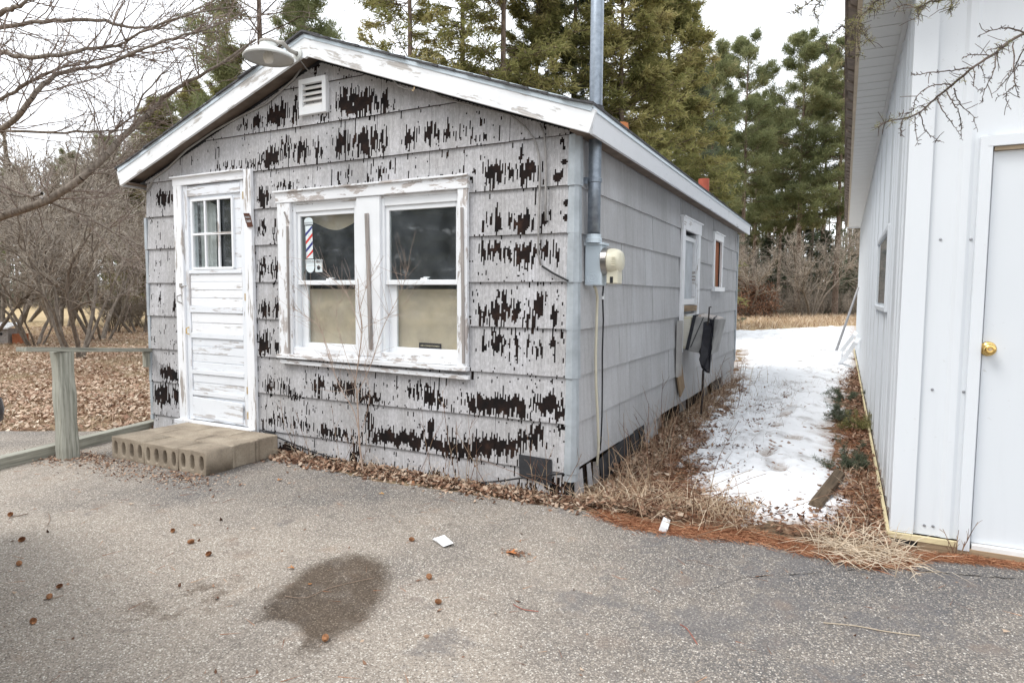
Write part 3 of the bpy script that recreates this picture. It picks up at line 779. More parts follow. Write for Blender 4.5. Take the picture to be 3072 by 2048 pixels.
# roof
def roof():
    Y0, Y1 = -OV, HL+.10
    RT = .135                                    # rake board height
    xr, zr = .155, rake_z(.155); xl, zl = -4.315, rake_z(-4.315)
    ap = (APX, APZ)
    deck = MB()
    def slope(xe, ze, up=RT+.012, th=.02):
        sgn = 1 if xe > APX else -1
        deck.hexa([(APX, Y0+.01, APZ+up-th), (xe, Y0+.01, ze+up-th), (xe, Y1, ze+up-th), (APX, Y1, APZ+up-th),
                   (APX, Y0+.01, APZ+up), (xe, Y0+.01, ze+up), (xe, Y1, ze+up), (APX, Y1, APZ+up)])
    slope(xr, zr); slope(xl, zl)
    rf = deck.build('roof', M['soffit_dark'], house)
    for (xe, ze) in ((xr, zr), (xl, zl)):       # shingle courses
        sgn = 1 if xe > APX else -1
        L = math.hypot(xe-APX, ze-APZ); nc = 17
        for k in range(nc):
            t0, t1 = 1.0-k/nc, 1.0-(k+1.35)/nc
            t1 = max(0, t1); e = .03 if k == 0 else 0
            def P(t, h): return (APX+(xe-APX)*t+sgn*e*(t == t0), APZ+(ze-APZ)*t+RT+.012+h)
            a, c = P(t0, .0), P(t1, .0); w = rnd.uniform(-.012, .012)
            b = MB(); b.hexa([(a[0], Y0-.045+w, a[1]+.004), (c[0], Y0-.045+w, c[1]+.001), (c[0], Y1+.02, c[1]+.001), (a[0], Y1+.02, a[1]+.004),
                              (a[0], Y0-.045+w, a[1]+.019), (c[0], Y0-.045+w, c[1]+.010), (c[0], Y1+.02, c[1]+.010), (a[0], Y1+.02, a[1]+.019)])
            b.build('roof_shingle_course', M['roofing'], rf)
    b = MB()
    b.prism([(APX-.16, Y0-.05, APZ+RT-.035), (APX, Y0-.05, APZ+RT+.022), (APX+.16, Y0-.05, APZ+RT-.035), (APX+.16, Y0-.05, APZ+RT-.02), (APX, Y0-.05, APZ+RT+.036), (APX-.16, Y0-.05, APZ+RT-.02)], (0, Y1-Y0+.05, 0))
    b.build('ridge_cap', M['roofing'], rf)
    # rake boards (local X along the board) and their metal drip edges
    for (xe, ze, nm) in ((.172, rake_z(.172), 'r'), (-4.318, rake_z(-4.318), 'l')):
        a, c = Vector((APX, -OV-.012, APZ+RT*.5)), Vector((xe, -OV-.012, ze+RT*.5))
        board('rake_board', a, c, RT, .022, (0, -1, 0), M['paint_rake'], house, skew=(-(a.z-c.z)/(abs(c.x-a.x))*RT if nm == 'r' else (a.z-c.z)/abs(c.x-a.x)*RT)*0)
        a2, c2 = Vector((APX, -OV-.026, APZ+RT+.010)), Vector((xe, -OV-.026, ze+RT+.010))
        board('drip_edge', a2, c2, .044, .008, (0, -1, 0), M['drip'], house, bevel=.001)
    b = MB(); b.prism([(APX-.05, -OV-.0235, APZ-.005), (APX, -OV-.0235, APZ-.022), (APX+.05, -OV-.0235, APZ-.005), (APX+.05, -OV-.0235, APZ+RT-.02), (APX, -OV-.0235, APZ+RT), (APX-.05, -OV-.0235, APZ+RT-.02)], (0, .0225, 0))
    b.build('apex_block', M['paint_rake'], house)
    # eave fascia boards in two lengths, drip edge above, soffit behind
    zt = zr+RT
    board('eave_fascia', (.160, -OV, zt-.068), (.160, 4.75, zt-.055), .145, .022, (1, 0, 0), M['paint_side'], house)
    board('eave_fascia', (.160, 4.757, zt-.055), (.160, Y1, zt-.055), .145, .022, (1, 0, 0), M['paint_side'], house)
    board('drip_edge', (.176, -OV-.02, zt+.004), (.176, Y1, zt+.012), .03, .006, (1, 0, 0), M['drip'], house, bevel=.001)
    board('eave_fascia', (-4.305, -OV, zl+.07), (-4.305, Y1, zl+.07), .14, .022, (-1, 0, 0), M['paint_side'], house)
    b = MB(); b.box(.02, .149, -OV+.002, Y1-.01, zr+.03, zr+.042); b.build('soffit_board', M['soffit_dark'], house)
    b = MB(); b.box(-4.29, -HW-.02, -OV+.002, Y1-.01, zl+.02, zl+.032); b.build('soffit_board', M['soffit_dark'], house)
    for s, (xe, ze) in ((1, (.12, rake_z(.12))), (-1, (-4.28, rake_z(-4.28)))):    # soffit under the gable overhang
        b = MB(); b.hexa([(APX, -OV+.001, APZ+.035), (xe, -OV+.001, ze+.035), (xe, -.0, ze+.035), (APX, -.0, APZ+.035), (APX, -OV+.001, APZ+.045), (xe, -OV+.001, ze+.045), (xe, -.0, ze+.045), (APX, -.0, APZ+.045)])
        b.build('soffit_board', M['soffit_dark'], house)
    # frieze strip down the wall under the rake
    # vent pipes on the roof's right slope
    p = sd(2111, 560, -.30); z = rake_z(-.30)+RT
    b = MB(); b.lathe([(.0, .42), (.075, .42), (.075, 0), (.09, 0)], (-.30, float(p[1]), z-.03), n=16); b.build('roof_vent_pipe', M['redpipe'], rf, smooth=False, label='red clay vent pipe')
    p = sd(1880, 392, .02)
    b = MB(); b.lathe([(.0, .17), (.05, .16), (.06, .1), (.06, 0)], (-.02, float(p[1]), rake_z(-.02)+RT-.02), n=12); b.build('roof_vent_pipe', M['orange'], rf, label='short orange clay pipe stub')
roof()

# gable vent
def gable_vent():
    x0, x1 = float(fr(910, 290)[0]), float(fr(991, 290)[0]); z0, z1 = float(fr(950, 346)[2])+.0, float(fr(950, 238)[2])
    v = MB(); v.box(x0+.03, x1-.03, -.012, -.006, z0+.03, z1-.03); g = v.build('gable_vent', M['black'], house)
    w = .038
    for nm, a in (('frame_board', (x0, x0+w, z0, z1)), ('frame_board', (x1-w, x1, z0, z1)), ('frame_board', (x0+w, x1-w, z0, z0+w+.02)), ('frame_board', (x0+w, x1-w, z1-w, z1))):
        b = MB(); b.box(a[0], a[1], -.05, -.004, a[2], a[3]); b.build(nm, M['vinyl'], g, bevel=.002)
    n = 4; h = (z1-z0-2*w-.02)/n
    for k in range(n):
        z = z0+w+.02+k*h
        b = MB(); b.hexa([(x0+w, -.046, z), (x1-w, -.046, z), (x1-w, -.040, z-.003), (x0+w, -.040, z-.003), (x0+w, -.020, z+h*.70), (x1-w, -.020, z+h*.70), (x1-w, -.014, z+h*.68), (x0+w, -.014, z+h*.68)])
        b.build('louvre_slat', M['vinyl_dirty'], g)
gable_vent()

# front door
def door():
    cz0, cz1 = DZ0-.0, DZ1
    yc = -.034
    board('door_casing', (-3.695, yc, .17), (-3.695, yc, DZ1+.0), .105, .03, (0, -1, 0), M['paint'], house)
    board('door_casing', (-2.825, yc, .10), (-2.825, yc, 2.298), .085, .032, (0, -1, 0), M['paint'], house)
    board('door_casing', (-3.755, yc, 2.258), (-2.87, yc, 2.258), .066, .03, (0, -1, 0), M['paint'], house)
    board('door_cap', (-3.765, -.045, 2.296), (-2.868, -.045, 2.296), .012, .055, (0, -1, 0), M['paint'], house)
    board('threshold', (-3.76, -.05, .155), (-2.79, -.05, .150), .05, .09, (0, -1, 0), M['paint_worn'], house)
    board('sill_board', (-3.66, -.036, .118), (-2.80, -.036, .105), .03, .05, (0, -1, 0), M['zinc'], house)
    ya = -.022
    lf = MB(); X0, X1, Z0, Z1 = DX0+.004, DX1-.004, .182, DZ1-.004
    gx0, gx1, gz0, gz1 = float(fr(585, 700)[0]), float(fr(706, 700)[0]), float(fr(650, 805)[2]), float(fr(650, 597)[2])
    for a in ((X0, gx0, Z0, Z1), (gx1, X1, Z0, Z1), (gx0, gx1, gz1, Z1), (gx0, gx1, Z0, gz0)): lf.box(a[0], a[1], ya+.008, .03, a[2], a[3])
    d = lf.build('door', M['paint_door'], house)
    st = .055
    for (x, w) in ((X0+st*.5, st), (X1-st*.6, st*1.2)): board('stile', (x, ya, Z0), (x, ya, Z1), w, .018, (0, -1, 0), M['paint_door'], d)
    zz = [float(fr(640, 450+.6378*q)[2]) for q in (180, 205, 222, 562, 580, 735, 765, 862, 885, 1040, 1062, 1100, 1160, 1175, 1270)]
    rails = ((zz[0]-.02, .075), ((zz[3]+zz[4])/2-.004, .03), ((zz[5]+zz[6])/2, .055), ((zz[7]+zz[8])/2, .045), ((zz[9]+zz[10])/2+.01, .035), ((zz[11]+zz[12])/2-.03, .04), (Z0+.03, .05))
    for z, h in rails: board('rail', (X0+st, ya-.002, z), (X1-st*1.2, ya-.002, z), h, .02, (0, -1, 0), M['paint_door'], d)
    # boards of the panels between the rails
    lim = [r[0] for r in rails]
    for k in range(1, len(lim)-1):
        za, zb = lim[k]-rails[k][1]/2, lim[k+1]+rails[k+1][1]/2; nb = max(1, int(round((za-zb)/.075))); h = (za-zb)/nb
        for i in range(nb):
            b = board('panel_board', (X0+st+.003, ya+.006+.002*((i+k) % 2), za-h*(i+.5)), (X1-st*1.2-.003, ya+.006+.002*((i+k) % 2), za-h*(i+.5)+rnd.uniform(-.002, .002)), h-.004, .014, (0, -1, 0), M['paint'] if k in (1, 2) else M['paint_door'], d)
    # repair board at the bottom, slightly askew
    board('repair_board', (X0+.07, ya-.016, Z0+.12), (X1-.08, ya-.016, Z0+.105), .17, .012, (0, -1, 0), M['paint_door'], d)
    # sash bars, panes
    for x in (gx0, gx1): board('sash_bar', (x, ya, gz0), (x, ya, gz1), .022, .02, (0, -1, 0), M['vinyl'], d)
    for z in (gz0, gz1): board('sash_bar', (gx0, ya-.001, z), (gx1, ya-.001, z), .022, .02, (0, -1, 0), M['vinyl'], d)
    for k in (1, 2): x = gx0+(gx1-gx0)*k/3; board('sash_bar', (x, ya, gz0), (x, ya, gz1), .02, .016, (0, -1, 0), M['paint'], d)
    zm = (gz0+gz1)/2; board('sash_bar', (gx0, ya-.001, zm), (gx1, ya-.001, zm), .02, .016, (0, -1, 0), M['paint'], d)
    for i in range(3):
        for j in range(2):
            b = MB(); b.box(gx0+(gx1-gx0)*i/3+.01, gx0+(gx1-gx0)*(i+1)/3-.01, -.004, 0, (gz0, zm)[j]+.01, (zm, gz1)[j]-.01); b.build('pane', M['glass'], d)
    # a pale curtain hangs behind the left column of panes
    c = MB(); n = 14
    for k in range(n):
        xa, xb = gx0-.01+(gx1-gx0)*.42*k/n, gx0-.01+(gx1-gx0)*.42*(k+1)/n; f = lambda q: .06+.012*math.sin(q*95)
        t = lambda q: gz1+.03-max(0, (q-gx0)/(gx1-gx0)-.12)*.9*(gz1-gz0)*.5
        c.quad((xa, f(xa), gz0-.05), (xb, f(xb), gz0-.05), (xb, f(xb), t(xb)), (xa, f(xa), t(xa)))
    c.build('curtain', plain('curtain_cloth', (.62, .62, .60), .9, 0, .1, 8), d, smooth=True)
    # hardware
    def zp(py): return float(fr(660, py)[2])
    q = fr(555, 705, -.05); b = MB(); b.tube([(X0-.03, -.056, zp(860)), (X0+.03, -.058, zp(858)), (X0+.045, -.058, zp(858))], .006, 6); b.box(X0-.05, X0-.02, -.056, -.05, zp(862), zp(850)); b.build('latch', M['steel'], d)
    b = MB(); b.tube([(X0-.04, -.05, zp(885)), (X0-.04, -.085, zp(890)), (X0-.035, -.088, zp(905)), (X0-.03, -.05, zp(912))], .006, 6); b.build('pull_handle', M['steel'], d)
    b = MB(); z = zp(995); b.tube([(X0+.03, ya-.008, z+.03), (X0+.03, ya-.035, z+.022), (X0+.03, ya-.035, z-.022), (X0+.03, ya-.008, z-.03)], .005, 6); b.build('pull_handle', M['brass'], d)
    for py in (595, 890, 1160, 1232):
        b = MB(); z = zp(py); b.box(X1-.035, X1-.008, ya-.014, ya-.008, z-.03, z+.03); b.tube([(X1+.002, ya-.016, z-.04), (X1+.002, ya-.016, z+.04)], .006, 6); b.build('hinge', M['hinge'], d)
    # rusty bottle opener nailed to the casing
    p = [fr(733, 640, -.056), fr(748, 640, -.056), fr(760, 680, -.056), fr(744, 682, -.056)]
    op = MB()
    def quadbar(a, c, w): op.tube([tuple(a), tuple(c)], w, 4)
    P = [Vector([float(k) for k in q]) for q in p]
    op.prism([P[3].lerp(P[0], .0), P[2], P[2].lerp(P[1], .35), P[3].lerp(P[0], .35)], (0, -.006, 0))
    op.prism([P[3].lerp(P[0], .8), P[2].lerp(P[1], .8), P[1], P[0]], (0, -.010, 0))
    op.prism([P[3].lerp(P[0], .55), P[2].lerp(P[1], .55), P[2].lerp(P[1], .65), P[3].lerp(P[0], .65)], (0, -.008, 0))
    for a, c in ((P[3], P[0]), (P[2], P[1])): quadbar(a.lerp(c, .3)+Vector((0, -.004, 0)), a.lerp(c, .9)+Vector((0, -.004, 0)), .005)
    o = op.build('bottle_opener', M['rust']); tag(o, 'rusty wall bottle opener nailed to the right door casing', 'bottle opener')
door()

# front window
def text_mesh(s, size, mat, name, parent, origin, xdir, updir, ext=.0008, bold=0.0):
    cu = bpy.data.curves.new('txt', 'FONT'); cu.body = s; cu.size = size; cu.extrude = ext; cu.align_x = 'CENTER'; cu.align_y = 'CENTER'; cu.offset = bold
    t = bpy.data.objects.new('txt', cu); COL.objects.link(t); bpy.context.view_layer.update()
    me = bpy.data.meshes.new_from_object(t.evaluated_get(bpy.context.evaluated_depsgraph_get())); bpy.data.objects.remove(t)
    x, u = Vector(xdir).normalized(), Vector(updir).normalized(); n = x.cross(u)
    me.transform(Matrix(((x[0], u[0], n[0], origin[0]), (x[1], u[1], n[1], origin[1]), (x[2], u[2], n[2], origin[2]), (0, 0, 0, 1))))
    me.materials.clear(); me.materials.append(mat)
    return link(name, me, parent)
def window():
    f = MB()       # jamb lining
    for a in ((WX0, WX0+.02, WZ0, WZ1), (WX1-.02, WX1, WZ0, WZ1), (WX0+.02, WX1-.02, WZ1-.02, WZ1), (WX0+.02, WX1-.02, WZ0, WZ0+.025)): f.box(a[0], a[1], -.02, .11, a[2], a[3])
    w = f.build('front_window', M['paint'], house)
    yc = -.036
    board('casing', (-2.425, yc, WZ0-.03), (-2.425, yc, 2.005), .136, .03, (0, -1, 0), M['paint_worn'], w)
    board('casing', (-.785, yc, WZ0-.05), (-.785, yc, 2.005), .075, .03, (0, -1, 0), M['paint_worn'], w)
    board('casing', (-2.505, yc-.004, 2.045), (-.742, yc-.004, 2.045), .080, .034, (0, -1, 0), M['paint_worn'], w)
    board('cap_strip', (-2.52, yc-.012, 2.091), (-.735, yc-.012, 2.091), .014, .052, (0, -1, 0), M['paint_worn'], w)
    board('sill', (-2.50, -.048, WZ0-.040), (-.740, -.048, WZ0-.047), .030, .06, (0, -1, 0), M['paint_worn'], w)
    board('sill_apron', (-2.49, -.040, WZ0-.085), (-.735, -.040, WZ0-.105), .030, .03, (0, -1, 0), M['paint_worn'], w)
    board('stool', (-2.357, -.012, WZ0+.002), (-.815, -.012, WZ0+.002), .06, .05, (0, -1, 0), M['paint_worn'], w)
    board('mullion', (-1.591, -.030, WZ0), (-1.591, -.030, WZ1-.002), .214, .03, (0, -1, 0), M['vinyl'], w)
    a, c = fr(1100, 640, -.05), fr(1113, 1048, -.05); board('weathered_strip', a, c, .034, .014, (0, -1, 0), M['greywood'], w)
    a, c = fr(862, 678, -.056), fr(868, 1060, -.056); board('stop_strip', a, c, .014, .02, (0, -1, 0), M['greywood'], w)
    a, c = fr(853, 636, -.056), fr(866, 668, -.056); board('stop_strip', a, c, .012, .012, (0, -1, 0), M['greywood'], w)
    a, c = fr(1386, 622, -.056), fr(1391, 1090, -.056); board('stop_strip', a, c, .018, .02, (0, -1, 0), M['greywood'], w)
    zt, zm0, zm1, zb = 1.900, 1.362, 1.412, .915
    for (x0, x1) in ((-2.306, -1.742), (-1.440, -.850)):
        # frame of the pair and both sashes
        for (xa, xb, za, zb_, ya, yb, nm) in ((x0-.045, x0-.020, WZ0+.02, WZ1-.02, -.022, .06, 'sash_frame'), (x1+.006, x1+.045, WZ0+.02, WZ1-.02, -.022, .06, 'sash_frame'), (x0-.02, x1+.006, zt+.03, WZ1-.02, -.020, .06, 'sash_frame'),
                (x0-.02, x0+.012, zm1-.01, zt+.03, -.006, .022, 'sash_stile'), (x1-.012, x1+.006, zm1-.01, zt+.03, -.006, .022, 'sash_stile'), (x0+.012, x1-.012, zt-.004, zt+.03, -.007, .022, 'sash_rail'), (x0-.02, x1+.006, zm1-.045, zm1-.01, -.010, .024, 'meeting_rail'),
                (x0-.02, x0+.05, zb-.05, zm1-.046, .026, .052, 'sash_stile'), (x1-.015, x1+.006, zb-.05, zm1-.046, .026, .052, 'sash_stile'), (x0+.05, x1-.015, WZ0+.02, zb, .024, .054, 'sash_rail')):
            b = MB(); b.box(xa, xb, ya, yb, za, zb_); b.build(nm, M['vinyl'], w, bevel=.003)
        b = MB(); b.box(x0+.012, x1-.012, .004, .008, zm1-.01, zt-.004); b.build('pane', M['glass'], w)
        b = MB(); b.box(x0+.05, x1-.015, .036, .040, zb, zm1-.045); b.build('pane', M['glass'], w)
        b = MB(); c = (x0+x1)/2+.02; b.box(c-.035, c+.02, .0, .03, zm1-.010, zm1+.004); b.box(c-.012, c+.035, .004, .02, zm1+.004, zm1+.012); b.build('sash_lock', M['vinyl'], w)
        b = MB(); b.box(x0+.02, x1+.004, .060, .064, zb-.06, zm1-.075); b.build('tan_paper_sheet', M['tanpaper'], w)
    # sagging tan valance behind the left upper pane
    c = MB(); n = 18; x0, x1 = -2.32, -1.74
    for k in range(n):
        xa, xb = x0+(x1-x0)*k/n, x0+(x1-x0)*(k+1)/n; g = lambda q: 1.865-.075*math.sin(math.pi*min(1, max(0, (q-x0-.05)/(x1-x0-.04))))**1.5+.03*(q > x1-.08)*(q-x1+.08)/.08
        c.quad((xa, .075, g(xa)), (xb, .075, g(xb)), (xb, .085, 1.99), (xa, .085, 1.99))
    c.build('valance', M['tanpaper'], w)
    # barber-pole sticker on the left upper pane
    yS = .0025
    def S(px, py): q = fr(px, py, yS); return Vector((float(q[0]), float(q[2])))
    t0, b0 = S(925, 652), S(931, 818); ux = (S(940, 735)-S(916, 735)); hw = .5*ux.length*1.06
    def at(u, v):   # u -1..1 across, v 0..1 down
        c_ = t0.lerp(b0, v); return (c_.x+u*hw, yS, c_.y)
    s = MB(); s.recalc = False
    arc = [(math.sin(k/10*math.pi-math.pi/2), .068-.068*math.cos(k/10*math.pi-math.pi/2)) for k in range(11)]
    s.poly([at(u*1.0, v) for u, v in arc]+[at(1.0, .135), at(-1.0, .135)])
    s.poly([at(-.8, .152), at(.8, .152), at(.8, .745), at(-.8, .745)])
    arc2 = [(math.cos(k/10*math.pi), .90+.10*math.sin(k/10*math.pi)) for k in range(11)]
    s.poly([at(-1, .762), at(1, .762)]+[at(u, v) for u, v in arc2])
    o = s.build('barber_pole_sticker', M['white_print'], w, label='blue white and red barber pole sticker on glass')
    s = MB(); s.recalc = False
    def stripe(v, m):
        e = Vector((0, -.0006, 0)); W = .058
        p = [at(-.8, min(.745, max(.152, v+.10))), at(.8, min(.745, max(.152, v-.045))), at(.8, min(.745, max(.152, v+W-.045))), at(-.8, min(.745, max(.152, v+W+.10)))]
        s.poly([Vector(q)+e for q in p], m)
    for v, m in ((.185, 0), (.33, 1), (.475, 0), (.62, 1)): stripe(v, m)
    for v in (.09, .105, .125, .785, .80, .825): s.poly([Vector(at(-.98, v))+Vector((0, -.0006, 0)), Vector(at(.98, v))+Vector((0, -.0006, 0)), Vector(at(.98, v+.005))+Vector((0, -.0006, 0)), Vector(at(-.98, v+.005))+Vector((0, -.0006, 0))], 2)
    s.build('sticker_stripes', [M['blue_print'], M['red_print'], M['dark_print']], w)
    # 2012 sticker
    p = [S(946, 778), S(967, 778), S(967, 816), S(946, 816)]
    s = MB(); s.recalc = False; s.poly([(q.x, yS, q.y) for q in reversed(p)]); s.build('year_sticker', M['white_print'], w, label='small white 2012 sticker on glass')
    cxs, ztop = (p[0].x+p[1].x)/2, p[0].y; h = p[0].y-p[3].y; wd = p[1].x-p[0].x
    text_mesh('2012', h*.30, M['dark_print'], 'lettering', w, (cxs, yS-.001, ztop-h*.17), (1, 0, 0), (0, 0, 1), bold=.0006)
    s = MB(); s.lathe([(0.0, 0), (wd*.24, 0.0004)], (cxs-wd*.03, yS-.0012, ztop-h*.66), (0, -1, 0), n=14); s.build('sticker_emblem', M['dark_print'], w)
    # AIR CONDITIONED plate on the right lower pane
    yA = .034
    p = [fr(1257, 1027, yA), fr(1324, 1031, yA), fr(1324, 1048, yA), fr(1257, 1044, yA)]
    s = MB(); s.prism([tuple(q) for q in p], (0, .0015, 0)); s.build('notice_plate', M['dark_print'], w, label='small black AIR CONDITIONED notice on glass')
    c = sum(p)/4; dx = p[1]-p[0]
    text_mesh('AIR CONDITIONED', .0185, plain('gilt_print', (.46, .43, .31), .5, 0, .05, 5), 'lettering', w, (c[0], yA-.0022, c[2]), (dx[0], 0, dx[2]), (-dx[2], 0, dx[0]))
window()

# side windows
def side_windows():
    (y0, y1, z0, z1), (u0, u1, v0, v1) = SIDEWIN
    s = MB(); s.box(-.03, -.02, y0+.05, y1-.05, z0+.12, z1-.03); w = s.build('side_window', plain('grey_painted_board', (.50, .53, .56), .7, 0, .15, 6), house)
    board('casing', (.026, y0-.06, .72), (.026, y0-.06, z1+.0), .12, .026, (1, 0, 0), M['paint'], w)
    board('casing', (.026, y1+.05, z0+.02), (.026, y1+.05, z1+.0), .10, .026, (1, 0, 0), M['paint'], w)
    board('casing', (.028, y0-.13, z1+.06), (.028, y1+.12, z1+.06), .12, .03, (1, 0, 0), M['paint'], w)
    board('cap_strip', (.036, y0-.15, z1+.125), (.036, y1+.15, z1+.125), .014, .05, (1, 0, 0), M['paint'], w)
    b = MB(); b.box(-.09, .012, y0, y0+.03, z0, z1); b.build('jamb', M['paint'], w); b = MB(); b.box(-.09, .012, y1-.03, y1, z0, z1); b.build('jamb', M['paint'], w)
    b = MB(); b.box(-.015, .0, y0+.03, y1-.03, z1-.09, z1-.05); b.build('sash_rail', M['vinyl'], w)
    zs = float(sd(2058, 905)[2]); b = MB(); b.box(-.018, .01, y0+.03, y1-.03, zs-.03, zs+.03); b.build('sash_rail', M['vinyl'], w)
    board('raised_board', (.02, y0-.0, zs-.07), (.02, y1+.0, zs-.07), .06, .03, (1, 0, 0), M['planwood'], w)
    board('raised_board', (.0, y0-.0, zs-.15), (.0, y1+.0, zs-.14), .025, .03, (1, 0, 0), M['paint_worn'], w)
    s = MB(); s.box(-.022, -.012, u0, u1, v0, v1); w2 = s.build('side_window', M['plywood'], house)
    board('casing', (.018, u0-.03, v0), (.018, u0-.03, v1+.002), .07, .03, (1, 0, 0), M['vinyl'], w2)
    board('casing', (.018, u1+.03, v0), (.018, u1+.03, v1+.002), .07, .03, (1, 0, 0), M['vinyl'], w2)
    board('casing', (.020, u0-.08, v1+.045), (.020, u1+.08, v1+.045), .085, .034, (1, 0, 0), M['vinyl'], w2)
    board('cap_strip', (.030, u0-.10, v1+.094), (.030, u1+.10, v1+.094), .014, .055, (1, 0, 0), M['vinyl'], w2)
    board('sill', (.032, u0-.11, v0-.03), (.032, u1+.11, v0-.03), .055, .06, (1, 0, 0), M['vinyl'], w2)
    board('plywood_batten', (-.005, (u0+u1)/2+.02, v0), (-.042, (u0+u1)/2+.02, v1), .05, .012, (1, 0, 0), M['planwood'], w2)
side_windows()

# cables stapled to the front
def cables():
    def path(pts, y=-.034): return [tuple(fr(a, b, y)) for a, b in pts]
    c = empty('wall_cable', fr(1640, 820, -.03), 'pair of grey cables looping down the front wall beside the corner', 'cable')
    for pts in ([(1270, 262), (1330, 295), (1420, 318), (1530, 345), (1575, 380), (1605, 420), (1618, 470), (1620, 530), (1617, 640), (1614, 760), (1622, 795)], [(1620, 372), (1632, 400), (1637, 450), (1638, 520), (1637, 600), (1637, 662)]):
        b = MB(); b.tube(path(pts), .0065, 6); b.build('cable', M['wire'], c, smooth=True)
    b = MB(); b.tube(path([(1626, 798), (1660, 820), (1704, 842)], -.045), .007, 6); b.build('connector', M['black'], c)
    c2 = MB(); c2.tube(path([(440, 575), (462, 535), (500, 508), (560, 450), (640, 395), (720, 350), (800, 310), (880, 240), (905, 205)], -.03), .008, 6)
    tag(c2.build('rake_cable', M['wire'], smooth=True), 'thin grey cable running up under the left slope of the gable', 'cable')
    c3 = MB(); c3.tube(path([(786, 1292), (850, 1318), (930, 1352), (1050, 1388), (1180, 1404), (1300, 1440), (1420, 1450), (1500, 1442), (1600, 1428), (1690, 1420)], -.05), .006, 6)
    tag(c3.build('ground_cable', M['black'], smooth=True), 'black cable sagging along the foot of the front wall', 'cable')
    c4 = MB(); c4.tube([tuple(fr(a, b, -.12)) for a, b in ((1178, 238), (1195, 258), (1222, 268), (1244, 264))], .006, 6)
    tag(c4.build('loose_cable', M['wire'], smooth=True), 'short white cable loop hanging from the right rake board', 'cable')
    h = MB(); q = fr(1243, 262, -.16); h.tube([tuple(q), tuple(q+np.array([.008, -.01, -.012])), tuple(q+np.array([0, -.012, -.028])), tuple(q+np.array([-.012, -.01, -.02]))], .004, 6); tag(h.build('hook', M['hinge']), 'small brass hook under the right rake board', 'hook')
cables()
# ================================================================== THE WHITE SHED
WBX, WBY, WBZ = 1.79, .15, 2.985
WL = 13.75
shed = empty('metal_shed', (WBX+4, WBY, 0), 'white ribbed steel shed with a plain door and deep soffit', 'building')
def ribbed(name, u0, u1, place, z0, z1, mat, zt=None):
    """sheet with a rib every 0.2286 m; place(u, out, z) -> point"""
    us = [(u0, 0)]; r = .2286; k = math.ceil((u0+.001)/r)
    while k*r < u1-.03:
        c = k*r
        if c-.028 > u0: us += [(c-.032, 0), (c-.015, .008), (c+.015, .008), (c+.032, 0)]
        for q in (-.07, .07):
            if c+q+r/2-.01 > u0 and c+q+r/2+.01 < u1 and False: pass
        k += 1
    us.append((u1, 0)); us = sorted(us)
    b = MB(); b.recalc = False
    for (a, oa), (c, oc) in zip(us[:-1], us[1:]):
        za, zc = (zt(a), zt(c)) if zt else (z1, z1)
        b.quad(place(a, oa, z0), place(c, oc, z0), place(c, oc, zc), place(a, oa, za))
    return b.build(name, mat, shed)
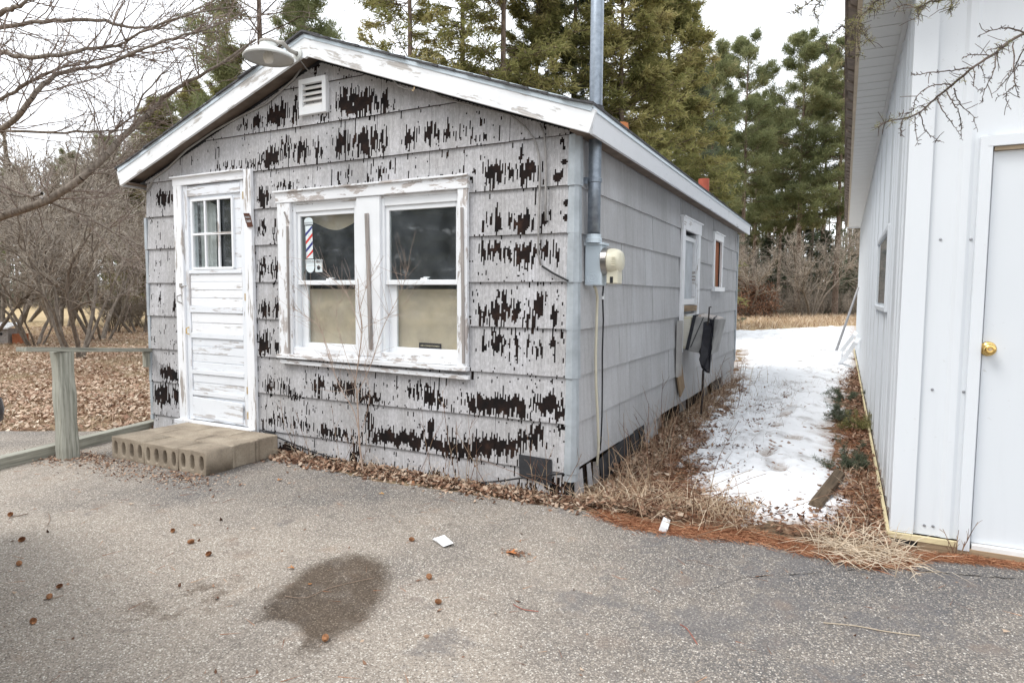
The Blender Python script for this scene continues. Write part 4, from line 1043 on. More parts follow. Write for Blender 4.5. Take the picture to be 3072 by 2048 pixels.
def shed_build():
    b = MB(); b.box(WBX+.02, WBX+8.4, WBY+.02, WBY+WL, .07, WBZ+.05); b.build('frame_wall', M['whitedoor'], shed)
    for k in range(15):        # side panels, 0.914 m each
        y0, y1 = k*.9144, min(WL, (k+1)*.9144-.001)
        ribbed('siding_panel', y0+.0 if k else .05, y1, lambda u, o, z: (WBX-o, WBY+u, z), .065+.002*(k % 2), WBZ-.01, M['whitesteel'])
    rise = lambda u: WBZ+.15+u*.30
    ribbed('siding_panel', .05, .31, lambda u, o, z: (WBX+u, WBY-o, z), .066, 0, M['whitesteel'], rise)
    for k in range(9):
        u0, u1 = .31+k*.9144, .31+(k+1)*.9144-.001
        ribbed('siding_panel', u0, min(8.4, u1), lambda u, o, z: (WBX+u, WBY-o, z), (2.085 if u0 < 1.27 else .066), 0, M['whitesteel'], lambda u: WBZ+.15+min(u, 4.2)*.30-max(0, u-4.2)*.30)
    # corner trim
    b = MB(); pts = [(-.02, -.02), (.085, -.02), (.085, -.012), (-.012, -.012), (-.012, .085), (-.02, .085)]
    b.prism([(WBX+x, WBY+y, .066) for x, y in pts], (0, 0, WBZ+.06)); b.build('corner_trim', M['whitesteel'], shed)
    # soffit of narrow perforated panels, with tan board and brown shingle edge outside
    y = -.35; k = 0
    while y < WL+.1:
        b = MB(); b.box(1.535, WBX-.001, WBY+y, WBY+y+.186, WBZ, WBZ+.012); b.box(1.535, WBX-.001, WBY+y+.186, WBY+y+.196, WBZ+.005, WBZ+.014, 1)
        b.build('soffit_panel', [M['soffit'], M['groove']], shed); y += .196; k += 1
    b = MB(); b.box(WBX-.03, WBX-.002, WBY-.3, WBY+WL, WBZ-.018, WBZ-.001); b.build('soffit_channel', M['soffit'], shed)
    board('soffit_trim', (1.522, WBY-.35, WBZ+.03), (1.522, WBY+WL+.1, WBZ+.03), .07, .026, (-1, 0, 0), M['tantrim'], shed)
    r = random.Random(5); y = -.4
    while y < WL+.1:
        w = .30*r.uniform(.93, 1.05); j = r.uniform(-.008, .008)
        b = MB(); b.hexa([(1.507, WBY+y, WBZ+.012), (1.462+j, WBY+y, WBZ+.035), (1.462+j, WBY+y+w-.008, WBZ+.035+.012), (1.507, WBY+y+w-.008, WBZ+.024),
                          (1.507, WBY+y, WBZ+.10), (1.462+j, WBY+y, WBZ+.07), (1.462+j, WBY+y+w-.008, WBZ+.07), (1.507, WBY+y+w-.008, WBZ+.10)])
        b.build('edge_shingle', M['brownshingle'], shed); y += w
    b = MB(); b.hexa([(1.44, WBY-.4, WBZ+.10), (WBX+4.2, WBY-.4, WBZ+1.5), (WBX+4.2, WBY+WL+.1, WBZ+1.5), (1.44, WBY+WL+.1, WBZ+.10), (1.44, WBY-.4, WBZ+.13), (WBX+4.2, WBY-.4, WBZ+1.53), (WBX+4.2, WBY+WL+.1, WBZ+1.53), (1.44, WBY+WL+.1, WBZ+.13)]); b.build('roof', M['brownshingle'], shed)
    b = MB(); b.box(1.51, WBX-.001, WBY+WL+.02, WBY+WL+.10, WBZ-.02, WBZ+.10); b.build('soffit_end', M['whitedoor'], shed)
    # yellowed base trim, timber sill, dark corner block
    board('base_trim', (WBX-.03, WBY-.024, .048), (WBX+.29, WBY-.024, .048), .03, .018, (0, -1, 0), M['foam'], shed)
    y = 0.0
    while y < WL-.2:
        board('base_trim', (WBX-.026, WBY+y-.02, .05), (WBX-.026, WBY+min(WL, y+1.2)-.006-.02, .05), .03, .018, (-1, 0, 0), M['foam'], shed); y += 1.2
    b = MB(); b.box(WBX-.005, WBX+.10, WBY-.012, WBY+.12, -.03, .034); b.build('corner_block', M['tarpaper'], shed)
    board('timber_sill', (WBX+.105, WBY-.004, -.0), (WBX+2.4, WBY-.004, -.0), .068, .05, (0, -1, 0), M['planwood'], shed)
    board('timber_sill', (WBX+.02, WBY+.14, .0), (WBX+.02, WBY+WL, .0), .068, .05, (-1, 0, 0), M['greywood'], shed)
    # the door
    x0, x1, z0, z1 = 2.128, 3.045, .060, 2.015
    b = MB(); b.box(x0, x1, WBY+.006, WBY+.05, z0, z1); d = b.build('door', M['whitedoor'], shed, bevel=.002)
    b = MB(); c = fr(2964, 1046, WBY); c = (float(c[0]), WBY+.006, float(c[2])-.0)
    b.lathe([(.0, .0), (.036, .0), (.036, .006), (.030, .012), (.013, .014), (.012, .030), (.022, .036), (.0275, .046), (.0265, .058), (.016, .064), (.010, .062), (.0, .062)], c, (0, -1, 0), n=24); b.build('door_knob', M['brass'], d, smooth=True)
    b = MB(); b.lathe([(.0, .0655), (.008, .0655), (.008, .06)], c, (0, -1, 0), n=12); b.build('key_cylinder', M['hinge'], d)
    jm = MB(); jm.prism([(2.068, WBY-.034, .022), (2.118, WBY-.034, .022), (2.126, WBY+.004, .022), (2.068, WBY+.004, .022)], (0, 0, 2.062)); jm.build('door_jamb', M['whitesteel'], shed, bevel=.002)
    b = MB(); b.box(2.04, 2.066, WBY-.010, WBY+.002, .02, .046); b.build('jamb_foot', M['whitesteel'], shed)
    jm = MB(); jm.box(3.05, 3.11, WBY-.034, WBY+.004, .022, 2.084); jm.build('door_jamb', M['whitesteel'], shed)
    b = MB(); b.box(2.1, 3.05, WBY-.036, WBY+.004, 2.034, 2.084); b.build('door_header', M['whitesteel'], shed)
    b = MB(); b.box(2.128, 3.045, WBY-.015, WBY+.03, 2.016, 2.032); b.build('weather_strip', M['tantrim'], shed)
    board('threshold', (2.128, WBY-.002, .045), (3.05, WBY-.002, .045), .026, .05, (0, -1, 0), M['vinyl_dirty'], shed)
    for i, (px, py) in enumerate(((2822, 718), (2913, 718), (2797, 1168), (2870, 1175), (2891, 1175), (2773, 1575), (2799, 1578), (2968, 232))):
        q = fr(px, py, WBY-.004); b = MB(); o_ = .004
        b.lathe([(0, .0), (.007, .0), (.007, .002), (.004, .003), (.004, .006), (.0, .006)], (float(q[0]), WBY-.001, float(q[2])), (0, -1, 0), n=10); b.build('screw', M['screw'], shed)
    # narrow side window
    y0, y1 = float(sd(2676, 700, WBX)[1]), float(sd(2641, 720, WBX)[1]); z0, z1 = float(sd(2668, 938, WBX)[2]), float(sd(2676, 672, WBX)[2])
    b = MB(); b.box(WBX-.012, WBX+.004, y0+.08, y1-.08, z0+.06, z1-.06); w = b.build('side_window', M['glass'], shed)
    b = MB(); b.box(WBX-.006, WBX-.001, y0+.08, y1-.08, z0+.06, z1-.06); b.build('blind', plain('window_blind', (.40, .40, .41), .7, 0, .06, 5), w)
    for a in ((y0, y0+.07, z0, z1), (y1-.07, y1, z0, z1), (y0+.07, y1-.07, z0, z0+.035), (y0+.07, y1-.07, z1-.035, z1)):
        b = MB(); b.box(WBX-.026, WBX-.001, a[0], a[1], a[2], a[3]); b.build('window_frame', M['whitesteel'], w, bevel=.004)
shed_build()

# ================================================================== THINGS ON AND ROUND THE SHOP
def meter():
    X = .135
    ya, yb = float(on(1754, 800, 0, .022)[1]), float(on(1820, 820, 0, X)[1]); z0, z1 = float(sd(1756, 857)[2]), float(sd(1756, 738)[2])
    t = empty('electric_meter', (0, (ya+yb)/2, z0), 'pale blue meter box with round cream electric meter beside the corner', 'electric meter')
    b = MB(); b.box(.022, X, ya, yb, z0, z1); b.build('meter_box', M['meterbox'], t, bevel=.006)
    b = MB(); b.box(.018, X+.012, ya-.008, yb+.008, z1-.002, z1+.014); b.build('box_lid', M['meterbox'], t, bevel=.003)
    ym = (ya+yb)/2; zm = z0+(z1-z0)*.60; c = (X, ym, zm); R = .088
    b = MB(); b.lathe([(0, 0), (R, 0), (R, .036), (R-.01, .038)], c, (1, 0, 0), n=32); b.build('steel_collar', M['steel'], t, smooth=False)
    b = MB(); b.lathe([(R-.008, .036), (R-.006, .06), (R-.014, .095), (R-.03, .118), (0, .121)], c, (1, 0, 0), n=32); b.build('meter_cover', M['cream'], t, smooth=True)
    b = MB(); b.box(X+.03, X+.105, ym-.045, ym+.05, zm-R-.055, zm-R+.03); b.build('seal_housing', M['cream'], t, bevel=.006)
    b = MB(); b.box(X+.055, X+.075, ym-.047, ym-.043, zm-R-.05, zm-R-.01); b.build('seal_slot', M['black'], t)
    for q in range(5):
        b = MB(); b.box(X+.075, X+.10, ym-R-.0005+.006, ym-R+.012, zm-.03+q*.012, zm-.025+q*.012); b.build('cover_rib', M['cream'], t)
    b = MB(); b.tube([(.09, ya-.002, z0+.045)], .001, 6) if False else None
    for rr in (.034, .022, .010):
        b = MB(); n = 20; b.lathe([(rr, 0), (rr+.004, .002), (rr+.006, 0)], (.078, ya, z0+.05), (0, -1, 0), n=n); b.build('knockout', M['meterbox'], t)
    b = MB(); b.lathe([(.052, 0), (.052, .03), (.046, .034), (.046, .055)], (.078, float(on(1783, 600, 0, .078)[1]), z1+.012), n=20); b.build('conduit_hub', M['meterbox'], t)
    b = MB(); b.tube([(.05, yb+.0, z0-.006), (.05, yb+.25, z0+.01), (.04, yb+.5, z0+.004)], .005, 6); b.build('ground_wire', M['wire'], t)
    # service mast
    m = empty('service_mast', (.078, ya+.07, z1+.06), 'tall grey galvanised conduit rising from meter box through the eave', 'conduit')
    p = (.078, float(on(1783, 600, 0, .078)[1]))
    b = MB(); b.tube([(p[0], p[1], z1+.05), (p[0], p[1], 2.0), (p[0], p[1], 2.6), (p[0], p[1]+.0, 5.6)], .0405, 20); b.build('pipe', M['galv'], m, smooth=True)
    b = MB(); b.lathe([(.0425, 0), (.0465, .004), (.0465, .026), (.0425, .03)], (p[0], p[1], float(sd(1783, 549, .078)[2])), n=20); b.box(.018, .05, p[1]-.06, p[1]-.045, float(sd(1783, 549, .078)[2])-.01, float(sd(1783, 549, .078)[2])+.03); b.build('pipe_strap', M['galv'], m)
    zt = rake_z(.078)+.16; b = MB(); b.lathe([(.07, -.02), (.055, .02), (.044, .05)], (p[0], p[1], zt), n=20); b.build('roof_boot', M['black'], m, smooth=True)
    b = MB(); b.lathe([(.06, 0), (.075, .04), (.06, .12), (.0, .15)], (p[0], p[1], 5.55), n=16); b.build('weather_head', M['galv'], m)
    # two cords below the box
    def cord(name, pts, r, mat, label):
        b = MB(); b.tube([tuple(sd(px, py, x)) for px, py, x in pts], r, 8); tag(b.build(name, mat, smooth=True), label, 'cable')
    cord('hanging_cable', [(1783, 858, .06), (1788, 868, .06), (1792, 890, .05), (1790, 960, .045), (1787, 1060, .045), (1788, 1150, .045), (1793, 1250, .05), (1796, 1340, .05), (1791, 1395, .05)], .0095, plain('cream_cable', (.62, .58, .46), .5, 0, .1, 8), 'thick cream cable hanging down from the meter box')
    cord('hanging_cable', [(1810, 858, .09), (1808, 890, .06), (1810, 960, .05), (1807, 1060, .05), (1807, 1150, .05), (1806, 1250, .05), (1803, 1320, .05), (1800, 1350, .05)], .0055, M['black'], 'thin black cable hanging down from the meter box')
    b = MB(); q = sd(1808, 880, .06); b.tube([tuple(q), tuple(q+np.array([0, 0, -.04]))], .011, 8); b.build('cable_sleeve', M['vinyl'], t)
meter()

def yard_lamp():
    y = -.44; c = fr(806, 176, y); C = Vector([float(k) for k in c])
    t = empty('barn_lamp', C, 'round white enamel barn lamp on an arm from the gable peak', 'lamp')
    R = 72/1932*float((np.array(C)-CAM) @ _fw)
    prof = [(R, 0.0), (R+.004, .004), (R*.97, .016), (R*.86, .038), (R*.62, .055), (R*.40, .064), (.060, .072), (.058, .102), (.052, .108), (.0, .110)]
    b = MB(); b.recalc = False; b.lathe(prof, C, n=36); b.build('lamp_shade', M['lampshade'], t, smooth=True)
    b = MB(); b.lathe([(r*.985, h-.005) for r, h in prof[:7]]+[(.0, .066)], C, n=36); b.build('shade_lining', M['lampin'], t, smooth=True)
    b = MB(); b.lathe([(.060, .100), (.062, .104), (.062, .112), (.058, .118), (0, .118)], C, n=24); b.build('cap', plain('grey_cap', (.35, .33, .30), .6), t)
    b = MB(); b.lathe([(.0, -.036), (.026, -.028), (.038, -.004), (.036, .02), (.022, .045), (.018, .064)], C, n=20); b.build('bulb', M['bulb'], t, smooth=True)
    e = fr(893, 163, -OV-.03); E = Vector([float(k) for k in e])
    P = [C+Vector((.03, .02, .112)), C+Vector((.08, .05, .112)), C.lerp(E, .72)+Vector((0, 0, .035)), E]
    b = MB(); b.tube(P, .0145, 10); b.build('arm', plain('arm_paint', (.42, .40, .37), .55), t, smooth=True)
    b = MB(); b.lathe([(.04, 0), (.04, .008), (.018, .016)], E+Vector((0, .004, 0)), (0, -1, 0), n=16); b.build('wall_flange', M['lampshade'], t)
    w = [E+Vector((.0, -.01, -.02)), Vector([float(k) for k in fr(903, 184, -.15)]), Vector([float(k) for k in fr(918, 205, -.08)]), Vector([float(k) for k in fr(934, 221, -.04)]), Vector([float(k) for k in fr(948, 214, -.03)])]
    b = MB(); b.tube([tuple(k) for k in w], .004, 6); b.build('lamp_wire', M['wire'], t)
yard_lamp()

def air_conditioner():
    y0 = float(sd(2043, 1000)[1]); z1 = float(sd(2043, 950)[2]); z0 = float(sd(2043, 1045)[2])
    W = .42
    t = empty('air_conditioner', (.2, y0+W/2, z0), 'window air conditioner half wrapped in torn black plastic on side wall', 'air conditioner')
    b = MB(); b.box(-.05, .10, y0, y0+W, z0, z1); b.build('sleeve', M['cream'], t, bevel=.004)
    n = 14
    for k in range(n):
        z = z0+.03+(z1-z0-.05)*k/n; b = MB(); b.box(.012, .092, y0-.004, y0, z, z+(z1-z0)*.028); b.build('louvre', M['vinyl_dirty'], t)
    # leaning wrapped body
    tl = -.10
    def Q(x, y, z): return (x-(z1-z)*.20+.02, y, z)
    b = MB(); b.hexa([Q(.12, y0-.02, z0-.02), Q(.37, y0-.02, z0-.05), Q(.37, y0+W, z0-.05), Q(.12, y0+W, z0-.02), Q(.12, y0-.02, z1+.01), Q(.37, y0-.02, z1-.02), Q(.37, y0+W, z1-.02), Q(.12, y0+W, z1+.01)])
    b.build('wrapped_body', M['tarpgrey'], t, bevel=.006)
    b = MB(); b.hexa([Q(.10, y0-.025, z0-.01), Q(.135, y0-.025, z0-.01), Q(.135, y0+W+.01, z0-.01), Q(.10, y0+W+.01, z0-.01), Q(.10, y0-.025, z1+.02), Q(.135, y0-.025, z1+.02), Q(.135, y0+W+.01, z1+.03), Q(.10, y0+W+.01, z1+.03)]); b.build('plastic_band', M['tarp'], t)
    b = MB(); b.tube([Q(.21, y0-.024, z1+.0), Q(.15, y0-.024, z0+.02)], .004, 5); b.build('strap', M['tarp'], t)
    b = MB(); b.hexa([Q(.14, y0+.0, z1+.008), Q(.36, y0+.0, z1-.018), Q(.36, y0+W-.05, z1-.018), Q(.14, y0+W-.05, z1+.008), Q(.15, y0+.03, z1+.03), Q(.31, y0+.03, z1+.004), Q(.31, y0+W-.1, z1+.004), Q(.15, y0+W-.1, z1+.03)]); b.build('snow_cap', M['snow'], t, bevel=.004)
    # black sheet drooping on the near side, cut ragged
    P = [on(a, c, 1, y0-.045) for a, c in ((2110, 966), (2119, 964), (2133, 971), (2138, 985), (2133, 1050), (2128, 1119), (2120, 1117), (2110, 1110), (2104, 1104), (2101, 1088), (2097, 1078), (2099, 1066), (2097, 1056), (2103, 1040), (2104, 1020), (2109, 992))]
    b = MB(); b.prism([tuple(q+np.array([0, .02*math.sin(k*1.9), 0])) for k, q in enumerate(P)], (.004, .006, 0)); b.build('torn_plastic', M['tarp'], t)
    P = [on(a, c, 1, y0+.05) for a, c in ((2130, 954), (2140, 958), (2153, 967), (2143, 1000), (2133, 1040), (2130, 1010))]
    b = MB(); b.prism([tuple(q) for q in P], (.004, .006, 0)); b.build('torn_plastic', M['tarp'], t)
    # torn sheet hanging over the outer end
    r = random.Random(4); nu, nv = 9, 14; g = []
    for j in range(nv+1):
        v = j/nv
        for i in range(nu+1):
            u = i/nu
            x = .335-(v*.55)*.14+.012*math.sin(7*u+3*v)+.02*r.random()*v; y = y0-.07+u*(W+.06)*(1-.25*v); z = z1+.0-v*(.56+.03*r.random()-.30*max(0, u-.35))+.02*math.sin(5*u)
            if i == 0: x -= .03*math.sin(v*9)*v; y += .02*math.sin(v*13)
            g.append((x, y, z))
    b = MB(); b.v = g; b.f = [(j*(nu+1)+i, j*(nu+1)+i+1, (j+1)*(nu+1)+i+1, (j+1)*(nu+1)+i) for j in range(nv) for i in range(nu)]; b.m = [0]*len(b.f); b.build('torn_plastic', M['tarp'], t, smooth=True)
    b = MB(); a = Q(.27, y0-.03, z1-.01); b.poly([a, (.345, y0-.07, z1-.03), (.335, y0-.05, z1-.22), Q(.30, y0-.03, z1-.09)]); b.build('torn_plastic', M['tarp'], t)
    # fallen accordion filler strip and board hanging below the sill
    p, q = sd(2040, 962, .045), sd(2043, 1126, .045); f = empty('filler_strip', q, 'ribbed grey filler strip hanging below the side window', 'filler strip')
    for k in range(4):
        yy0 = float(p[1])-.07+k*.045; b = MB(); b.prism([(.03, yy0, float(q[2])), (.055, yy0+.022, float(q[2])), (.03, yy0+.043, float(q[2]))], (0, 0, float(p[2]-q[2]))); b.build('rib', plain('grey_filler', (.36, .35, .34), .7) if k == 0 else bpy.data.materials['grey_filler'], f)
    a, c = sd(2036, 1100, .035), sd(2046, 1176, .05); o = board('loose_plank', a, c, .20, .02, (1, 0, 0), M['planwood'], None); tag(o, 'short brown plank dangling under the ribbed filler strip', 'plank')
    s = MB(); P = [gd(2103, 1262), on(2110, 1110, 1, y0-.02), on(2127, 940, 1, y0-.03), on(2128, 921, 1, y0-.03), on(2134, 921, 1, y0-.03)]
    s.tube([tuple(P[0]-np.array([0, 0, .1])), tuple(P[1])], .012, 8); s.tube([tuple(P[1]), tuple(P[2]), tuple(P[3]), tuple(P[4])], .008, 6)
    tag(s.build('metal_stake', plain('dark_iron', (.05, .04, .036), .8, .2, .3, 20)), 'thin rusty stake propping the air conditioner from the ground', 'stake')
air_conditioner()

# ---------------------------------------------------------------- concrete block step
def block_mesh(w, d, h, nh):
    """block with its cores facing the front (-y)"""
    if nh == 0:
        b = MB(); pts = [(0, 0), (w, 0), (w, .022), (w-.014, .036), (w-.014, d-.036), (w, d-.022), (w, d), (0, d)]
        b.prism([(x, y, 0) for x, y in pts], (0, 0, h)); o = b.build('concrete_block', M['concrete'], None, bevel=.007); me = o.data; bpy.data.objects.remove(o); return me
    cu = bpy.data.curves.new('blk', 'CURVE'); cu.dimensions = '2D'; cu.fill_mode = 'BOTH'; cu.extrude = d/2; cu.bevel_depth = .006; cu.bevel_resolution = 1; cu.offset = -.006
    def spl(pts):
        s = cu.splines.new('POLY'); s.points.add(len(pts)-1); s.use_cyclic_u = True
        for p, q in zip(s.points, pts): p.co = (q[0], q[1], 0, 1)
    spl([(0, 0), (w, 0), (w, h*.97), (w*.5, h*1.01), (0, h*.98)])
    for k in range(nh):
        cx = w*(k+.5)/nh; rx, rz = .0225, .055
        spl([(cx+rx*(abs(math.cos(a))**.7)*math.copysign(1, math.cos(a)), h*.48+rz*math.sin(a)) for a in [i/16*2*math.pi for i in range(16)]])
    o = bpy.data.objects.new('blk', cu); COL.objects.link(o); bpy.context.view_layer.update()
    me = bpy.data.meshes.new_from_object(o.evaluated_get(bpy.context.evaluated_depsgraph_get())); bpy.data.objects.remove(o)
    me.transform(Matrix(((1, 0, 0, 0), (0, 0, -1, d/2), (0, 1, 0, 0), (0, 0, 0, 1))))
    me.flip_normals(); me.materials.clear(); me.materials.append(M['concrete']); me.name = 'concrete_block'
    return me
def step():
    c0 = gd(621, 1428); x1, y0 = float(c0[0]), float(c0[1]); x0 = float(fr(336, 1330, y0)[0])
    y1 = -.095; D = (y1-y0)/3; W = x1-x0; H = .172
    s = empty('block_step', ((x0+x1)/2, (y0+y1)/2, 0), 'low step of concrete blocks in front of the white door', 'step')
    r = random.Random(2)
    cols = [4/11, 4/11, 3/11]
    for row in range(3):
        xx = x0
        cw = cols if row != 1 else [2.4/11, 4.4/11, 4.2/11]
        for k, f in enumerate(cw):
            w = W*f; nh = (4, 4, 3)[k] if row == 0 else 0
            me = block_mesh(w-.004, D-.004, H+r.uniform(-.004, .004), nh)
            o = link('concrete_block', me, s); o.matrix_basis = Matrix.Translation((xx+.002, y0+row*D+.002, -.002)) @ Matrix.Rotation(r.uniform(-.006, .006), 4, 'Z')
            xx += w
step()

def railing():
    base = gd(205, 1372); A = Vector((-4.205, -.02, float(fr(465, 1053)[2]))); 
    B = Vector((float(base[0]), float(base[1]), 0)); topz = float(on(200, 1056, 1, base[1])[2]); Bt = Vector((B.x, B.y, topz+.018))
    t = empty('wooden_railing', (B.x, B.y, 0), 'short weathered wooden rail from a thick post to the shop corner', 'railing')
    b = MB(); n = 8; r = random.Random(8)
    for k in range(n+1):
        z = -.03+(topz+.03)*k/n; w = .062+.004*math.sin(k*1.7); cx, cy = B.x-.008*k/n*3, B.y
        b.v += [(cx+dx*w, cy+dy*w, z) for dx, dy in ((-1, -.72), (-.72, -1), (.72, -1), (1, -.72), (1, .72), (.72, 1), (-.72, 1), (-1, .72))]
    for k in range(n):
        for q in range(8): b.f.append((k*8+q, k*8+(q+1) % 8, k*8+8+(q+1) % 8, k*8+8+q))
    b.f += [tuple(range(7, -1, -1)), tuple(range(n*8, n*8+8))]; b.m = [0]*len(b.f)
    g = G('post_grain', .88, 0, .25); p = g.pos(); nn = g.noise(g.scale(p, (60, 60, 2.5)), 1.0, 5, .68)
    g.col(g.ramp(nn, [(.3, (.17, .17, .14)), (.5, (.34, .34, .29)), (.72, (.47, .465, .41))])); g.bump(nn, .6, .006)
    b.build('post', g.done(), t)
    d = (Bt-A); best = 1
    for q in np.linspace(1, 3, 200):
        P = np.array(A+d*float(q))-CAM
        if 1536+FPX*(P@_rt)/(P@_fw) < 66: best = float(q); break
    E = A+d*best; E.z = topz+.018
    Az = float(fr(470, 1052, -.03)[2])
    board('top_rail', (E.x, E.y, topz+.018+(topz+.018-Az)*(best-1)), (A.x, A.y, Az), .085, .034, (0, 0, 1), M['postwood'], t)
    board('bracket', (-4.208, -.035, Az-.155), (-4.208, -.035, Az-.017), .055, .05, (-1, 0, 0), M['postwood'], t)
    # long timber lying on the ground
    P0, P1 = gd(-60, 1402, .04), gd(505, 1262, .04)
    o = board('kerb_timber', tuple(P0), tuple(P1), .095, .085, (0, 0, 1), M['postwood'], None); tag(o, 'long squared timber lying on asphalt behind the rail post', 'timber')
railing()

def log_timber():
    a, c = gd(2443, 1520, .05), gd(2515, 1425, .05)
    o = board('fallen_timber', tuple(a), tuple(c), .075, .085, (.5, 0, 1), mat_wood('rotten_wood', (.125, .092, .062)), None, bevel=.014); tag(o, 'rotten brown timber lying in the snow beside the shed', 'timber')
    a = gd(1990, 1588, .02); c = gd(1998, 1562, .02)
    o = board('wood_offcut', tuple(a), tuple(c), .042, .035, (.4, 0, 1), M['paint_worn'], None); tag(o, 'small pale wood offcut lying on the needle strip', 'wood offcut')
    o = MB(); P = [gd(*q, .004) for q in ((1297, 1618), (1333, 1612), (1352, 1625), (1360, 1637), (1330, 1641), (1312, 1630))]
    for k in range(len(P)): P[k] = P[k]+np.array([0, 0, .012*(k % 2)+.003])
    o.prism([tuple(p) for p in P], (0, 0, .0015)); tag(o.build('paper_scrap', M['paper']), 'torn white paper scrap lying on the asphalt', 'paper scrap')
log_timber()

def far_end_things():
    b = MB(); a, c = gd(2503, 1068), on(2575, 862, 0, WBX-.03); b.tube([tuple(a), tuple(c)], [.03, .02], 8)
    tag(b.build('leaning_pole', plain('grey_pole', (.38, .38, .39), .6, .2), smooth=True), 'long thin grey pole leaning on the far end of the shed', 'pole')
    t = empty('downspout', gd(2525, 1090), 'white downspout pieces lying against the shed wall beside the pole', 'downspout')
    for (p, q, x) in (((2520, 1090), (2572, 1020), 1.70), ((2512, 1068), (2566, 1000), 1.66)):
        A = gd(*p, .04); D = on(q[0], q[1], 0, WBX-.06); board('pipe_length', tuple(A), tuple(D), .10, .07, (-1, 0, .6), M['vinyl'], t)
    q = gd(2497, 1085); b = MB(); k = .16
    b.hexa([(q[0]-k, q[1]-k, .0), (q[0]+k, q[1]-k, .0), (q[0]+k, q[1]+k, .0), (q[0]-k, q[1]+k, .0), (q[0]-k*1.15, q[1]-k*1.15, .22), (q[0]+k*1.15, q[1]-k*1.15, .22), (q[0]+k*1.15, q[1]+k*1.15, .22), (q[0]-k*1.15, q[1]+k*1.15, .22)])
    tag(b.build('white_tub', M['vinyl'], bevel=.02), 'white plastic tub standing in the snow by the pole', 'tub')
far_end_things()

def left_yard():
    q = gd(18, 1032); s = .11*np.linalg.norm(q-CAM)/8.5
    t = empty('birdhouse', q, 'small grey birdhouse with white roof at the left edge of the yard', 'birdhouse')
    u = Vector((_rt0[0], _rt0[1], 0)); v = Vector((_fw[0], _fw[1], 0)).normalized(); Z = Vector((0, 0, 1)); Q = Vector([float(k) for k in q])
    k = float(np.linalg.norm(q-CAM))/1932
    def P(a, b_, c): return tuple(Q+u*(a*k)+v*(b_*k)+Z*(c*k))
    b = MB(); b.hexa([P(-32, 0, 0), P(5, 0, 0), P(5, 30, 0), P(-32, 30, 0), P(-32, 0, 36), P(5, 0, 36), P(5, 30, 36), P(-32, 30, 36)]); b.build('box', M['greywood'], t)
    b = MB(); b.hexa([P(-38, -6, 36), P(10, -6, 36), P(10, 34, 46), P(-38, 34, 46), P(-38, -6, 39), P(10, -6, 39), P(10, 34, 50), P(-38, 34, 50)]); b.build('roof', M['vinyl'], t)
    b = MB(); b.lathe([(0, 0), (3.6*k, 0)], P(-10, -.6, 24), tuple(-v), n=14); b.build('entry_hole', M['black'], t)
    b = MB(); b.hexa([P(12, 4, 0), P(36, 4, 0), P(36, 24, 0), P(12, 24, 0), P(12, 4, 24), P(36, 4, 24), P(36, 24, 24), P(12, 24, 24)])
    tag(b.build('wooden_crate', M['plywood']), 'small reddish wooden box beside the birdhouse', 'box')
    a = gd(318, 1003); kk = np.linalg.norm(a-CAM)/1932
    o = board('survey_stake', tuple(a), tuple(a+np.array([0, 0, 36*kk])), 4.5*kk, 3*kk, tuple(-v), plain('fresh_stake_wood', (.62, .43, .26), .8), None); tag(o, 'short pale wooden stake standing in the leafy lawn', 'stake')
    a = gd(369, 978); kk = np.linalg.norm(a-CAM)/1932
    t = empty('clothes_line_post', a, 'dark clothes line post with a white crossbar behind the lawn', 'post')
    A = Vector([float(c) for c in a]); b = MB(); b.tube([A-Z*.1, A+u*(8*kk)+Z*(118*kk)], 3.0*kk, 8); b.build('post', plain('dark_post', (.10, .055, .04), .85), t)
    b = MB(); b.tube([A+u*(-24*kk)+Z*(121*kk), A+u*(40*kk)+Z*(115*kk)], 1.6*kk, 6); b.build('crossbar', M['vinyl'], t)
left_yard()

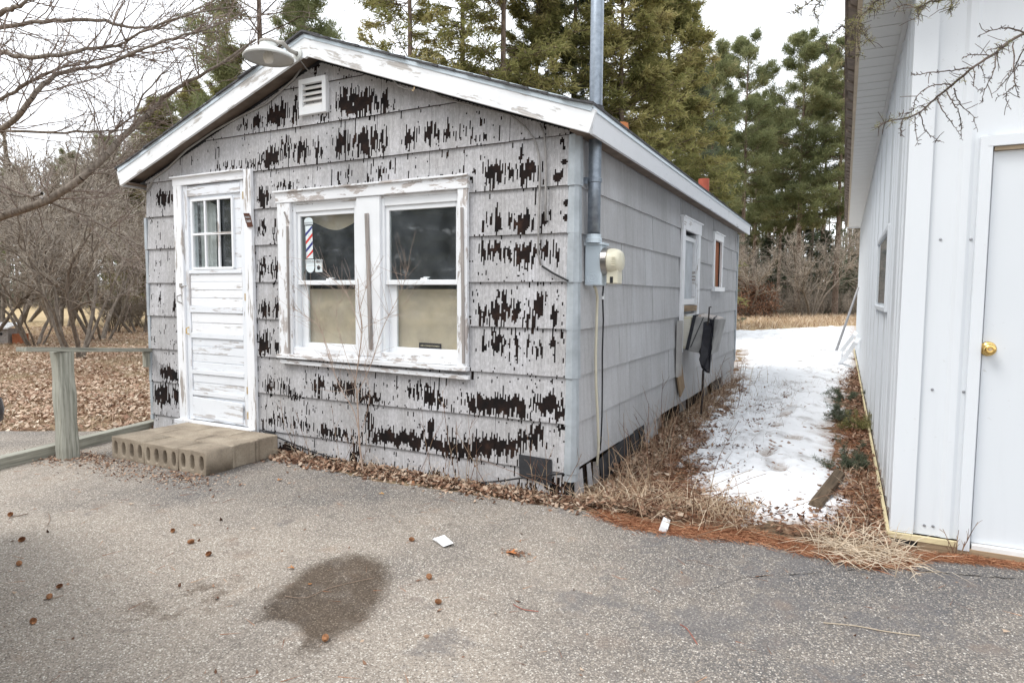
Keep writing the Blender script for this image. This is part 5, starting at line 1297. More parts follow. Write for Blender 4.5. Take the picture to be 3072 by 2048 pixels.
# ---------------------------------------------------------------- the parked car whose door mirror reaches into the left edge
def car():
    tip = dep(12, 1226, 2.25); hd = YAW-.672+.02      # heading: points away and to the left, clear of the view
    f = Vector((math.sin(hd), math.cos(hd), 0)); l = Vector((-f.y, f.x, 0)); Z = Vector((0, 0, 1))
    mx, my, mz = .62, -1.02, float(tip[2])
    O = Vector((float(tip[0]), float(tip[1]), 0))-f*mx-l*my
    t = empty('parked_car', O, 'dark grey parked car, only its door mirror reaching into view', 'car')
    def P(x, y, z): return tuple(O+f*x+l*y+Z*z)
    paint = plain('grey_car_paint', (.075, .068, .068), .3, .4, .06, 3, spec=.5); glass = plain('dark_car_glass', (.02, .022, .025), .08, 0, .05, 3, spec=.6)
    tyre = M['black']; chrome = M['steel']
    sec = [(-2.1, .55, .60, .78), (-2.0, .35, .80, .92), (-1.2, .24, .85, .96), (0, .24, .87, .95), (1.1, .24, .86, .93), (1.75, .28, .82, .80), (2.1, .36, .70, .70), (2.18, .42, .60, .58)]
    b = MB()
    for (x, z0, hw, z1) in sec:
        for (y, z) in ((-hw*.9, z0), (-hw, z0+.15), (-hw, z1-.22), (-hw*.92, z1), (hw*.92, z1), (hw, z1-.22), (hw, z0+.15), (hw*.9, z0)): b.v.append(P(x, y, z))
    n = 8
    for k in range(len(sec)-1):
        for q in range(n): b.f.append((k*n+q, k*n+(q+1) % n, (k+1)*n+(q+1) % n, (k+1)*n+q))
    b.f += [tuple(range(n)), tuple(range((len(sec)-1)*n, len(sec)*n))]; b.m = [0]*len(b.f); b.build('body', paint, t, smooth=False, bevel=.01)
    b = MB(); lo = [(-1.75, .74), (1.05, .74)]; b.hexa([P(-1.8, -.76, .93), P(1.15, -.76, .92), P(1.15, .76, .92), P(-1.8, .76, .93), P(-1.2, -.58, 1.38), P(.25, -.58, 1.40), P(.25, .58, 1.40), P(-1.2, .58, 1.38)]); b.build('cabin_glass', glass, t, bevel=.03)
    b = MB(); b.hexa([P(-1.22, -.60, 1.385), P(.27, -.60, 1.405), P(.27, .60, 1.405), P(-1.22, .60, 1.385), P(-1.1, -.5, 1.43), P(.15, -.5, 1.45), P(.15, .5, 1.45), P(-1.1, .5, 1.43)]); b.build('roof', paint, t, bevel=.02)
    for x in (-1.32, 1.32):
        for y in (-.80, .80):
            b = MB(); b.lathe([(.0, -.10), (.2, -.10), (.31, -.09), (.32, 0), (.31, .09), (.2, .10), (0, .10)], P(x, y, .32), tuple(l), n=24); w = b.build('wheel', tyre, t)
            b = MB(); b.lathe([(0, .104), (.19, .104), (.2, .09)], P(x, y, .32), tuple(l*(1 if y > 0 else -1)), n=20); b.build('rim', chrome, w)
    for y in (-.6, .6):
        b = MB(); b.hexa([P(2.02, y-.15, .56), P(2.17, y-.12, .56), P(2.17, y+.12, .56), P(2.02, y+.15, .56), P(1.98, y-.15, .68), P(2.10, y-.12, .66), P(2.10, y+.12, .66), P(1.98, y+.15, .68)]); b.build('headlight', plain('lens_plastic', (.5, .5, .5), .1) if y < 0 else bpy.data.materials['lens_plastic'], t)
        b = MB(); b.box(0, 0, 0, 0, 0, 0); b = MB(); b.hexa([P(-2.12, y-.12, .62), P(-2.05, y-.12, .62), P(-2.05, y+.12, .62), P(-2.12, y+.12, .62), P(-2.10, y-.12, .78), P(-2.02, y-.12, .78), P(-2.02, y+.12, .78), P(-2.10, y+.12, .78)]); b.build('tail_light', M['redpipe'], t)
    for sgn in (-1, 1):       # door mirrors: rounded shell with a glass facing back
        b = MB(); C = Vector(P(mx, sgn*.93, mz)); n1, n2 = 14, 10
        for i in range(n2+1):
            th = math.pi*i/n2
            for j in range(n1):
                ph = 2*math.pi*j/n1; s_ = math.sin(th)**.55
                a = math.copysign(abs(math.cos(ph))**.6, math.cos(ph))*s_; c = math.copysign(abs(math.sin(ph))**.6, math.sin(ph))*s_
                b.v.append(tuple(C+l*(a*.092)+Z*(c*.062)+f*(-math.cos(th)*.05)))
        for i in range(n2):
            for j in range(n1): b.f.append((i*n1+j, i*n1+(j+1) % n1, (i+1)*n1+(j+1) % n1, (i+1)*n1+j)); b.m.append(0)
        m = b.build('door_mirror', paint, t, smooth=True)
        b = MB(); b.hexa([tuple(C+l*a+Z*c+f*d) for d in (-.056, -.050) for a, c in ((-.078, -.052), (.078, -.052), (.078, .022), (-.078, .022))]); b.build('mirror_glass', plain('mirror_silver', (.55, .56, .57), .03, 1.0, .02, 2) if sgn < 0 else bpy.data.materials['mirror_silver'], m, bevel=.006)
        b = MB(); b.tube([P(mx+.03, sgn*.80, mz-.06), P(mx+.02, sgn*.88, mz-.03)], .025, 8); b.build('mirror_arm', paint, m)
car()
# ================================================================== PLANTS
def norm(a): return a/np.maximum(np.linalg.norm(a, axis=1, keepdims=True), 1e-9)
def seg_mesh(P0, P1, R0, R1, n=3):
    t = norm(P1-P0); a = np.where(np.abs(t[:, 2:3]) < .9, np.array([[0, 0, 1.]]), np.array([[1., 0, 0]]))
    u = norm(np.cross(t, a)); w = np.cross(t, u); N = len(P0)
    an = np.arange(n)*2*np.pi/n; c, s = np.cos(an)[None, :, None], np.sin(an)[None, :, None]
    ring = u[:, None, :]*c+w[:, None, :]*s
    V = np.concatenate([P0[:, None, :]+ring*R0[:, None, None], P1[:, None, :]+ring*R1[:, None, None]], 1).reshape(-1, 3)
    b = (np.arange(N)*2*n)[:, None]; q = np.arange(n)[None, :]; q1 = (q+1) % n
    F = np.stack([b+q, b+q1, b+n+q1, b+n+q], 2).reshape(-1, 4)
    return V, F
def grow(rng, P, D, L, R, levels):
    """levels: dicts seg, wob, up, tip, and for the next generation kids, t0, ang, klen, krad. Returns a list of segment arrays per level"""
    out = []
    for lv in levels:
        N = len(P); d = norm(D); pts = [P]; rad = [R]
        for s in range(lv['seg']):
            d = norm(d+rng.normal(0, lv['wob'], (N, 3))+np.array([0, 0, lv.get('up', 0)]))
            pts.append(pts[-1]+d*(L/lv['seg'])[:, None]); rad.append(R*(1-(1-lv.get('tip', .45))*(s+1)/lv['seg']))
        pts = np.stack(pts, 1); rad = np.stack(rad, 1); S = lv['seg']
        out.append((pts[:, :-1].reshape(-1, 3), pts[:, 1:].reshape(-1, 3), rad[:, :-1].ravel(), rad[:, 1:].ravel()))
        k = lv.get('kids')
        if not k: break
        t = lv.get('t0', .2)+(1-lv.get('t0', .2))*rng.random((N, k)); f = t*S; i = np.minimum(f.astype(int), S-1); fr_ = f-i; j = np.arange(N)[:, None]
        p = pts[j, i]*(1-fr_[..., None])+pts[j, i+1]*fr_[..., None]; dd = norm((pts[j, i+1]-pts[j, i]).reshape(-1, 3)); rr = (rad[j, i]).ravel()
        ang = lv.get('ang', .8)*rng.uniform(.6, 1.3, len(dd)); a = norm(np.cross(dd, rng.normal(size=dd.shape)))
        D = dd*np.cos(ang)[:, None]+a*np.sin(ang)[:, None]; P = p.reshape(-1, 3)
        L = np.repeat(L, k)*lv.get('klen', .5)*rng.uniform(.55, 1.25, len(P))*(1.15-.55*t.ravel()); R = np.maximum(np.minimum(rr*.8, np.repeat(R, k)*lv.get('krad', .5)), lv.get('rmin', .003))
    return out
def seg_obj(name, segs, mat, parent=None, n=3, kind=None, rn=None, rng=None):
    V, F = [], []; o = 0
    for (a, b, r0, r1) in segs:
        v, f = seg_mesh(a, b, r0, r1, n); V.append(v); F.append(f+o); o += len(v)
    V, F = np.concatenate(V), np.concatenate(F)
    if rng is not None: rn = np.repeat(rng.random(len(F)//n), n)
    return np_mesh(name, V, F, mat, parent, rn=rn, kind=kind)
def blades(T, Dr, L, W, rng, fold=False):
    """independent thin triangles at T along Dr"""
    s = norm(np.cross(Dr, rng.normal(size=Dr.shape)))*(W/2)[:, None]
    V = np.stack([T-s, T+s, T+Dr*L[:, None]], 1).reshape(-1, 3); F = np.arange(len(V)).reshape(-1, 3)
    return V, F

M['bark'] = mat_bark('grey_bark', (.115, .095, .078), (.29, .25, .21))
M['bark_red'] = mat_bark('reddish_twig_bark', (.17, .135, .115), (.34, .275, .24))
M['bark_pine'] = mat_bark('pine_bark', (.075, .055, .045), (.235, .18, .145))
M['bark_dead'] = mat_bark('dead_twig_bark', (.055, .045, .040), (.17, .135, .115))
M['thicket'] = mat_leaf('thicket_twigs', [(0, (.22, .19, .16)), (.5, (.38, .335, .285)), (1, (.56, .50, .43))], .9)
M['fol_olive'] = mat_leaf('olive_foliage', [(0, (.135, .145, .055)), (.35, (.25, .252, .098)), (.7, (.35, .325, .135)), (1, (.46, .40, .20))], .8, .52)
M['fol_spruce'] = mat_leaf('spruce_foliage', [(0, (.070, .095, .065)), (.5, (.140, .172, .115)), (1, (.25, .27, .185))], .8, .5)
M['fol_pine'] = mat_leaf('pine_foliage', [(0, (.105, .125, .062)), (.4, (.20, .225, .108)), (.8, (.30, .31, .16)), (1, (.40, .36, .21))], .8, .5)
M['fol_brown'] = mat_leaf('brown_oak_leaves', [(0, (.10, .045, .028)), (.5, (.21, .11, .07)), (1, (.32, .20, .135))], .85, .2)

def conifer(name, seed, h, trunk_r, crown0, rad, whorls, per, fol, e_top=.9, e_bot=-.1, droop=.25, twigs=12, tl=.30, tufts=4, tri=4, ln=.16, wd=.035, prof=.8, clump=False, sparse=0.0, tone=.5, bark='bark_pine'):
    rng = np.random.default_rng(seed); root = bpy.data.objects.new(name, None); COL.objects.link(root)
    n = 16; z = np.linspace(-.2, h, n+1); wx = np.cumsum(rng.normal(0, .012*h/18, n+1)); wy = np.cumsum(rng.normal(0, .012*h/18, n+1)); wx[0] = wy[0] = 0
    tp = np.stack([wx, wy, z], 1); tr = trunk_r*(1-.93*(np.clip(z, 0, h)/h)**.9)
    seg_obj('trunk', [(tp[:-1], tp[1:], tr[:-1], tr[1:])], M[bark], root, 8)
    zz, ff = [], []
    for w in range(whorls):
        f = (w+rng.uniform(-.3, .3))/whorls; k = per+rng.integers(-1, 2)
        for _ in range(max(2, int(k*(1-.25*f)))): zz.append(f)
    f = np.clip(np.array(zz)+rng.normal(0, .008, len(zz)), 0, .985); N = len(f); az = rng.random(N)*2*np.pi
    keep = rng.random(N) > sparse; f, az = f[keep], az[keep]; N = len(f)
    bz = crown0*h+(1-crown0)*h*f; lean = np.stack([np.interp(bz, z, wx), np.interp(bz, z, wy)], 1)
    pr = (1-f)**prof if not clump else np.sin(np.clip(.14+.86*(1-f), 0, 1)*np.pi*.62)**.9*(.55+.45*np.minimum(1, (1-f)*4))
    L = rad*pr*rng.uniform(.6, 1.15, N)+.15
    el = e_bot+(e_top-e_bot)*f+rng.normal(0, .12, N)
    P = np.stack([lean[:, 0], lean[:, 1], bz], 1); S = 5; pts = [P]
    for s in range(S):
        e = el-droop*(s/S)*(1-f*.6)+(.35*(s/S)**2 if not clump else .25*s/S); d = np.stack([np.cos(az)*np.cos(e), np.sin(az)*np.cos(e), np.sin(e)], 1)
        d = norm(d+rng.normal(0, .07, d.shape)); pts.append(pts[-1]+d*(L/S)[:, None])
    pts = np.stack(pts, 1); br = np.maximum(trunk_r*.16*np.sqrt(L/rad), .012)
    rr = np.stack([br*(1-.8*s/S) for s in range(S+1)], 1)
    segs = [(pts[:, :-1].reshape(-1, 3), pts[:, 1:].reshape(-1, 3), rr[:, :-1].ravel(), rr[:, 1:].ravel())]
    # twigs
    t = (.35 if clump else .28)+(1-(.35 if clump else .28))*rng.random((N, twigs))**.8; q = t*S*.999; i = q.astype(int); g = (q-i)[..., None]; j = np.arange(N)[:, None]
    tp0 = (pts[j, i]*(1-g)+pts[j, i+1]*g).reshape(-1, 3); td = norm((pts[j, i+1]-pts[j, i]).reshape(-1, 3))
    side = norm(np.cross(td, np.array([[0, 0, 1.]])))*rng.choice([-1, 1], len(td))[:, None]
    dd = norm(td*rng.uniform(.3, 1.0, (len(td), 1))+side*rng.uniform(.3, 1.0, (len(td), 1))+np.array([[0, 0, 1.]])*rng.normal(.12 if clump else -.12, .22, (len(td), 1)))
    TL = np.repeat(L, twigs)*tl*rng.uniform(.5, 1.2, len(td))*(1.25-.75*t.ravel())+.08
    tp1 = tp0+dd*TL[:, None]; segs.append((tp0, tp1, np.full(len(tp0), .012), np.full(len(tp0), .005)))
    seg_obj('limbs', segs, M[bark], root, 3, kind='stuff')
    # needles
    bt = np.repeat(rng.normal(tone, .16, N), twigs); u = rng.random((len(tp0), tufts))
    if clump: u = .2+.85*u
    c = (tp0[:, None, :]*(1-u[..., None])+tp1[:, None, :]*u[..., None]).reshape(-1, 3); cd = np.repeat(dd, tufts, 0); cv = np.repeat(bt, tufts)+rng.normal(0, .1, len(c))
    c = np.repeat(c, tri, 0); cd = np.repeat(cd, tri, 0); cv = np.repeat(cv, tri)
    cd = norm(cd*(.9 if not clump else .55)+rng.normal(0, .55, c.shape)+np.array([[0, 0, .12 if clump else -.10]]))
    c = c+rng.normal(0, ln*(.36 if clump else .3), c.shape)
    V, F = blades(c, cd, ln*rng.uniform(.6, 1.3, len(c)), np.full(len(c), wd)*rng.uniform(.7, 1.3, len(c)), rng)
    np_mesh('crown', V, F, M[fol], root, rn=np.clip(cv+rng.normal(0, .13, len(c)), 0, 1))
    return root
_protos = []
def proto(o): _protos.append(o); return o
pineA = proto(conifer('pine_tree', 1, 18, .21, .34, 2.9, 18, 6, 'fol_pine', .75, -.05, .15, 11, .38, 6, 9, .30, .040, clump=True, tone=.5))
pineB = proto(conifer('pine_tree', 2, 18, .19, .42, 2.5, 17, 5, 'fol_pine', .7, .0, .1, 11, .40, 6, 9, .30, .040, clump=True, sparse=.05, tone=.42))
olivA = proto(conifer('cedar_tree', 3, 13, .15, .10, 2.3, 46, 8, 'fol_olive', .9, -.15, .35, 15, .30, 5, 5, .17, .036, .62))
olivB = proto(conifer('hemlock_tree', 4, 15, .13, .08, 2.4, 34, 6, 'fol_olive', .8, -.25, .45, 12, .28, 5, 5, .16, .034, .5, sparse=.15, tone=.58))
sprA = proto(conifer('spruce_tree', 5, 14, .16, .06, 2.2, 38, 7, 'fol_spruce', .8, -.2, .3, 13, .28, 5, 5, .14, .030, .8))
RNGP = random.Random(77)
def place(root, pos, h_scale, rz, label, cat, group=None, name=None):
    if root in _protos and not root.get('used'): o = root; o['used'] = 1
    else: o = copy_tree(root)
    for k in ('used',):
        if k in o: del o[k]
    if root in _protos: root_used.add(root.name)
    o.location = Vector((float(pos[0]), float(pos[1]), float(pos[2]) if len(pos) > 2 else 0.0)); o.scale = (h_scale[0], h_scale[0], h_scale[1]); o.rotation_euler = (0, 0, rz)
    return tag(o, label, cat, group)
root_used = set()
_first = {}
def put(root, px, k, scale, label, cat, group, rz=None, sxy=None):
    """stand a tree on the ground below image column px at depth k"""
    q = dep(px, 1024, k); pos = (q[0], q[1], float(ground_h(np.array([q[0]]), np.array([q[1]]))[0]))
    if root.name not in _first: _first[root.name] = 1; o = root
    else: o = copy_tree(root)
    o.location = Vector([float(c) for c in pos]); s = scale if sxy is None else sxy
    o.scale = (s, s, scale); o.rotation_euler = (0, 0, RNGP.uniform(0, 6.28) if rz is None else rz)
    return tag(o, label, cat, group)
gB = 'conifers behind the shop'
put(olivB, 1235, 17.5, 1.00, 'sparse yellow green conifer nearest the gable peak, behind the roof', 'tree', gB)
put(olivB, 1385, 18.5, 1.05, 'thin olive conifer behind the middle of the right roof slope', 'tree', gB)
put(olivB, 1505, 17.8, 1.08, 'olive conifer just left of the bluish spruce behind the roof', 'tree', gB)
put(olivA, 1600, 19.5, 1.05, 'dense olive conifer behind the roof, left neighbour of the conduit', 'tree', gB, sxy=.75)
put(sprA, 1712, 20, 1.05, 'dark bluish spruce rising behind the conduit', 'tree', gB)
put(olivA, 1850, 19, 1.0, 'big dense olive cedar just right of the conduit', 'tree', gB, sxy=1.0)
put(olivA, 1985, 22, 1.02, 'dense olive cedar behind the right eave of the shop', 'tree', gB, sxy=1.0)
put(sprA, 2065, 26, .78, 'lower green conifer sloping down right of the olive cedars', 'tree', gB, sxy=.9)
put(pineB, 2120, 37, .84, 'dark pine above the red vent pipe', 'tree', gB)
gP = 'tall pines behind the far field'
put(pineB, 2218, 43, 1.0, 'slender pine with open crown left of the tallest pine', 'tree', gP)
put(pineA, 2385, 45, 1.06, 'tallest pine with a bare straight trunk behind the field', 'tree', gP)
put(pineA, 2500, 44, 1.02, 'broad pine partly hidden by the shed eave', 'tree', gP)
put(pineB, 2455, 52, 1.0, 'dark pine between the tallest pine and the shed eave pine', 'tree', gP)
put(pineA, 2295, 56, .95, 'farther pine showing between the two open pines', 'tree', gP)
put(sprA, 2560, 47, .50, 'small dark spruce against the far corner of the shed', 'tree', gP)
put(pineB, 2160, 54, .85, 'farther pine just right of the red vent pipe', 'tree', gP)
put(pineA, 2255, 50, .92, 'pine filling the gap right of the slender open pine', 'tree', gP)
put(pineB, 2330, 48, .82, 'shorter pine just left of the tallest pine', 'tree', gP)
put(sprA, 2420, 56, .62, 'low dark spruce under the tallest pine', 'tree', gP, sxy=1.2)
put(sprA, 2200, 52, .60, 'low dark spruce behind the far corner of the shop', 'tree', gP, sxy=1.2)
put(pineA, 2085, 42, .86, 'pine between the olive cedars and the red vent pipe', 'tree', gP)
gL = 'conifers beyond the left yard'
put(pineA, 803, 24, .98, 'pine with a thick trunk rising behind the barn lamp', 'tree', gL)
put(pineB, 930, 30, .80, 'thin dark pine right behind the gable peak', 'tree', gL)
put(olivA, 500, 26, .68, 'rounded olive conifer beside the left eave', 'tree', gL, sxy=.95)
put(olivA, 600, 29, .80, 'tall olive conifer above the left roof slope', 'tree', gL, sxy=.85)
put(olivA, 705, 25, .80, 'olive conifer behind the left roof slope', 'tree', gL, sxy=.9)
put(sprA, 420, 36, .62, 'dark spruce left of the shop among the trunks', 'tree', gL)
put(pineA, 60, 52, .62, 'distant pine at the left edge above the birdhouse', 'tree', gL)
put(pineB, 225, 50, .66, 'distant pine behind the left thicket', 'tree', gL)
put(pineA, 345, 48, .70, 'distant pine behind the clothes line post', 'tree', gL)
put(pineB, -60, 47, .65, 'distant pine cut by the left edge of the view', 'tree', gL)
put(pineB, 470, 46, .72, 'distant bare trunked pine touching the left wall of the shop', 'tree', gL)

gX = 'cedars across the road'
for k, (x, y, lb) in enumerate(((-8, -17, 'first cedar across the road from the shop, mirrored in its window'), (-12, -19, 'second cedar across the road, mirrored in the window'), (-15.5, -18, 'third cedar across the road, mirrored in the window'), (-19, -17, 'fourth cedar across the road, mirrored in the window'), (-23, -17.5, 'fifth cedar across the road, mirrored in the window'), (-5, -20, 'cedar across the road, farthest right of its row'))):
    o = copy_tree(olivA if k % 2 else sprA); o.location = (x, y, 0); o.scale = (1.7, 1.7, .95); o.rotation_euler = (0, 0, k*1.1); tag(o, lb, 'tree', gX)
# ---------------------------------------------------------------- bare trees and brush
def bare_tree(name, seed, stems, L, R, levels, spread=.5, mat='thicket', n=3):
    rng = np.random.default_rng(seed); root = bpy.data.objects.new(name, None); COL.objects.link(root)
    az = np.arange(stems)*2*np.pi/stems+rng.normal(0, .4, stems); D = np.stack([np.cos(az)*spread, np.sin(az)*spread, np.ones(stems)], 1)+rng.normal(0, .12, (stems, 3))
    P = np.stack([np.cos(az)*.12, np.sin(az)*.12, np.full(stems, -.1)], 1)
    out = grow(rng, P, D, np.full(stems, L)*rng.uniform(.75, 1.15, stems), np.full(stems, R)*rng.uniform(.6, 1.1, stems), levels)
    seg_obj('stems', out[:2], M['bark'], root, 5)
    seg_obj('twigs', out[2:], M[mat], root, n, rng=rng, kind='stuff')
    return root
LV = [dict(seg=7, wob=.13, up=.05, tip=.35, kids=11, t0=.42, ang=.66, klen=.48, krad=.42, rmin=.009), dict(seg=5, wob=.17, up=.06, kids=9, t0=.12, ang=.75, klen=.50, krad=.5, rmin=.007),
      dict(seg=4, wob=.22, up=.05, kids=6, t0=.1, ang=.8, klen=.55, krad=.6, rmin=.0055), dict(seg=3, wob=.25, up=.03)]
bareA = bare_tree('bare_tree', 21, 6, 4.0, .060, LV, .42)
bareB = bare_tree('bare_tree', 22, 7, 3.4, .042, LV, .55)
LVb = [dict(seg=5, wob=.12, up=.05, tip=.4, kids=10, t0=.2, ang=.5, klen=.42, krad=.5, rmin=.006), dict(seg=4, wob=.2, up=.05, kids=6, t0=.15, ang=.7, klen=.5, krad=.6, rmin=.005), dict(seg=3, wob=.25, up=.02)]
bushA = bare_tree('bare_bush', 23, 22, 1.5, .018, LVb, .32)
bushB = bare_tree('bare_bush', 24, 16, 2.2, .022, LVb, .5)
gT = 'bare trees in the left yard'
put(bareA, 225, 12.6, .82, 'bare many stemmed tree right behind the rail post', 'tree', gT)
put(bareB, 105, 15.5, .88, 'bare many stemmed tree left of the rail post', 'tree', gT)
put(bareB, 300, 17.5, 1.28, 'bare twiggy tree behind the rail post tree', 'tree', gT)
put(bareA, 20, 18, 1.3, 'bare tree above the birdhouse', 'tree', gT)
put(bareB, 420, 21, 1.35, 'bare twiggy tree beside the left shop wall', 'tree', gT)
put(bareA, 190, 24, 1.75, 'tall bare tree in the middle of the left thicket', 'tree', gT)
put(bareB, 60, 27, 2.0, 'bare tree at the back of the left thicket', 'tree', gT)
put(bareA, 380, 29, 1.75, 'bare tree behind the clothes line post', 'tree', gT)
put(bareB, -70, 15.5, 1.0, 'bare tree cut by the left edge of the view', 'tree', gT)
put(bareA, 560, 27, 1.7, 'bare tree showing over the left roof slope', 'tree', gT)
gH = 'bare bushes at the lawn edge'
put(bushA, 340, 21, .9, 'bushy bare clump beside the pale stake', 'bush', gH)
put(bushB, 440, 23, .8, 'bare bush beside the left shop corner', 'bush', gH)
put(bushA, 400, 24, .7, 'small bare bush right of the clothes line post', 'bush', gH)
gR = 'bare trees and brush behind the far field'
put(bareB, 2425, 41, 1.6, 'grey bare spreading tree between the pines and the shed', 'tree', gR)
put(bareA, 2235, 38, 1.15, 'leaning bare tree at the far corner of the shop', 'tree', gR)
put(sprA, 2300, 50, .42, 'low dark spruce between the bushes of the far field edge', 'tree', gP, sxy=.9)
put(sprA, 2470, 49, .45, 'low dark spruce behind the grey spreading tree', 'tree', gP, sxy=.9)
put(sprA, 2350, 54, .50, 'low dark spruce farther back under the tallest pine', 'tree', gP, sxy=1.0)
put(bareB, 2150, 40, 1.0, 'bare tree over the rear roof corner', 'tree', gR)
put(bareA, 1125, 34, 1.75, 'pale bare tree over the gable peak', 'tree', gR)
for k, px in enumerate((2235, 2290, 2345, 2400, 2455, 2510, 2560)):
    put(bushB if k % 2 else bushA, px, 41+2*(k % 3), .95, ('%s bare bush from the shop in the row along the far field' % ('first', 'second', 'third', 'fourth', 'fifth', 'sixth', 'seventh')[k]), 'bush', gR)
def oak_bush():
    rng = np.random.default_rng(31); q = dep(2262, 1024, 38); t = empty('oak_bush', (q[0], q[1], 0), 'reddish brown leafy oak bush at the edge of the far field', 'bush')
    P = np.array([[q[0], q[1], -.1]])+rng.normal(0, .5, (14, 3))*np.array([1.4, 1, 0]); D = rng.normal(0, .4, (14, 3))+np.array([0, 0, 1.2])
    out = grow(rng, P, D, rng.uniform(1.4, 2.6, 14), np.full(14, .03), [dict(seg=5, wob=.15, kids=10, t0=.15, ang=.8, klen=.5, krad=.5, rmin=.008), dict(seg=4, wob=.2, kids=5, ang=.8, klen=.5, rmin=.006), dict(seg=2, wob=.2)])
    seg_obj('stems', out, M['bark'], t, 3)
    c = np.repeat(out[2][1], 5, 0)+rng.normal(0, .1, (len(out[2][1])*5, 3)); V, F = blades(c, norm(rng.normal(size=c.shape)), rng.uniform(.07, .14, len(c)), rng.uniform(.05, .09, len(c)), rng)
    np_mesh('leaves', V, F, M['fol_brown'], t, rn=rng.random(len(c)))
oak_bush()

def far_wood():
    """the unbroken wood behind: trunks, brush and low evergreen that read as one mass"""
    rng = np.random.default_rng(41); segs = []; V, F, R = [], [], []; o = 0
    for (pa, pb, k0, k1, n) in ((-250, 560, 55, 75, 90), (2050, 2620, 52, 72, 130), (560, 2050, 60, 80, 60)):
        px = rng.uniform(pa, pb, n); k = rng.uniform(k0, k1, n); B = np.array([dep(a, 1024, b) for a, b in zip(px, k)]); B[:, 2] = -.2
        h = rng.uniform(7, 13, n); T = B+np.stack([rng.normal(0, .5, n), rng.normal(0, .5, n), h], 1); segs.append((B, T, rng.uniform(.08, .20, n), np.full(n, .04)))
        # brush
        m = n*26; px = rng.uniform(pa, pb, m); k = rng.uniform(k0-5, k1, m); B = np.array([dep(a, 1024, b) for a, b in zip(px, k)]); B[:, 2] = -.1
        T = B+np.stack([rng.normal(0, .5, m), rng.normal(0, .5, m), rng.uniform(.6, 2.8, m)], 1); segs.append((B, T, np.full(m, .022), np.full(m, .012)))
        m = n*110; px = rng.uniform(pa, pb, m); k = rng.uniform(k0, k1, m); B = np.array([dep(a, 1024, b) for a, b in zip(px, k)]); cl = fbm(px*.02, k*.3, 3)
        B[:, 2] = rng.uniform(0, 1, m)**1.2*(2.5+8.0*cl); v, f = blades(B, norm(rng.normal(size=B.shape)+np.array([0, 0, -.3])), rng.uniform(.25, .6, m), rng.uniform(.12, .28, m), rng); V.append(v); F.append(f+o); o += len(v); R.append(np.clip(cl*.9+rng.normal(0, .2, m), 0, 1))
    a = seg_obj('distant_wood', segs, M['bark'], None, 3, kind='stuff'); tag(a, 'brown trunks and brush of the wood beyond the fields', 'wood')
    b = np_mesh('distant_evergreens', np.concatenate(V), np.concatenate(F), M['fol_spruce'], None, rn=np.concatenate(R), kind='stuff'); tag(b, 'dark low evergreens filling the wood beyond the fields', 'wood')
far_wood()

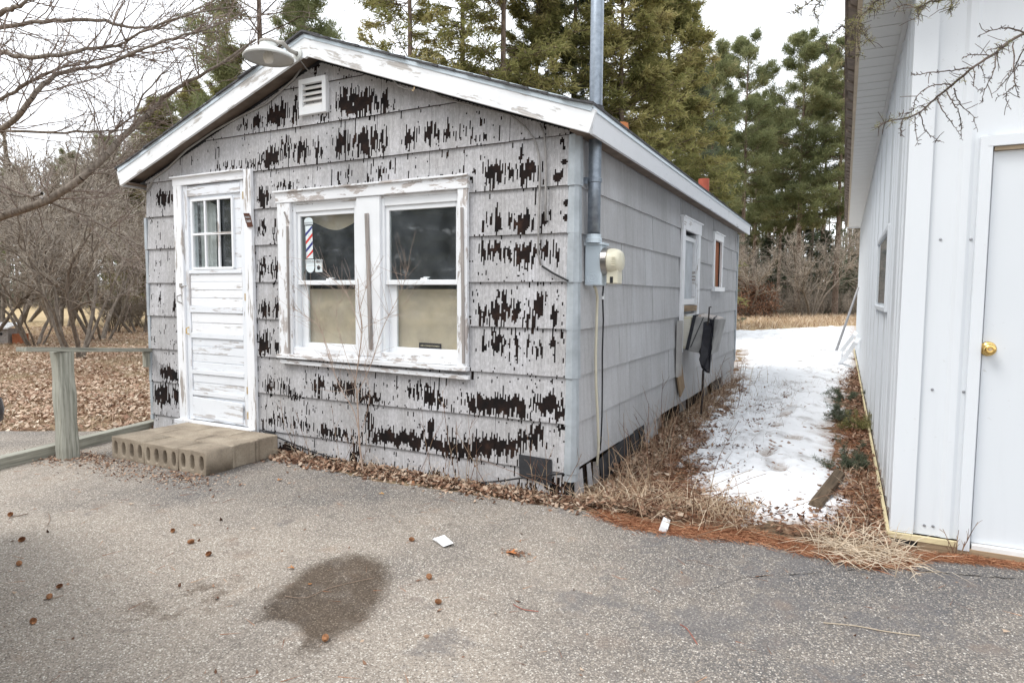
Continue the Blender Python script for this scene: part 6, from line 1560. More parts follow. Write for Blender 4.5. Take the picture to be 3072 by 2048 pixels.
# ---------------------------------------------------------------- overhanging bare tree at the left
def spline(pts, n):
    pts = np.array(pts, float); t = np.linspace(0, len(pts)-1, n); i = np.minimum(t.astype(int), len(pts)-2); f = (t-i)[:, None]
    p0 = pts[np.maximum(i-1, 0)]; p1 = pts[i]; p2 = pts[i+1]; p3 = pts[np.minimum(i+2, len(pts)-1)]
    return .5*((2*p1)+(-p0+p2)*f+(2*p0-5*p1+4*p2-p3)*f**2+(-p0+3*p1-3*p2+p3)*f**3)
def limb_tree():
    rng = np.random.default_rng(51); K = 9.2
    base = dep(-420, 1024, K+.4); t = empty('overhanging_tree', (base[0], base[1], 0), 'bare tree whose long limbs reach in over the left yard', 'tree')
    limbs = [  # pixel paths and radius at the start (pixels)
     ([(-420, 560), (-200, 690), (0, 652), (187, 576), (303, 478), (411, 370), (478, 308), (535, 263), (640, 205), (770, 120)], 20, 9.2),
     ([(-420, 480), (-150, 430), (0, 388), (67, 330), (120, 263), (174, 223), (250, 205), (312, 196), (446, 138), (536, 112), (670, 67), (740, 30)], 13, 8.8),
     ([(-420, 330), (-150, 230), (0, 158), (45, 170), (156, 167), (277, 147), (370, 134), (402, 109), (549, 49), (714, 18)], 12, 8.6),
     ([(-420, 260), (-120, 120), (0, 85), (134, 65), (277, 60), (379, 78), (469, 83), (536, 54), (640, 10)], 11, 9.0),
     ([(-420, 230), (-150, 110), (0, 42), (45, 22), (90, 0), (180, -60)], 15, 8.5),
     ([(-420, 420), (-150, 360), (0, 299), (89, 248), (192, 201), (290, 181), (380, 150), (470, 110)], 9, 9.4),
     ([(-420, 450), (-100, 400), (0, 393), (178, 397), (312, 393), (420, 386), (513, 384)], 8, 9.3),
     ([(125, 600), (240, 640), (330, 690), (410, 730), (500, 760), (560, 800)], 6, 9.5), ([(128, 582), (80, 590), (0, 575), (-60, 560)], 6, 9.0),
     ([(300, 485), (320, 420), (380, 360), (420, 340), (500, 310)], 6, 9.5), ([(200, 565), (270, 520), (340, 525), (400, 535)], 5, 9.1), ([(400, 380), (420, 300), (480, 230), (560, 150)], 5, 9.1)]
    main, twigs = [], []
    for (p, r, k) in limbs:
        pts = np.array([dep(a, b, k+.25*math.sin(i*1.3)) for i, (a, b) in enumerate(p)]); n = len(p)*4; q = spline(pts, n); w = r/1932*k*(1-.82*np.linspace(0, 1, n)**.9)*.5*1.6
        q = q+rng.normal(0, .008, q.shape); seg_obj('limb', [(q[:-1], q[1:], w[:-1], w[1:])], M['bark'], t, 7)
        m = int(n*.8); i = rng.integers(n//5, n-1, m); P = q[i]; d = norm(q[i+1]-q[i]); a = norm(np.cross(d, rng.normal(size=d.shape))); an = rng.uniform(.5, 1.1, m)
        D = d*np.cos(an)[:, None]+a*np.sin(an)[:, None]+np.array([0, 0, .15])
        twigs += grow(rng, P, D, rng.uniform(.5, 1.7, m), np.minimum(w[i]*.5, .0095), [dict(seg=6, wob=.14, up=.02, tip=.4, kids=4, t0=.15, ang=.7, klen=.45, krad=.6, rmin=.0032), dict(seg=4, wob=.18, kids=2, ang=.7, klen=.5, rmin=.0026), dict(seg=3, wob=.2)])
    tz = np.linspace(-.2, 5.2, 10); tp = np.stack([base[0]+.08*np.sin(tz), base[1]+.05*np.cos(tz*1.3), tz], 1); tr = .30-.03*tz
    seg_obj('trunk', [(tp[:-1], tp[1:], tr[:-1], tr[1:])], M['bark'], t, 8); seg_obj('twigs', twigs, M['bark_red'], t, 3, kind='stuff')
limb_tree()

# ---------------------------------------------------------------- dead spruce branch hanging in at the upper right
def spruce_branch():
    rng = np.random.default_rng(61); K = 2.35
    B = dep(4300, 1024, 3.0); t = empty('spruce_tree', (B[0], B[1], 0), 'spruce beside the shed whose dead twigs hang in front of it', 'tree')
    def px(p): return [(2350+.4593*a, .4593*b) for a, b in p]
    paths = [([(2600, -120), (2000, 60), (1568, 225), (1440, 300), (1380, 350), (1240, 440), (1100, 560), (1000, 640), (880, 740), (780, 775), (680, 795), (620, 830)], 7.5),
     ([(1240, 440), (1100, 460), (960, 475), (870, 492), (835, 480)], 3.5), ([(1100, 555), (990, 555), (900, 600), (860, 660), (850, 725)], 3), ([(1060, 590), (1100, 660), (1150, 740), (1160, 840), (1170, 920)], 3), ([(1000, 640), (1060, 750), (1110, 820), (1150, 875)], 2.6),
     ([(1110, 580), (1160, 690), (1230, 750), (1270, 860)], 2.6), ([(890, 740), (930, 850), (990, 905), (1045, 932)], 2.4), ([(860, 760), (865, 860), (882, 950)], 2.2), ([(1568, 215), (1480, 185), (1400, 190), (1270, 235)], 4), ([(1500, 280), (1510, 480), (1515, 540), (1535, 635)], 3.2),
     ([(1385, 360), (1375, 470), (1310, 600), (1297, 672)], 2.8), ([(1700, 200), (1568, 330), (1510, 450), (1440, 540), (1365, 615)], 3.4), ([(1510, 560), (1450, 610), (1385, 642)], 2.2), ([(1455, 610), (1460, 660), (1480, 708)], 2), ([(1235, 440), (1250, 500), (1245, 560), (1300, 600)], 2.4),
     ([(1340, 360), (1240, 360), (1170, 375)], 2.6), ([(940, 720), (900, 690), (820, 740), (750, 745)], 2.2), ([(780, 780), (770, 850), (775, 890)], 1.8), ([(1430, 300), (1380, 320), (1330, 325)], 2), ([(1280, 430), (1310, 480), (1318, 540)], 2),
     ([(1700, 330), (1600, 380), (1540, 430), (1480, 470), (1400, 570)], 2.8), ([(2300, -200), (1500, -120), (1040, 0), (960, 10), (880, 50), (800, 30), (740, 55)], 5), ([(2300, -260), (1400, -190), (800, -60), (620, 0), (560, 60), (490, 120), (440, 160), (380, 175)], 5), ([(490, 120), (500, 180), (540, 240), (575, 270)], 2.2), ([(440, 155), (450, 230), (430, 320), (350, 320)], 2),
     ([(560, 60), (620, 60), (640, 10)], 2), ([(900, 30), (880, 90), (895, 140)], 2), ([(1200, -40), (1110, -10), (1092, 40), (1090, 60)], 3), ([(480, 130), (490, 250), (495, 370)], 2), ([(300, -60), (250, 0), (200, 70), (230, 130)], 2.5), ([(330, -60), (180, 10), (110, 60), (70, 95)], 2.5), ([(380, 170), (320, 230), (270, 300)], 1.8)]
    segs, tw, tipsP, tipsD = [], [], [], []
    for n_, (p, r) in enumerate(paths):
        green = min(b for a, b in p) < -30 or n_ in (23, 24, 25, 26, 28, 31)
        k = K+(.35 if green else 0); q0 = px(p); pts = np.array([dep(a, b, k+.10*math.sin(n_+i)) for i, (a, b) in enumerate(q0)]); n = len(p)*5; q = spline(pts, n)+rng.normal(0, .0012, (n, 3))
        w = r*.66/1932*k*(1-.65*np.linspace(0, 1, n)); seg_obj('branch', [(q[:-1], q[1:], w[:-1], w[1:])], M['bark_dead'], t, 6)
        m = n if not green else n*2; i = rng.integers(0, n-1, m); d = norm(q[i+1]-q[i]); a = norm(np.cross(d, rng.normal(size=d.shape))); D = d*.5+a*.9
        tw += grow(rng, q[i], D, rng.uniform(.004, .016 if not green else .05, m)+(rng.random(m) > .95)*.04, np.full(m, .0016), [dict(seg=2, wob=.2, tip=.7)])
        if green: tipsP.append(q[i]); tipsD.append(norm(D))
    # join the limbs to a trunk standing out of view to the right
    tz = np.linspace(-.2, 7, 12); tp = np.stack([B[0]+0*tz, B[1]+0*tz, tz], 1); tr = .17-.018*tz; seg_obj('trunk', [(tp[:-1], tp[1:], tr[:-1], tr[1:])], M['bark_pine'], t, 8)
    for (p, k) in (((2350+.4593*2600, -.4593*120), K), ((2350+.4593*2300, -.4593*200), K+.35), ((2350+.4593*2300, -.4593*260), K+.35)):
        e = dep(p[0], p[1], k); c = np.array([B[0], B[1], e[2]+.35]); q = spline([c, c*.5+e*.5+np.array([0, 0, .12]), e], 8); w = np.linspace(.022, .009, 8); seg_obj('branch', [(q[:-1], q[1:], w[:-1], w[1:])], M['bark_pine'], t, 6)
    seg_obj('spurs', tw, M['bark_dead'], t, 3, kind='stuff')
    c = np.concatenate(tipsP); d = np.concatenate(tipsD); c = np.repeat(c, 7, 0); d = norm(np.repeat(d, 7, 0)+rng.normal(0, .6, c.shape)); c = c+rng.normal(0, .012, c.shape); s = rng.random(len(c)) > .45
    V, F = blades(c[s], d[s], rng.uniform(.012, .024, s.sum()), np.full(s.sum(), .0022), rng); np_mesh('needles', V, F, M['fol_olive'], t, rn=rng.random(s.sum()))
    # crown above the frame, so that the tree is whole
    out = conifer_crown(rng, B); np_mesh('crown', out[0], out[1], M['fol_spruce'], t, rn=rng.random(len(out[1])))
def conifer_crown(rng, B):
    n = 260; z = rng.uniform(4.6, 7.2, n); az = rng.random(n)*2*np.pi; L = (7.6-z)*.42*rng.uniform(.4, 1, n); P = np.stack([B[0]+np.cos(az)*L, B[1]+np.sin(az)*L, z-.2*L], 1)
    P = np.repeat(P, 24, 0)+rng.normal(0, .13, (n*24, 3)); return blades(P, norm(rng.normal(size=P.shape)), rng.uniform(.06, .14, len(P)), np.full(len(P), .02), rng)
spruce_branch()

# ---------------------------------------------------------------- sapling and weeds against the front wall
def sapling():
    rng = np.random.default_rng(71); y = -.10; Y = lambda p, yy=y: np.array([fr(a, b, yy) for a, b in p])
    t = empty('sapling', fr(1091, 1420, -.14), 'thin bare sapling growing in front of the left window sash', 'sapling')
    segs, tw = [], []
    for (p, r) in (([(1091, 1424), (1082, 1360), (1078, 1320), (1071, 1176), (1066, 1150), (1086, 997), (1078, 921), (1074, 837)], 5.0), ([(1078, 1300), (1060, 1230), (1019, 1158), (985, 1062), (960, 985), (920, 950), (880, 925)], 2.6), ([(1072, 1180), (1110, 1100), (1150, 980), (1200, 880), (1225, 800)], 2.2),
                   ([(1085, 1000), (1040, 880), (990, 830), (945, 770)], 1.8), ([(1079, 930), (1100, 860), (1130, 800)], 1.6), ([(1000, 1090), (960, 980), (930, 900), (915, 850)], 1.8), ([(1068, 1150), (1030, 1040), (1010, 930), (1060, 850)], 1.5), ([(1085, 1290), (1110, 1190), (1095, 1100), (1120, 1030)], 1.5), ([(1086, 985), (1160, 950), (1230, 900)], 1.3)):
        q = spline(Y(p), len(p)*4); w = r/1932*5.3*(1-.7*np.linspace(0, 1, len(q)))*.58; segs.append((q[:-1], q[1:], w[:-1], w[1:]))
        m = int(len(q)*1.1); i = rng.integers(len(q)//4, len(q)-1, m); d = norm(q[i+1]-q[i]); D = d*.8+np.stack([rng.normal(0, .6, m), -np.abs(rng.normal(0, .25, m)), rng.normal(.1, .4, m)], 1)
        tw += grow(rng, q[i], D, rng.uniform(.08, .32, m), np.full(m, .0014), [dict(seg=4, wob=.10, tip=.5, up=.02)])
    seg_obj('stem', segs, plain_twig(), t, 5); seg_obj('twigs', tw, plain_twig(), t, 3, kind='stuff')
_pt = []
def plain_twig():
    if not _pt: _pt.append(plain('sapling_bark', (.42, .32, .26), .8, 0, .2, 20))
    return _pt[0]
sapling()

def litter():
    rng = np.random.default_rng(81)
    def leaves(name, P, size, mat, label, cat, lift=.5, curl=.35, tone=None, tilt=.45):
        n = len(P); nz = norm(np.stack([rng.normal(0, tilt, n), rng.normal(0, tilt, n), np.ones(n)], 1)); u = norm(np.cross(nz, rng.normal(size=nz.shape))); w = np.cross(nz, u)
        s = size*rng.uniform(.5, 1.25, n); a = s[:, None]; k = (curl*rng.uniform(-.6, 1.4, n)*s)[:, None]
        wd = rng.uniform(.45, .8, (n, 1))
        V = np.stack([P-u*a*.5+nz*k*.5, P+w*a*.32*wd-u*a*.1, P+u*a*.1+w*a*.45*wd+nz*k*.3, P+u*a*.5+nz*k, P+u*a*.1-w*a*.45*wd+nz*k*.4, P-w*a*.32*wd-u*a*.1], 1).reshape(-1, 3)
        b = (np.arange(n)*6)[:, None]; F = np.concatenate([b+np.array([[0, 1, 2, 3]]), b+np.array([[0, 3, 4, 5]])], 1).reshape(-1, 4)
        rn = np.repeat(np.clip((rng.random(n) if tone is None else rng.normal(tone, .25, n)), 0, 1), 2)
        o = np_mesh(name, V, F, mat, None, rn=rn, kind='stuff'); tag(o, label, cat)
    def gz(x, y, h): return np.stack([x, y, np.maximum(ground_h(x, y), 0*x-.004)+h], 1)
    # along the foot of the front wall
    n = 3600; x = rng.uniform(-2.75, .15, n); y = -.04-np.abs(rng.normal(0, .10, n))*(.55+.6*fbm(x*3, x*0, 4)); h = .006+rng.random(n)**2*.06*np.exp(y*7)
    leaves('wall_leaf_litter', gz(x, y, h), .042, M['deadleaf'], 'brown dead leaves heaped along the foot of the front wall', 'dead leaves')
    # on the asphalt, loose and in drifts
    n = 110; x = rng.uniform(-3.8, 2.2, n); y = rng.uniform(-2.9, -.2, n)**1; leaves('asphalt_leaves', gz(x, y, np.full(n, .006)), .026, M['deadleaf'], 'a few small dead leaves scattered on the asphalt', 'dead leaves', curl=.5)
    n = 1900; c = rng.integers(0, 6, n); cx = np.array([gd(150, 1378)[0], gd(420, 1418)[0], gd(560, 1432)[0], gd(1545, 1660)[0], gd(270, 1372)[0], gd(330, 1390)[0]])[c]; cy = np.array([gd(150, 1378)[1], gd(420, 1418)[1], gd(560, 1432)[1], gd(1545, 1660)[1], gd(270, 1372)[1], gd(330, 1390)[1]])[c]
    sc = np.array([.14, .20, .12, .03, .10, .16])[c]; keep = (c != 3) | (rng.random(n) < .25)
    leaves('leaf_drifts', gz(cx+rng.normal(0, 1, n)*sc*1.5, cy+rng.normal(0, 1, n)*sc*.6, .004+rng.random(n)*.012)[keep], .022, M['deadleaf'], 'drifts of leaf crumbs before the block step and rail post', 'dead leaves')
    # left lawn
    n = 34000; k = rng.uniform(5.6, 24, n)**1.0; px = rng.uniform(-250, 560, n); P = np.array([dep(a, 1024, b)[:2] for a, b in zip(px, k)]); s = sdist(ASPH, P[:, 0], P[:, 1]) < -.0; s &= ~((P[:, 0] > -HW-.02) & (P[:, 1] > 0)); dn = fbm(P[:, 0]*.8, P[:, 1]*.8, 61); s &= rng.random(n) < np.clip((dn-.30)*4, .12, 1); P = P[s]
    leaves('lawn_leaves', gz(P[:, 0], P[:, 1], rng.random(len(P))*.025+.010), .060, M['lawnleaf'], 'pale brown oak leaves covering the left lawn', 'dead leaves', tone=.52)
    # by the side wall and shed
    n = 5200; y = rng.random(n)**1.6*6.5-.12; x = .05+np.abs(rng.normal(0, .24, n))+.10*(y < .6); s = sdist(ASPH, x, y) < .05; leaves('side_leaf_litter', gz(x, y, .012+rng.random(n)*.05)[s], .045, M['deadleaf'], 'brown dead leaves between the side wall and the snow', 'dead leaves')
    n = 3600; y = rng.random(n)**1.7*9-.05; x = 1.76-np.abs(rng.normal(0, .13+.10*(y < 1), n)); s = sdist(ASPH, x, y) < .05; leaves('shed_leaf_litter', gz(x, y, .015+rng.random(n)*.05)[s], .038, M['deadleaf'], 'rusty leaves along the foot of the shed wall', 'dead leaves', tone=.3)
    n = 3000; y = rng.random(n)**1.5*5.5; x = .52+rng.normal(0, .17, n)+.05*y; s = (x > .1) & (x < 1.7) & (rng.random(n) < np.clip((fbm(x*4, y*3, 19)-.36)*5, 0, 1)); leaves('snow_leaves', gz(x, y, .045+rng.random(n)*.012)[s], .026, M['deadleaf'], 'leaf bits scattered over the thin edge of the snow', 'dead leaves', tone=.25)
    n = 500; y = -.02+rng.random(n)*.45; x = .85+rng.normal(0, .35, n); leaves('snow_tip_leaves', gz(x, y, .03+rng.random(n)*.03)[(x > .3) & (x < 1.65)], .032, M['deadleaf'], 'damp leaves at the near tip of the snow', 'dead leaves', tone=.2)
    # paint chips below the flaking wall
    n = 900; x = rng.uniform(-2.6, .1, n); y = -.10-np.abs(rng.normal(0, .16, n)); leaves('paint_chips', gz(x, y, np.full(n, .004)), .010, M['chip'], 'tiny pale paint chips on the asphalt below the wall', 'paint chips', tilt=.2)
    # needles: strip along the asphalt edge
    E = np.array([(.25, -.20), (.45, -.27), (.66, -.28), (.9, -.22), (1.12, -.16), (1.4, -.23), (1.65, -.28), (1.9, -.04), (2.15, .04), (2.6, .06), (3.2, .07)])
    n = 12000; f = rng.random(n)*(len(E)-1); i = f.astype(int); q = E[i]+(E[i+1]-E[i])*(f-i)[:, None]; wn = .016+.05*fbm(q[:, 0]*4, q[:, 1]*0, 15); wn = np.where(q[:, 0] > 1.85, .018, wn)
    q = q+rng.normal(0, 1, (n, 2))*wn[:, None]+np.array([0, .028])
    P = gz(q[:, 0], q[:, 1], .004+rng.random(n)*.014); az = rng.normal(.0, .9, n); D = np.stack([np.cos(az), np.sin(az), rng.normal(0, .12, n)], 1); V, F = blades(P, D, rng.uniform(.04, .09, n), np.full(n, .0034), rng)
    tag(np_mesh('needle_strip', V, F, M['needle'], None, rn=rng.random(n), kind='stuff'), 'orange pine needles drifted along the asphalt edge', 'pine needles')
    n = 9000; y = rng.random(n)**1.5*4-.05; x = np.where(rng.random(n) < .5, 1.74-np.abs(rng.normal(0, .14, n)), .3+np.abs(rng.normal(0, .35, n))); s = (x < 1.77) & (sdist(ASPH, x, y) < 0) & ((y < 1.1) | (x > 1.4) | (x < .45)); P = gz(x, y, .02+rng.random(n)*.03)[s]; az = rng.random(len(P))*6.28
    V, F = blades(P, np.stack([np.cos(az), np.sin(az), rng.normal(0, .15, len(P))], 1), rng.uniform(.05, .10, len(P)), np.full(len(P), .0034), rng); tag(np_mesh('soil_needles', V, F, M['needle'], None, rn=rng.random(len(P)), kind='stuff'), 'rusty pine needles on the soil between shop and shed', 'pine needles')
    n = 420; x = rng.uniform(-4, 2.6, n); y = rng.uniform(-3.1, -.2, n); az = rng.random(n)*6.28; V, F = blades(gz(x, y, np.full(n, .006)), np.stack([np.cos(az), np.sin(az), 0*az+.02], 1), rng.uniform(.03, .11, n), np.full(n, .0026), rng)
    tag(np_mesh('loose_needles', V, F, M['needle'], None, rn=rng.random(n), kind='stuff'), 'single pine needles strewn over the asphalt', 'pine needles')
    # dry grass
    def grass(name, P, h, lean, mat, label, w=.0035, tone=.6, dirn=None):
        n = len(P); az = rng.random(n)*6.28; l = lean*rng.uniform(.2, 1.3, n); d0 = np.stack([np.cos(az)*l, np.sin(az)*l, np.ones(n)], 1)
        if dirn is not None: d0 = d0+np.array(dirn)
        d0 = norm(d0); d1 = norm(d0+np.stack([np.cos(az)*l*1.2, np.sin(az)*l*1.2, -.55*l], 1)); H = h*rng.uniform(.35, 1.25, n)
        s = norm(np.cross(d0, rng.normal(size=d0.shape)))*(w/2); p1 = P+d0*(H*.55)[:, None]; p2 = p1+d1*(H*.45)[:, None]
        V = np.stack([P-s, P+s, p1+s*.8, p1-s*.8, p2+s*.2, p2-s*.2], 1).reshape(-1, 3); b = (np.arange(n)*6)[:, None]; F = np.concatenate([b+np.array([[0, 1, 2, 3]]), b+np.array([[3, 2, 4, 5]])], 1).reshape(-1, 4)
        tag(np_mesh(name, V, F, mat, None, rn=np.repeat(np.clip(rng.normal(tone, .25, n), 0, 1), 2), kind='stuff'), label, 'dry grass')
    n = 4200; y = rng.random(n)**1.5*6.6-.10; x = .06+np.abs(rng.normal(0, .17, n))+.12*rng.random(n)*(y < .9); s = sdist(ASPH, x, y) < .0; s &= ~((x < .16) & (y > .25) & (y < 2.2)); grass('wall_grass', gz(x, y, 0*x)[s], .13, 1.0, M['drygrass'], 'dry tan grass along the foot of the side wall', .0042, .5)
    n = 260; y = rng.random(n)**1.1*6.6-.05; x = .08+np.abs(rng.normal(0, .20, n)); s = sdist(ASPH, x, y) < 0; grass('tall_wall_grass', gz(x, y, 0*x)[s], .50, .45, M['drygrass'], 'tall dead stalks along the side wall', .0045, .45)
    n = 700; x = .25+rng.random(n)*.85; y = .0+rng.normal(0, .12, n)+.1*x; s = sdist(ASPH, x, y) < .02; grass('corner_grass', gz(x, y, 0*x)[s], .22, 1.1, M['drygrass'], 'flattened dead grass in front of the shop corner', .004, .6)
    n = 900; x = 1.62+rng.normal(0, .10, n); y = -.06+rng.normal(0, .10, n); grass('shed_corner_grass', gz(x, y, 0*x), .20, 1.9, M['drygrass'], 'pale bleached grass tuft lying out from the shed corner', .0042, .95, (-.0, -.9, -.25))
    n = 500; y = .1+rng.random(n)*1.8; x = 1.66+rng.normal(0, .07, n); grass('shed_side_grass', gz(x, y, 0*x)[x < 1.77], .16, 1.2, M['drygrass'], 'dead grass along the shed wall', .0035, .6)
    n = 260; x = rng.uniform(-2.4, .1, n); y = -.06-np.abs(rng.normal(0, .05, n)); grass('front_grass', gz(x, y, 0*x), .20, 1.0, M['drygrass'], 'thin dry blades at the foot of the front wall', .0028, .7)
    n = 15000; k = rng.uniform(5.6, 26, n); px = rng.uniform(-250, 560, n); P = np.array([dep(a, 1024, b)[:2] for a, b in zip(px, k)]); s = (sdist(ASPH, P[:, 0], P[:, 1]) < -.02) & ~((P[:, 0] > -HW-.02) & (P[:, 1] > 0)); P = P[s]; grass('lawn_grass', gz(P[:, 0], P[:, 1], 0*P[:, 0]), .09, .9, M['drygrass'], 'dormant tan grass of the left lawn', .009, .62)
    n = 9000; k = rng.uniform(24, 46, n); px = rng.uniform(2150, 2640, n); P = np.array([dep(a, 1024, b)[:2] for a, b in zip(px, k)]); s = sdist(SNOWP, P[:, 0], P[:, 1]) < -.3; P = P[s]; grass('field_grass', gz(P[:, 0], P[:, 1], 0*P[:, 0]), .28, .6, M['drygrass'], 'tan dead grass of the far field', .025, .62)
    n = 380; y = 1.0+rng.random(n)*5.6; x = .35+np.abs(rng.normal(0, .30, n))+.04*y; grass('snow_stubble', gz(x, y, 0*x), .17, .5, M['twig'], 'thin dark stubble poking through the snow edge', .0035, .35)
    # thin weed canes
    n = 52; x = np.concatenate([rng.uniform(-2.5, 0, 26), rng.uniform(.08, .5, 20), rng.uniform(1.95, 2.1, 6)]); y = np.concatenate([-.05-rng.random(26)*.08, rng.uniform(.0, 5.5, 20), np.full(6, .085)]); D = np.stack([rng.normal(0, .28, n), rng.normal(-.05, .16, n), np.ones(n)], 1)
    o = seg_obj('weed_canes', grow(rng, gz(x, y, 0*x-.02), D, rng.uniform(.25, .75, n)*np.where(x > 1.5, .35, 1), np.full(n, .0026), [dict(seg=6, wob=.07, tip=.5, kids=3, t0=.35, ang=.5, klen=.3, rmin=.0014), dict(seg=3, wob=.12)]), M['twig'], None, 4, kind='stuff', rng=rng); tag(o, 'thin dry weed canes standing against the walls', 'weeds')
    n = 26; x = .1+rng.random(n)*.8; y = -.10+rng.normal(0, .09, n); az = rng.uniform(-2.9, -.2, n); D = np.stack([np.cos(az)*1.0, np.sin(az)*.25, rng.uniform(.05, .5, n)], 1)
    o = seg_obj('lodged_canes', grow(rng, gz(x, y, 0*x+.01), D, rng.uniform(.4, .95, n), np.full(n, .0024), [dict(seg=7, wob=.05, up=-.03, tip=.5)]), M['twig'], None, 4, kind='stuff', rn=None, rng=rng); tag(o, 'long pale canes fallen across the shop corner', 'weeds')
    # small evergreen seedlings along the shed
    for i, (pxy, s, lb) in enumerate((((2532, 1275), .24, 'small dark evergreen seedling at the edge of the snow by the shed'), ((2598, 1300), .26, 'mossy green juniper sprig at the foot of the shed wall'), ((2535, 1415), .24, 'dark seedling beside the end of the rotten timber'), ((2537, 1205), .26, 'upper seedling in the leaf strip along the shed'))):
        q = gd(*pxy); q[0] = min(q[0], 1.70); t = empty('evergreen_seedling', (q[0], q[1], 0), lb, 'seedling', 'seedlings along the shed')
        m = 16; D = norm(np.stack([rng.normal(0, .8, m), rng.normal(0, .8, m), np.abs(rng.normal(.55, .3, m))], 1)); out = grow(rng, np.repeat(np.array([[q[0], q[1], .0]]), m, 0), D, rng.uniform(.5, 1.1, m)*s, np.full(m, .003), [dict(seg=5, wob=.15, kids=5, t0=.2, ang=.7, klen=.4, rmin=.0015), dict(seg=3, wob=.2)])
        seg_obj('stems', out, M['bark'], t, 3); c = np.concatenate([out[0][1], out[1][1], out[1][0]]); c = np.repeat(c, 8, 0)+rng.normal(0, .008, (len(c)*8, 3)); V, F = blades(c, norm(rng.normal(size=c.shape)+np.array([0, 0, .4])), rng.uniform(.015, .035, len(c)), np.full(len(c), .004), rng); np_mesh('needles', V, F, M['fol_spruce' if i != 1 else 'fol_olive'], t, rn=rng.random(len(c)))
litter()

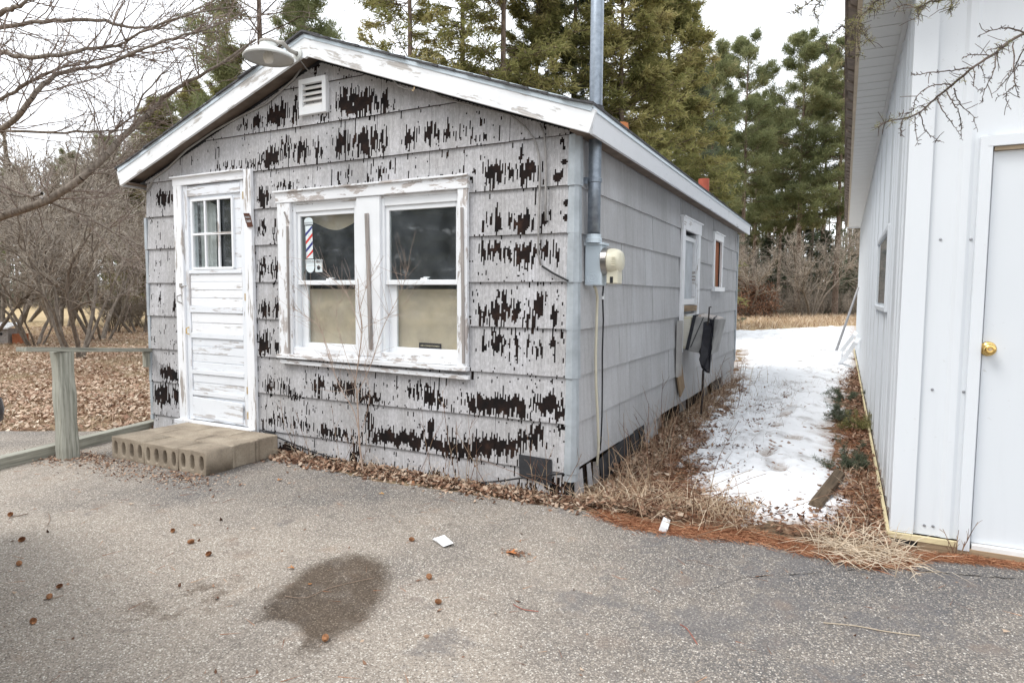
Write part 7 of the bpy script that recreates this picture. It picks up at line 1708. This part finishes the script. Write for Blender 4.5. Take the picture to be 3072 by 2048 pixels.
# ---------------------------------------------------------------- cones, single leaves and sticks on the asphalt; the crack
def small_things():
    rng = np.random.default_rng(91); b = MB(); b.recalc = False; L, n = .038, 9
    for k in range(n):
        z = k/n; r = .013*math.sin(math.pi*(.16+.78*z))**.7
        for j in range(7):
            a = j/7*6.283+k*.55; u = Vector((0, math.cos(a), math.sin(a))); s = Vector((0, -math.sin(a), math.cos(a))); c = Vector((z*L-L/2, 0, 0))+u*r*.35
            b.poly([c-s*.0045, c+s*.0045, c+u*r*.75+s*.0055+Vector((.004, 0, 0)), c+u*r+Vector((.007, 0, 0)), c+u*r*.75-s*.0055+Vector((.004, 0, 0))])
    cone = plain('cone_scales', (.36, .175, .085), .8, 0, .5, 60)
    proto_c = b.build('pine_cone', cone); me = proto_c.data; bpy.data.objects.remove(proto_c)
    spots = [((32, 1547), 'brown pine cone beside a twig at the far left of the asphalt'), ((67, 1623), 'small dark pine cone near the left edge of the asphalt'), ((519, 1596), 'pine cone in the middle of the asphalt, left of the stain'), ((572, 1630), 'upright dark pine cone left of the stain'), ((58, 1696), 'tan pine cone at the left edge, third from the wall'), ((180, 1764), 'brown pine cone left of the stain, above the dark twig'), ((148, 1796), 'long dark pine cone lying with a twig at lower left'),
             ((100, 1869), 'orange pine cone nearest the lower left corner'), ((976, 1922), 'pine cone at the tip of the dark stain'), ((1316, 1811), 'small dark pine cone right of the stain'), ((1236, 1623), 'pine cone left of the white paper'), ((1288, 1736), 'round tan cone between the stain and the paper'), ((627, 1666), 'reddish cone above the stain at its left'), ((1240, 1452), 'grey pine cone in the litter near the wall foot')]
    for (p, lb) in spots:
        q = gd(*p); o = link('pine_cone', me); o.location = (float(q[0]), float(q[1]), .012); o.rotation_euler = (rng.uniform(0, 6), 0, rng.uniform(0, 6)); s = rng.uniform(.6, .85); o.scale = (s, s, s); tag(o, lb, 'pine cone', 'pine cones on the asphalt')
    lf = plain('oak_leaf', (.42, .20, .085), .8, 0, .3, 40)
    def leaf(p, size, lb, m=lf):
        q = gd(*p); a0 = rng.uniform(0, 6.28); b = MB(); b.recalc = False; pr = []; N = 26
        for k in range(N):
            a = k/N*6.283; r = size*(.62+.30*math.cos(5*a)+.08*rng.normal())*(.7+.35*math.cos(a)); pr.append((float(q[0])+r*math.cos(a+a0), float(q[1])+r*math.sin(a+a0)*.8, .006+.35*abs(r)*abs(math.sin(a*1.5))))
        c = (float(q[0]), float(q[1]), .012)
        for k in range(N): b.poly([c, pr[k], pr[(k+1) % N]])
        tag(b.build('oak_leaf', m), lb, 'leaf', 'single leaves on the asphalt')
    leaf((878, 1706), .030, 'pale curled oak leaf on the dark stain'); leaf((835, 1442), .034, 'tan leaf lying between the step and the sapling'); leaf((1148, 1483), .030, 'yellow leaf lying below the window wall', plain('yellow_leaf', (.55, .30, .09), .8, 0, .2, 30)); leaf((1530, 1660), .05, 'orange crumpled leaf on asphalt right of the paper', plain('orange_leaf', (.42, .16, .06), .8, 0, .3, 40)); leaf((930, 1756), .016, 'tiny leaf lower on the dark stain'); leaf((898, 1493), .018, 'dark leaf between the step and the paper', plain('dark_leaf', (.10, .055, .035), .8, 0, .3, 40))
    tw = plain('stick_bark', (.26, .19, .14), .85, 0, .3, 30); tr = plain('red_stick_bark', (.30, .10, .07), .85, 0, .3, 30)
    for (pts, r, m, lb) in (([(2470, 1870), (2570, 1880), (2650, 1895), (2760, 1910)], .0022, plain('pale_stem', (.48, .40, .30), .8), 'long pale stem lying on the right asphalt'), ([(2040, 1875), (2062, 1890), (2092, 1935)], .002, tr, 'short reddish twig on the right asphalt'), ([(28, 1555), (55, 1549), (83, 1542)], .0025, tw, 'dark twig beside the far left cone'), ([(855, 1790), (920, 1795), (990, 1765), (1120, 1735)], .0016, tw, 'thin stem lying across the dark stain'),
                           ([(1540, 1815), (1570, 1830), (1615, 1836)], .0018, tr, 'thin red twig right of the stain'), ([(130, 1800), (160, 1796), (190, 1788)], .002, tw, 'twig lying with the long cone at lower left'), ([(140, 1580), (150, 1560), (145, 1540)], .0016, tw, 'little curled twig at the left of the asphalt')):
        q = [gd(a, c) for a, c in pts]; b = MB(); b.tube([(float(k[0]), float(k[1]), .005) for k in spline(np.array(q), 10)], r, 5); tag(b.build('stick', m), lb, 'stick', 'sticks on the asphalt')
    # crack in the asphalt
    pts = np.array([gd(a, c)[:2] for a, c in ((1960, 1838), (2060, 1800), (2130, 1770), (2215, 1737), (2300, 1728), (2400, 1722), (2520, 1712), (2640, 1706), (2720, 1708), (2800, 1716), (2900, 1725), (3072, 1738), (3300, 1760))]); q = spline(np.c_[pts, np.zeros(len(pts))], 150); b = MB(); b.recalc = False; prev = None
    for k in range(150):
        w = max(.0004, -.001+.0065*vnoise(np.array([k*.45]), np.array([0.]), 5)[0])*(min(1, k/25)); j = rng.normal(0, .0045); y = q[k][1]+j; cur = ((q[k][0], y-w, .003), (q[k][0], y+w, .003))
        if prev: b.quad(prev[0], cur[0], cur[1], prev[1])
        prev = cur
    b.build('crack', plain('crack_dirt', (.03, .026, .022), .95, 0, .5, 40), LOT)
small_things()
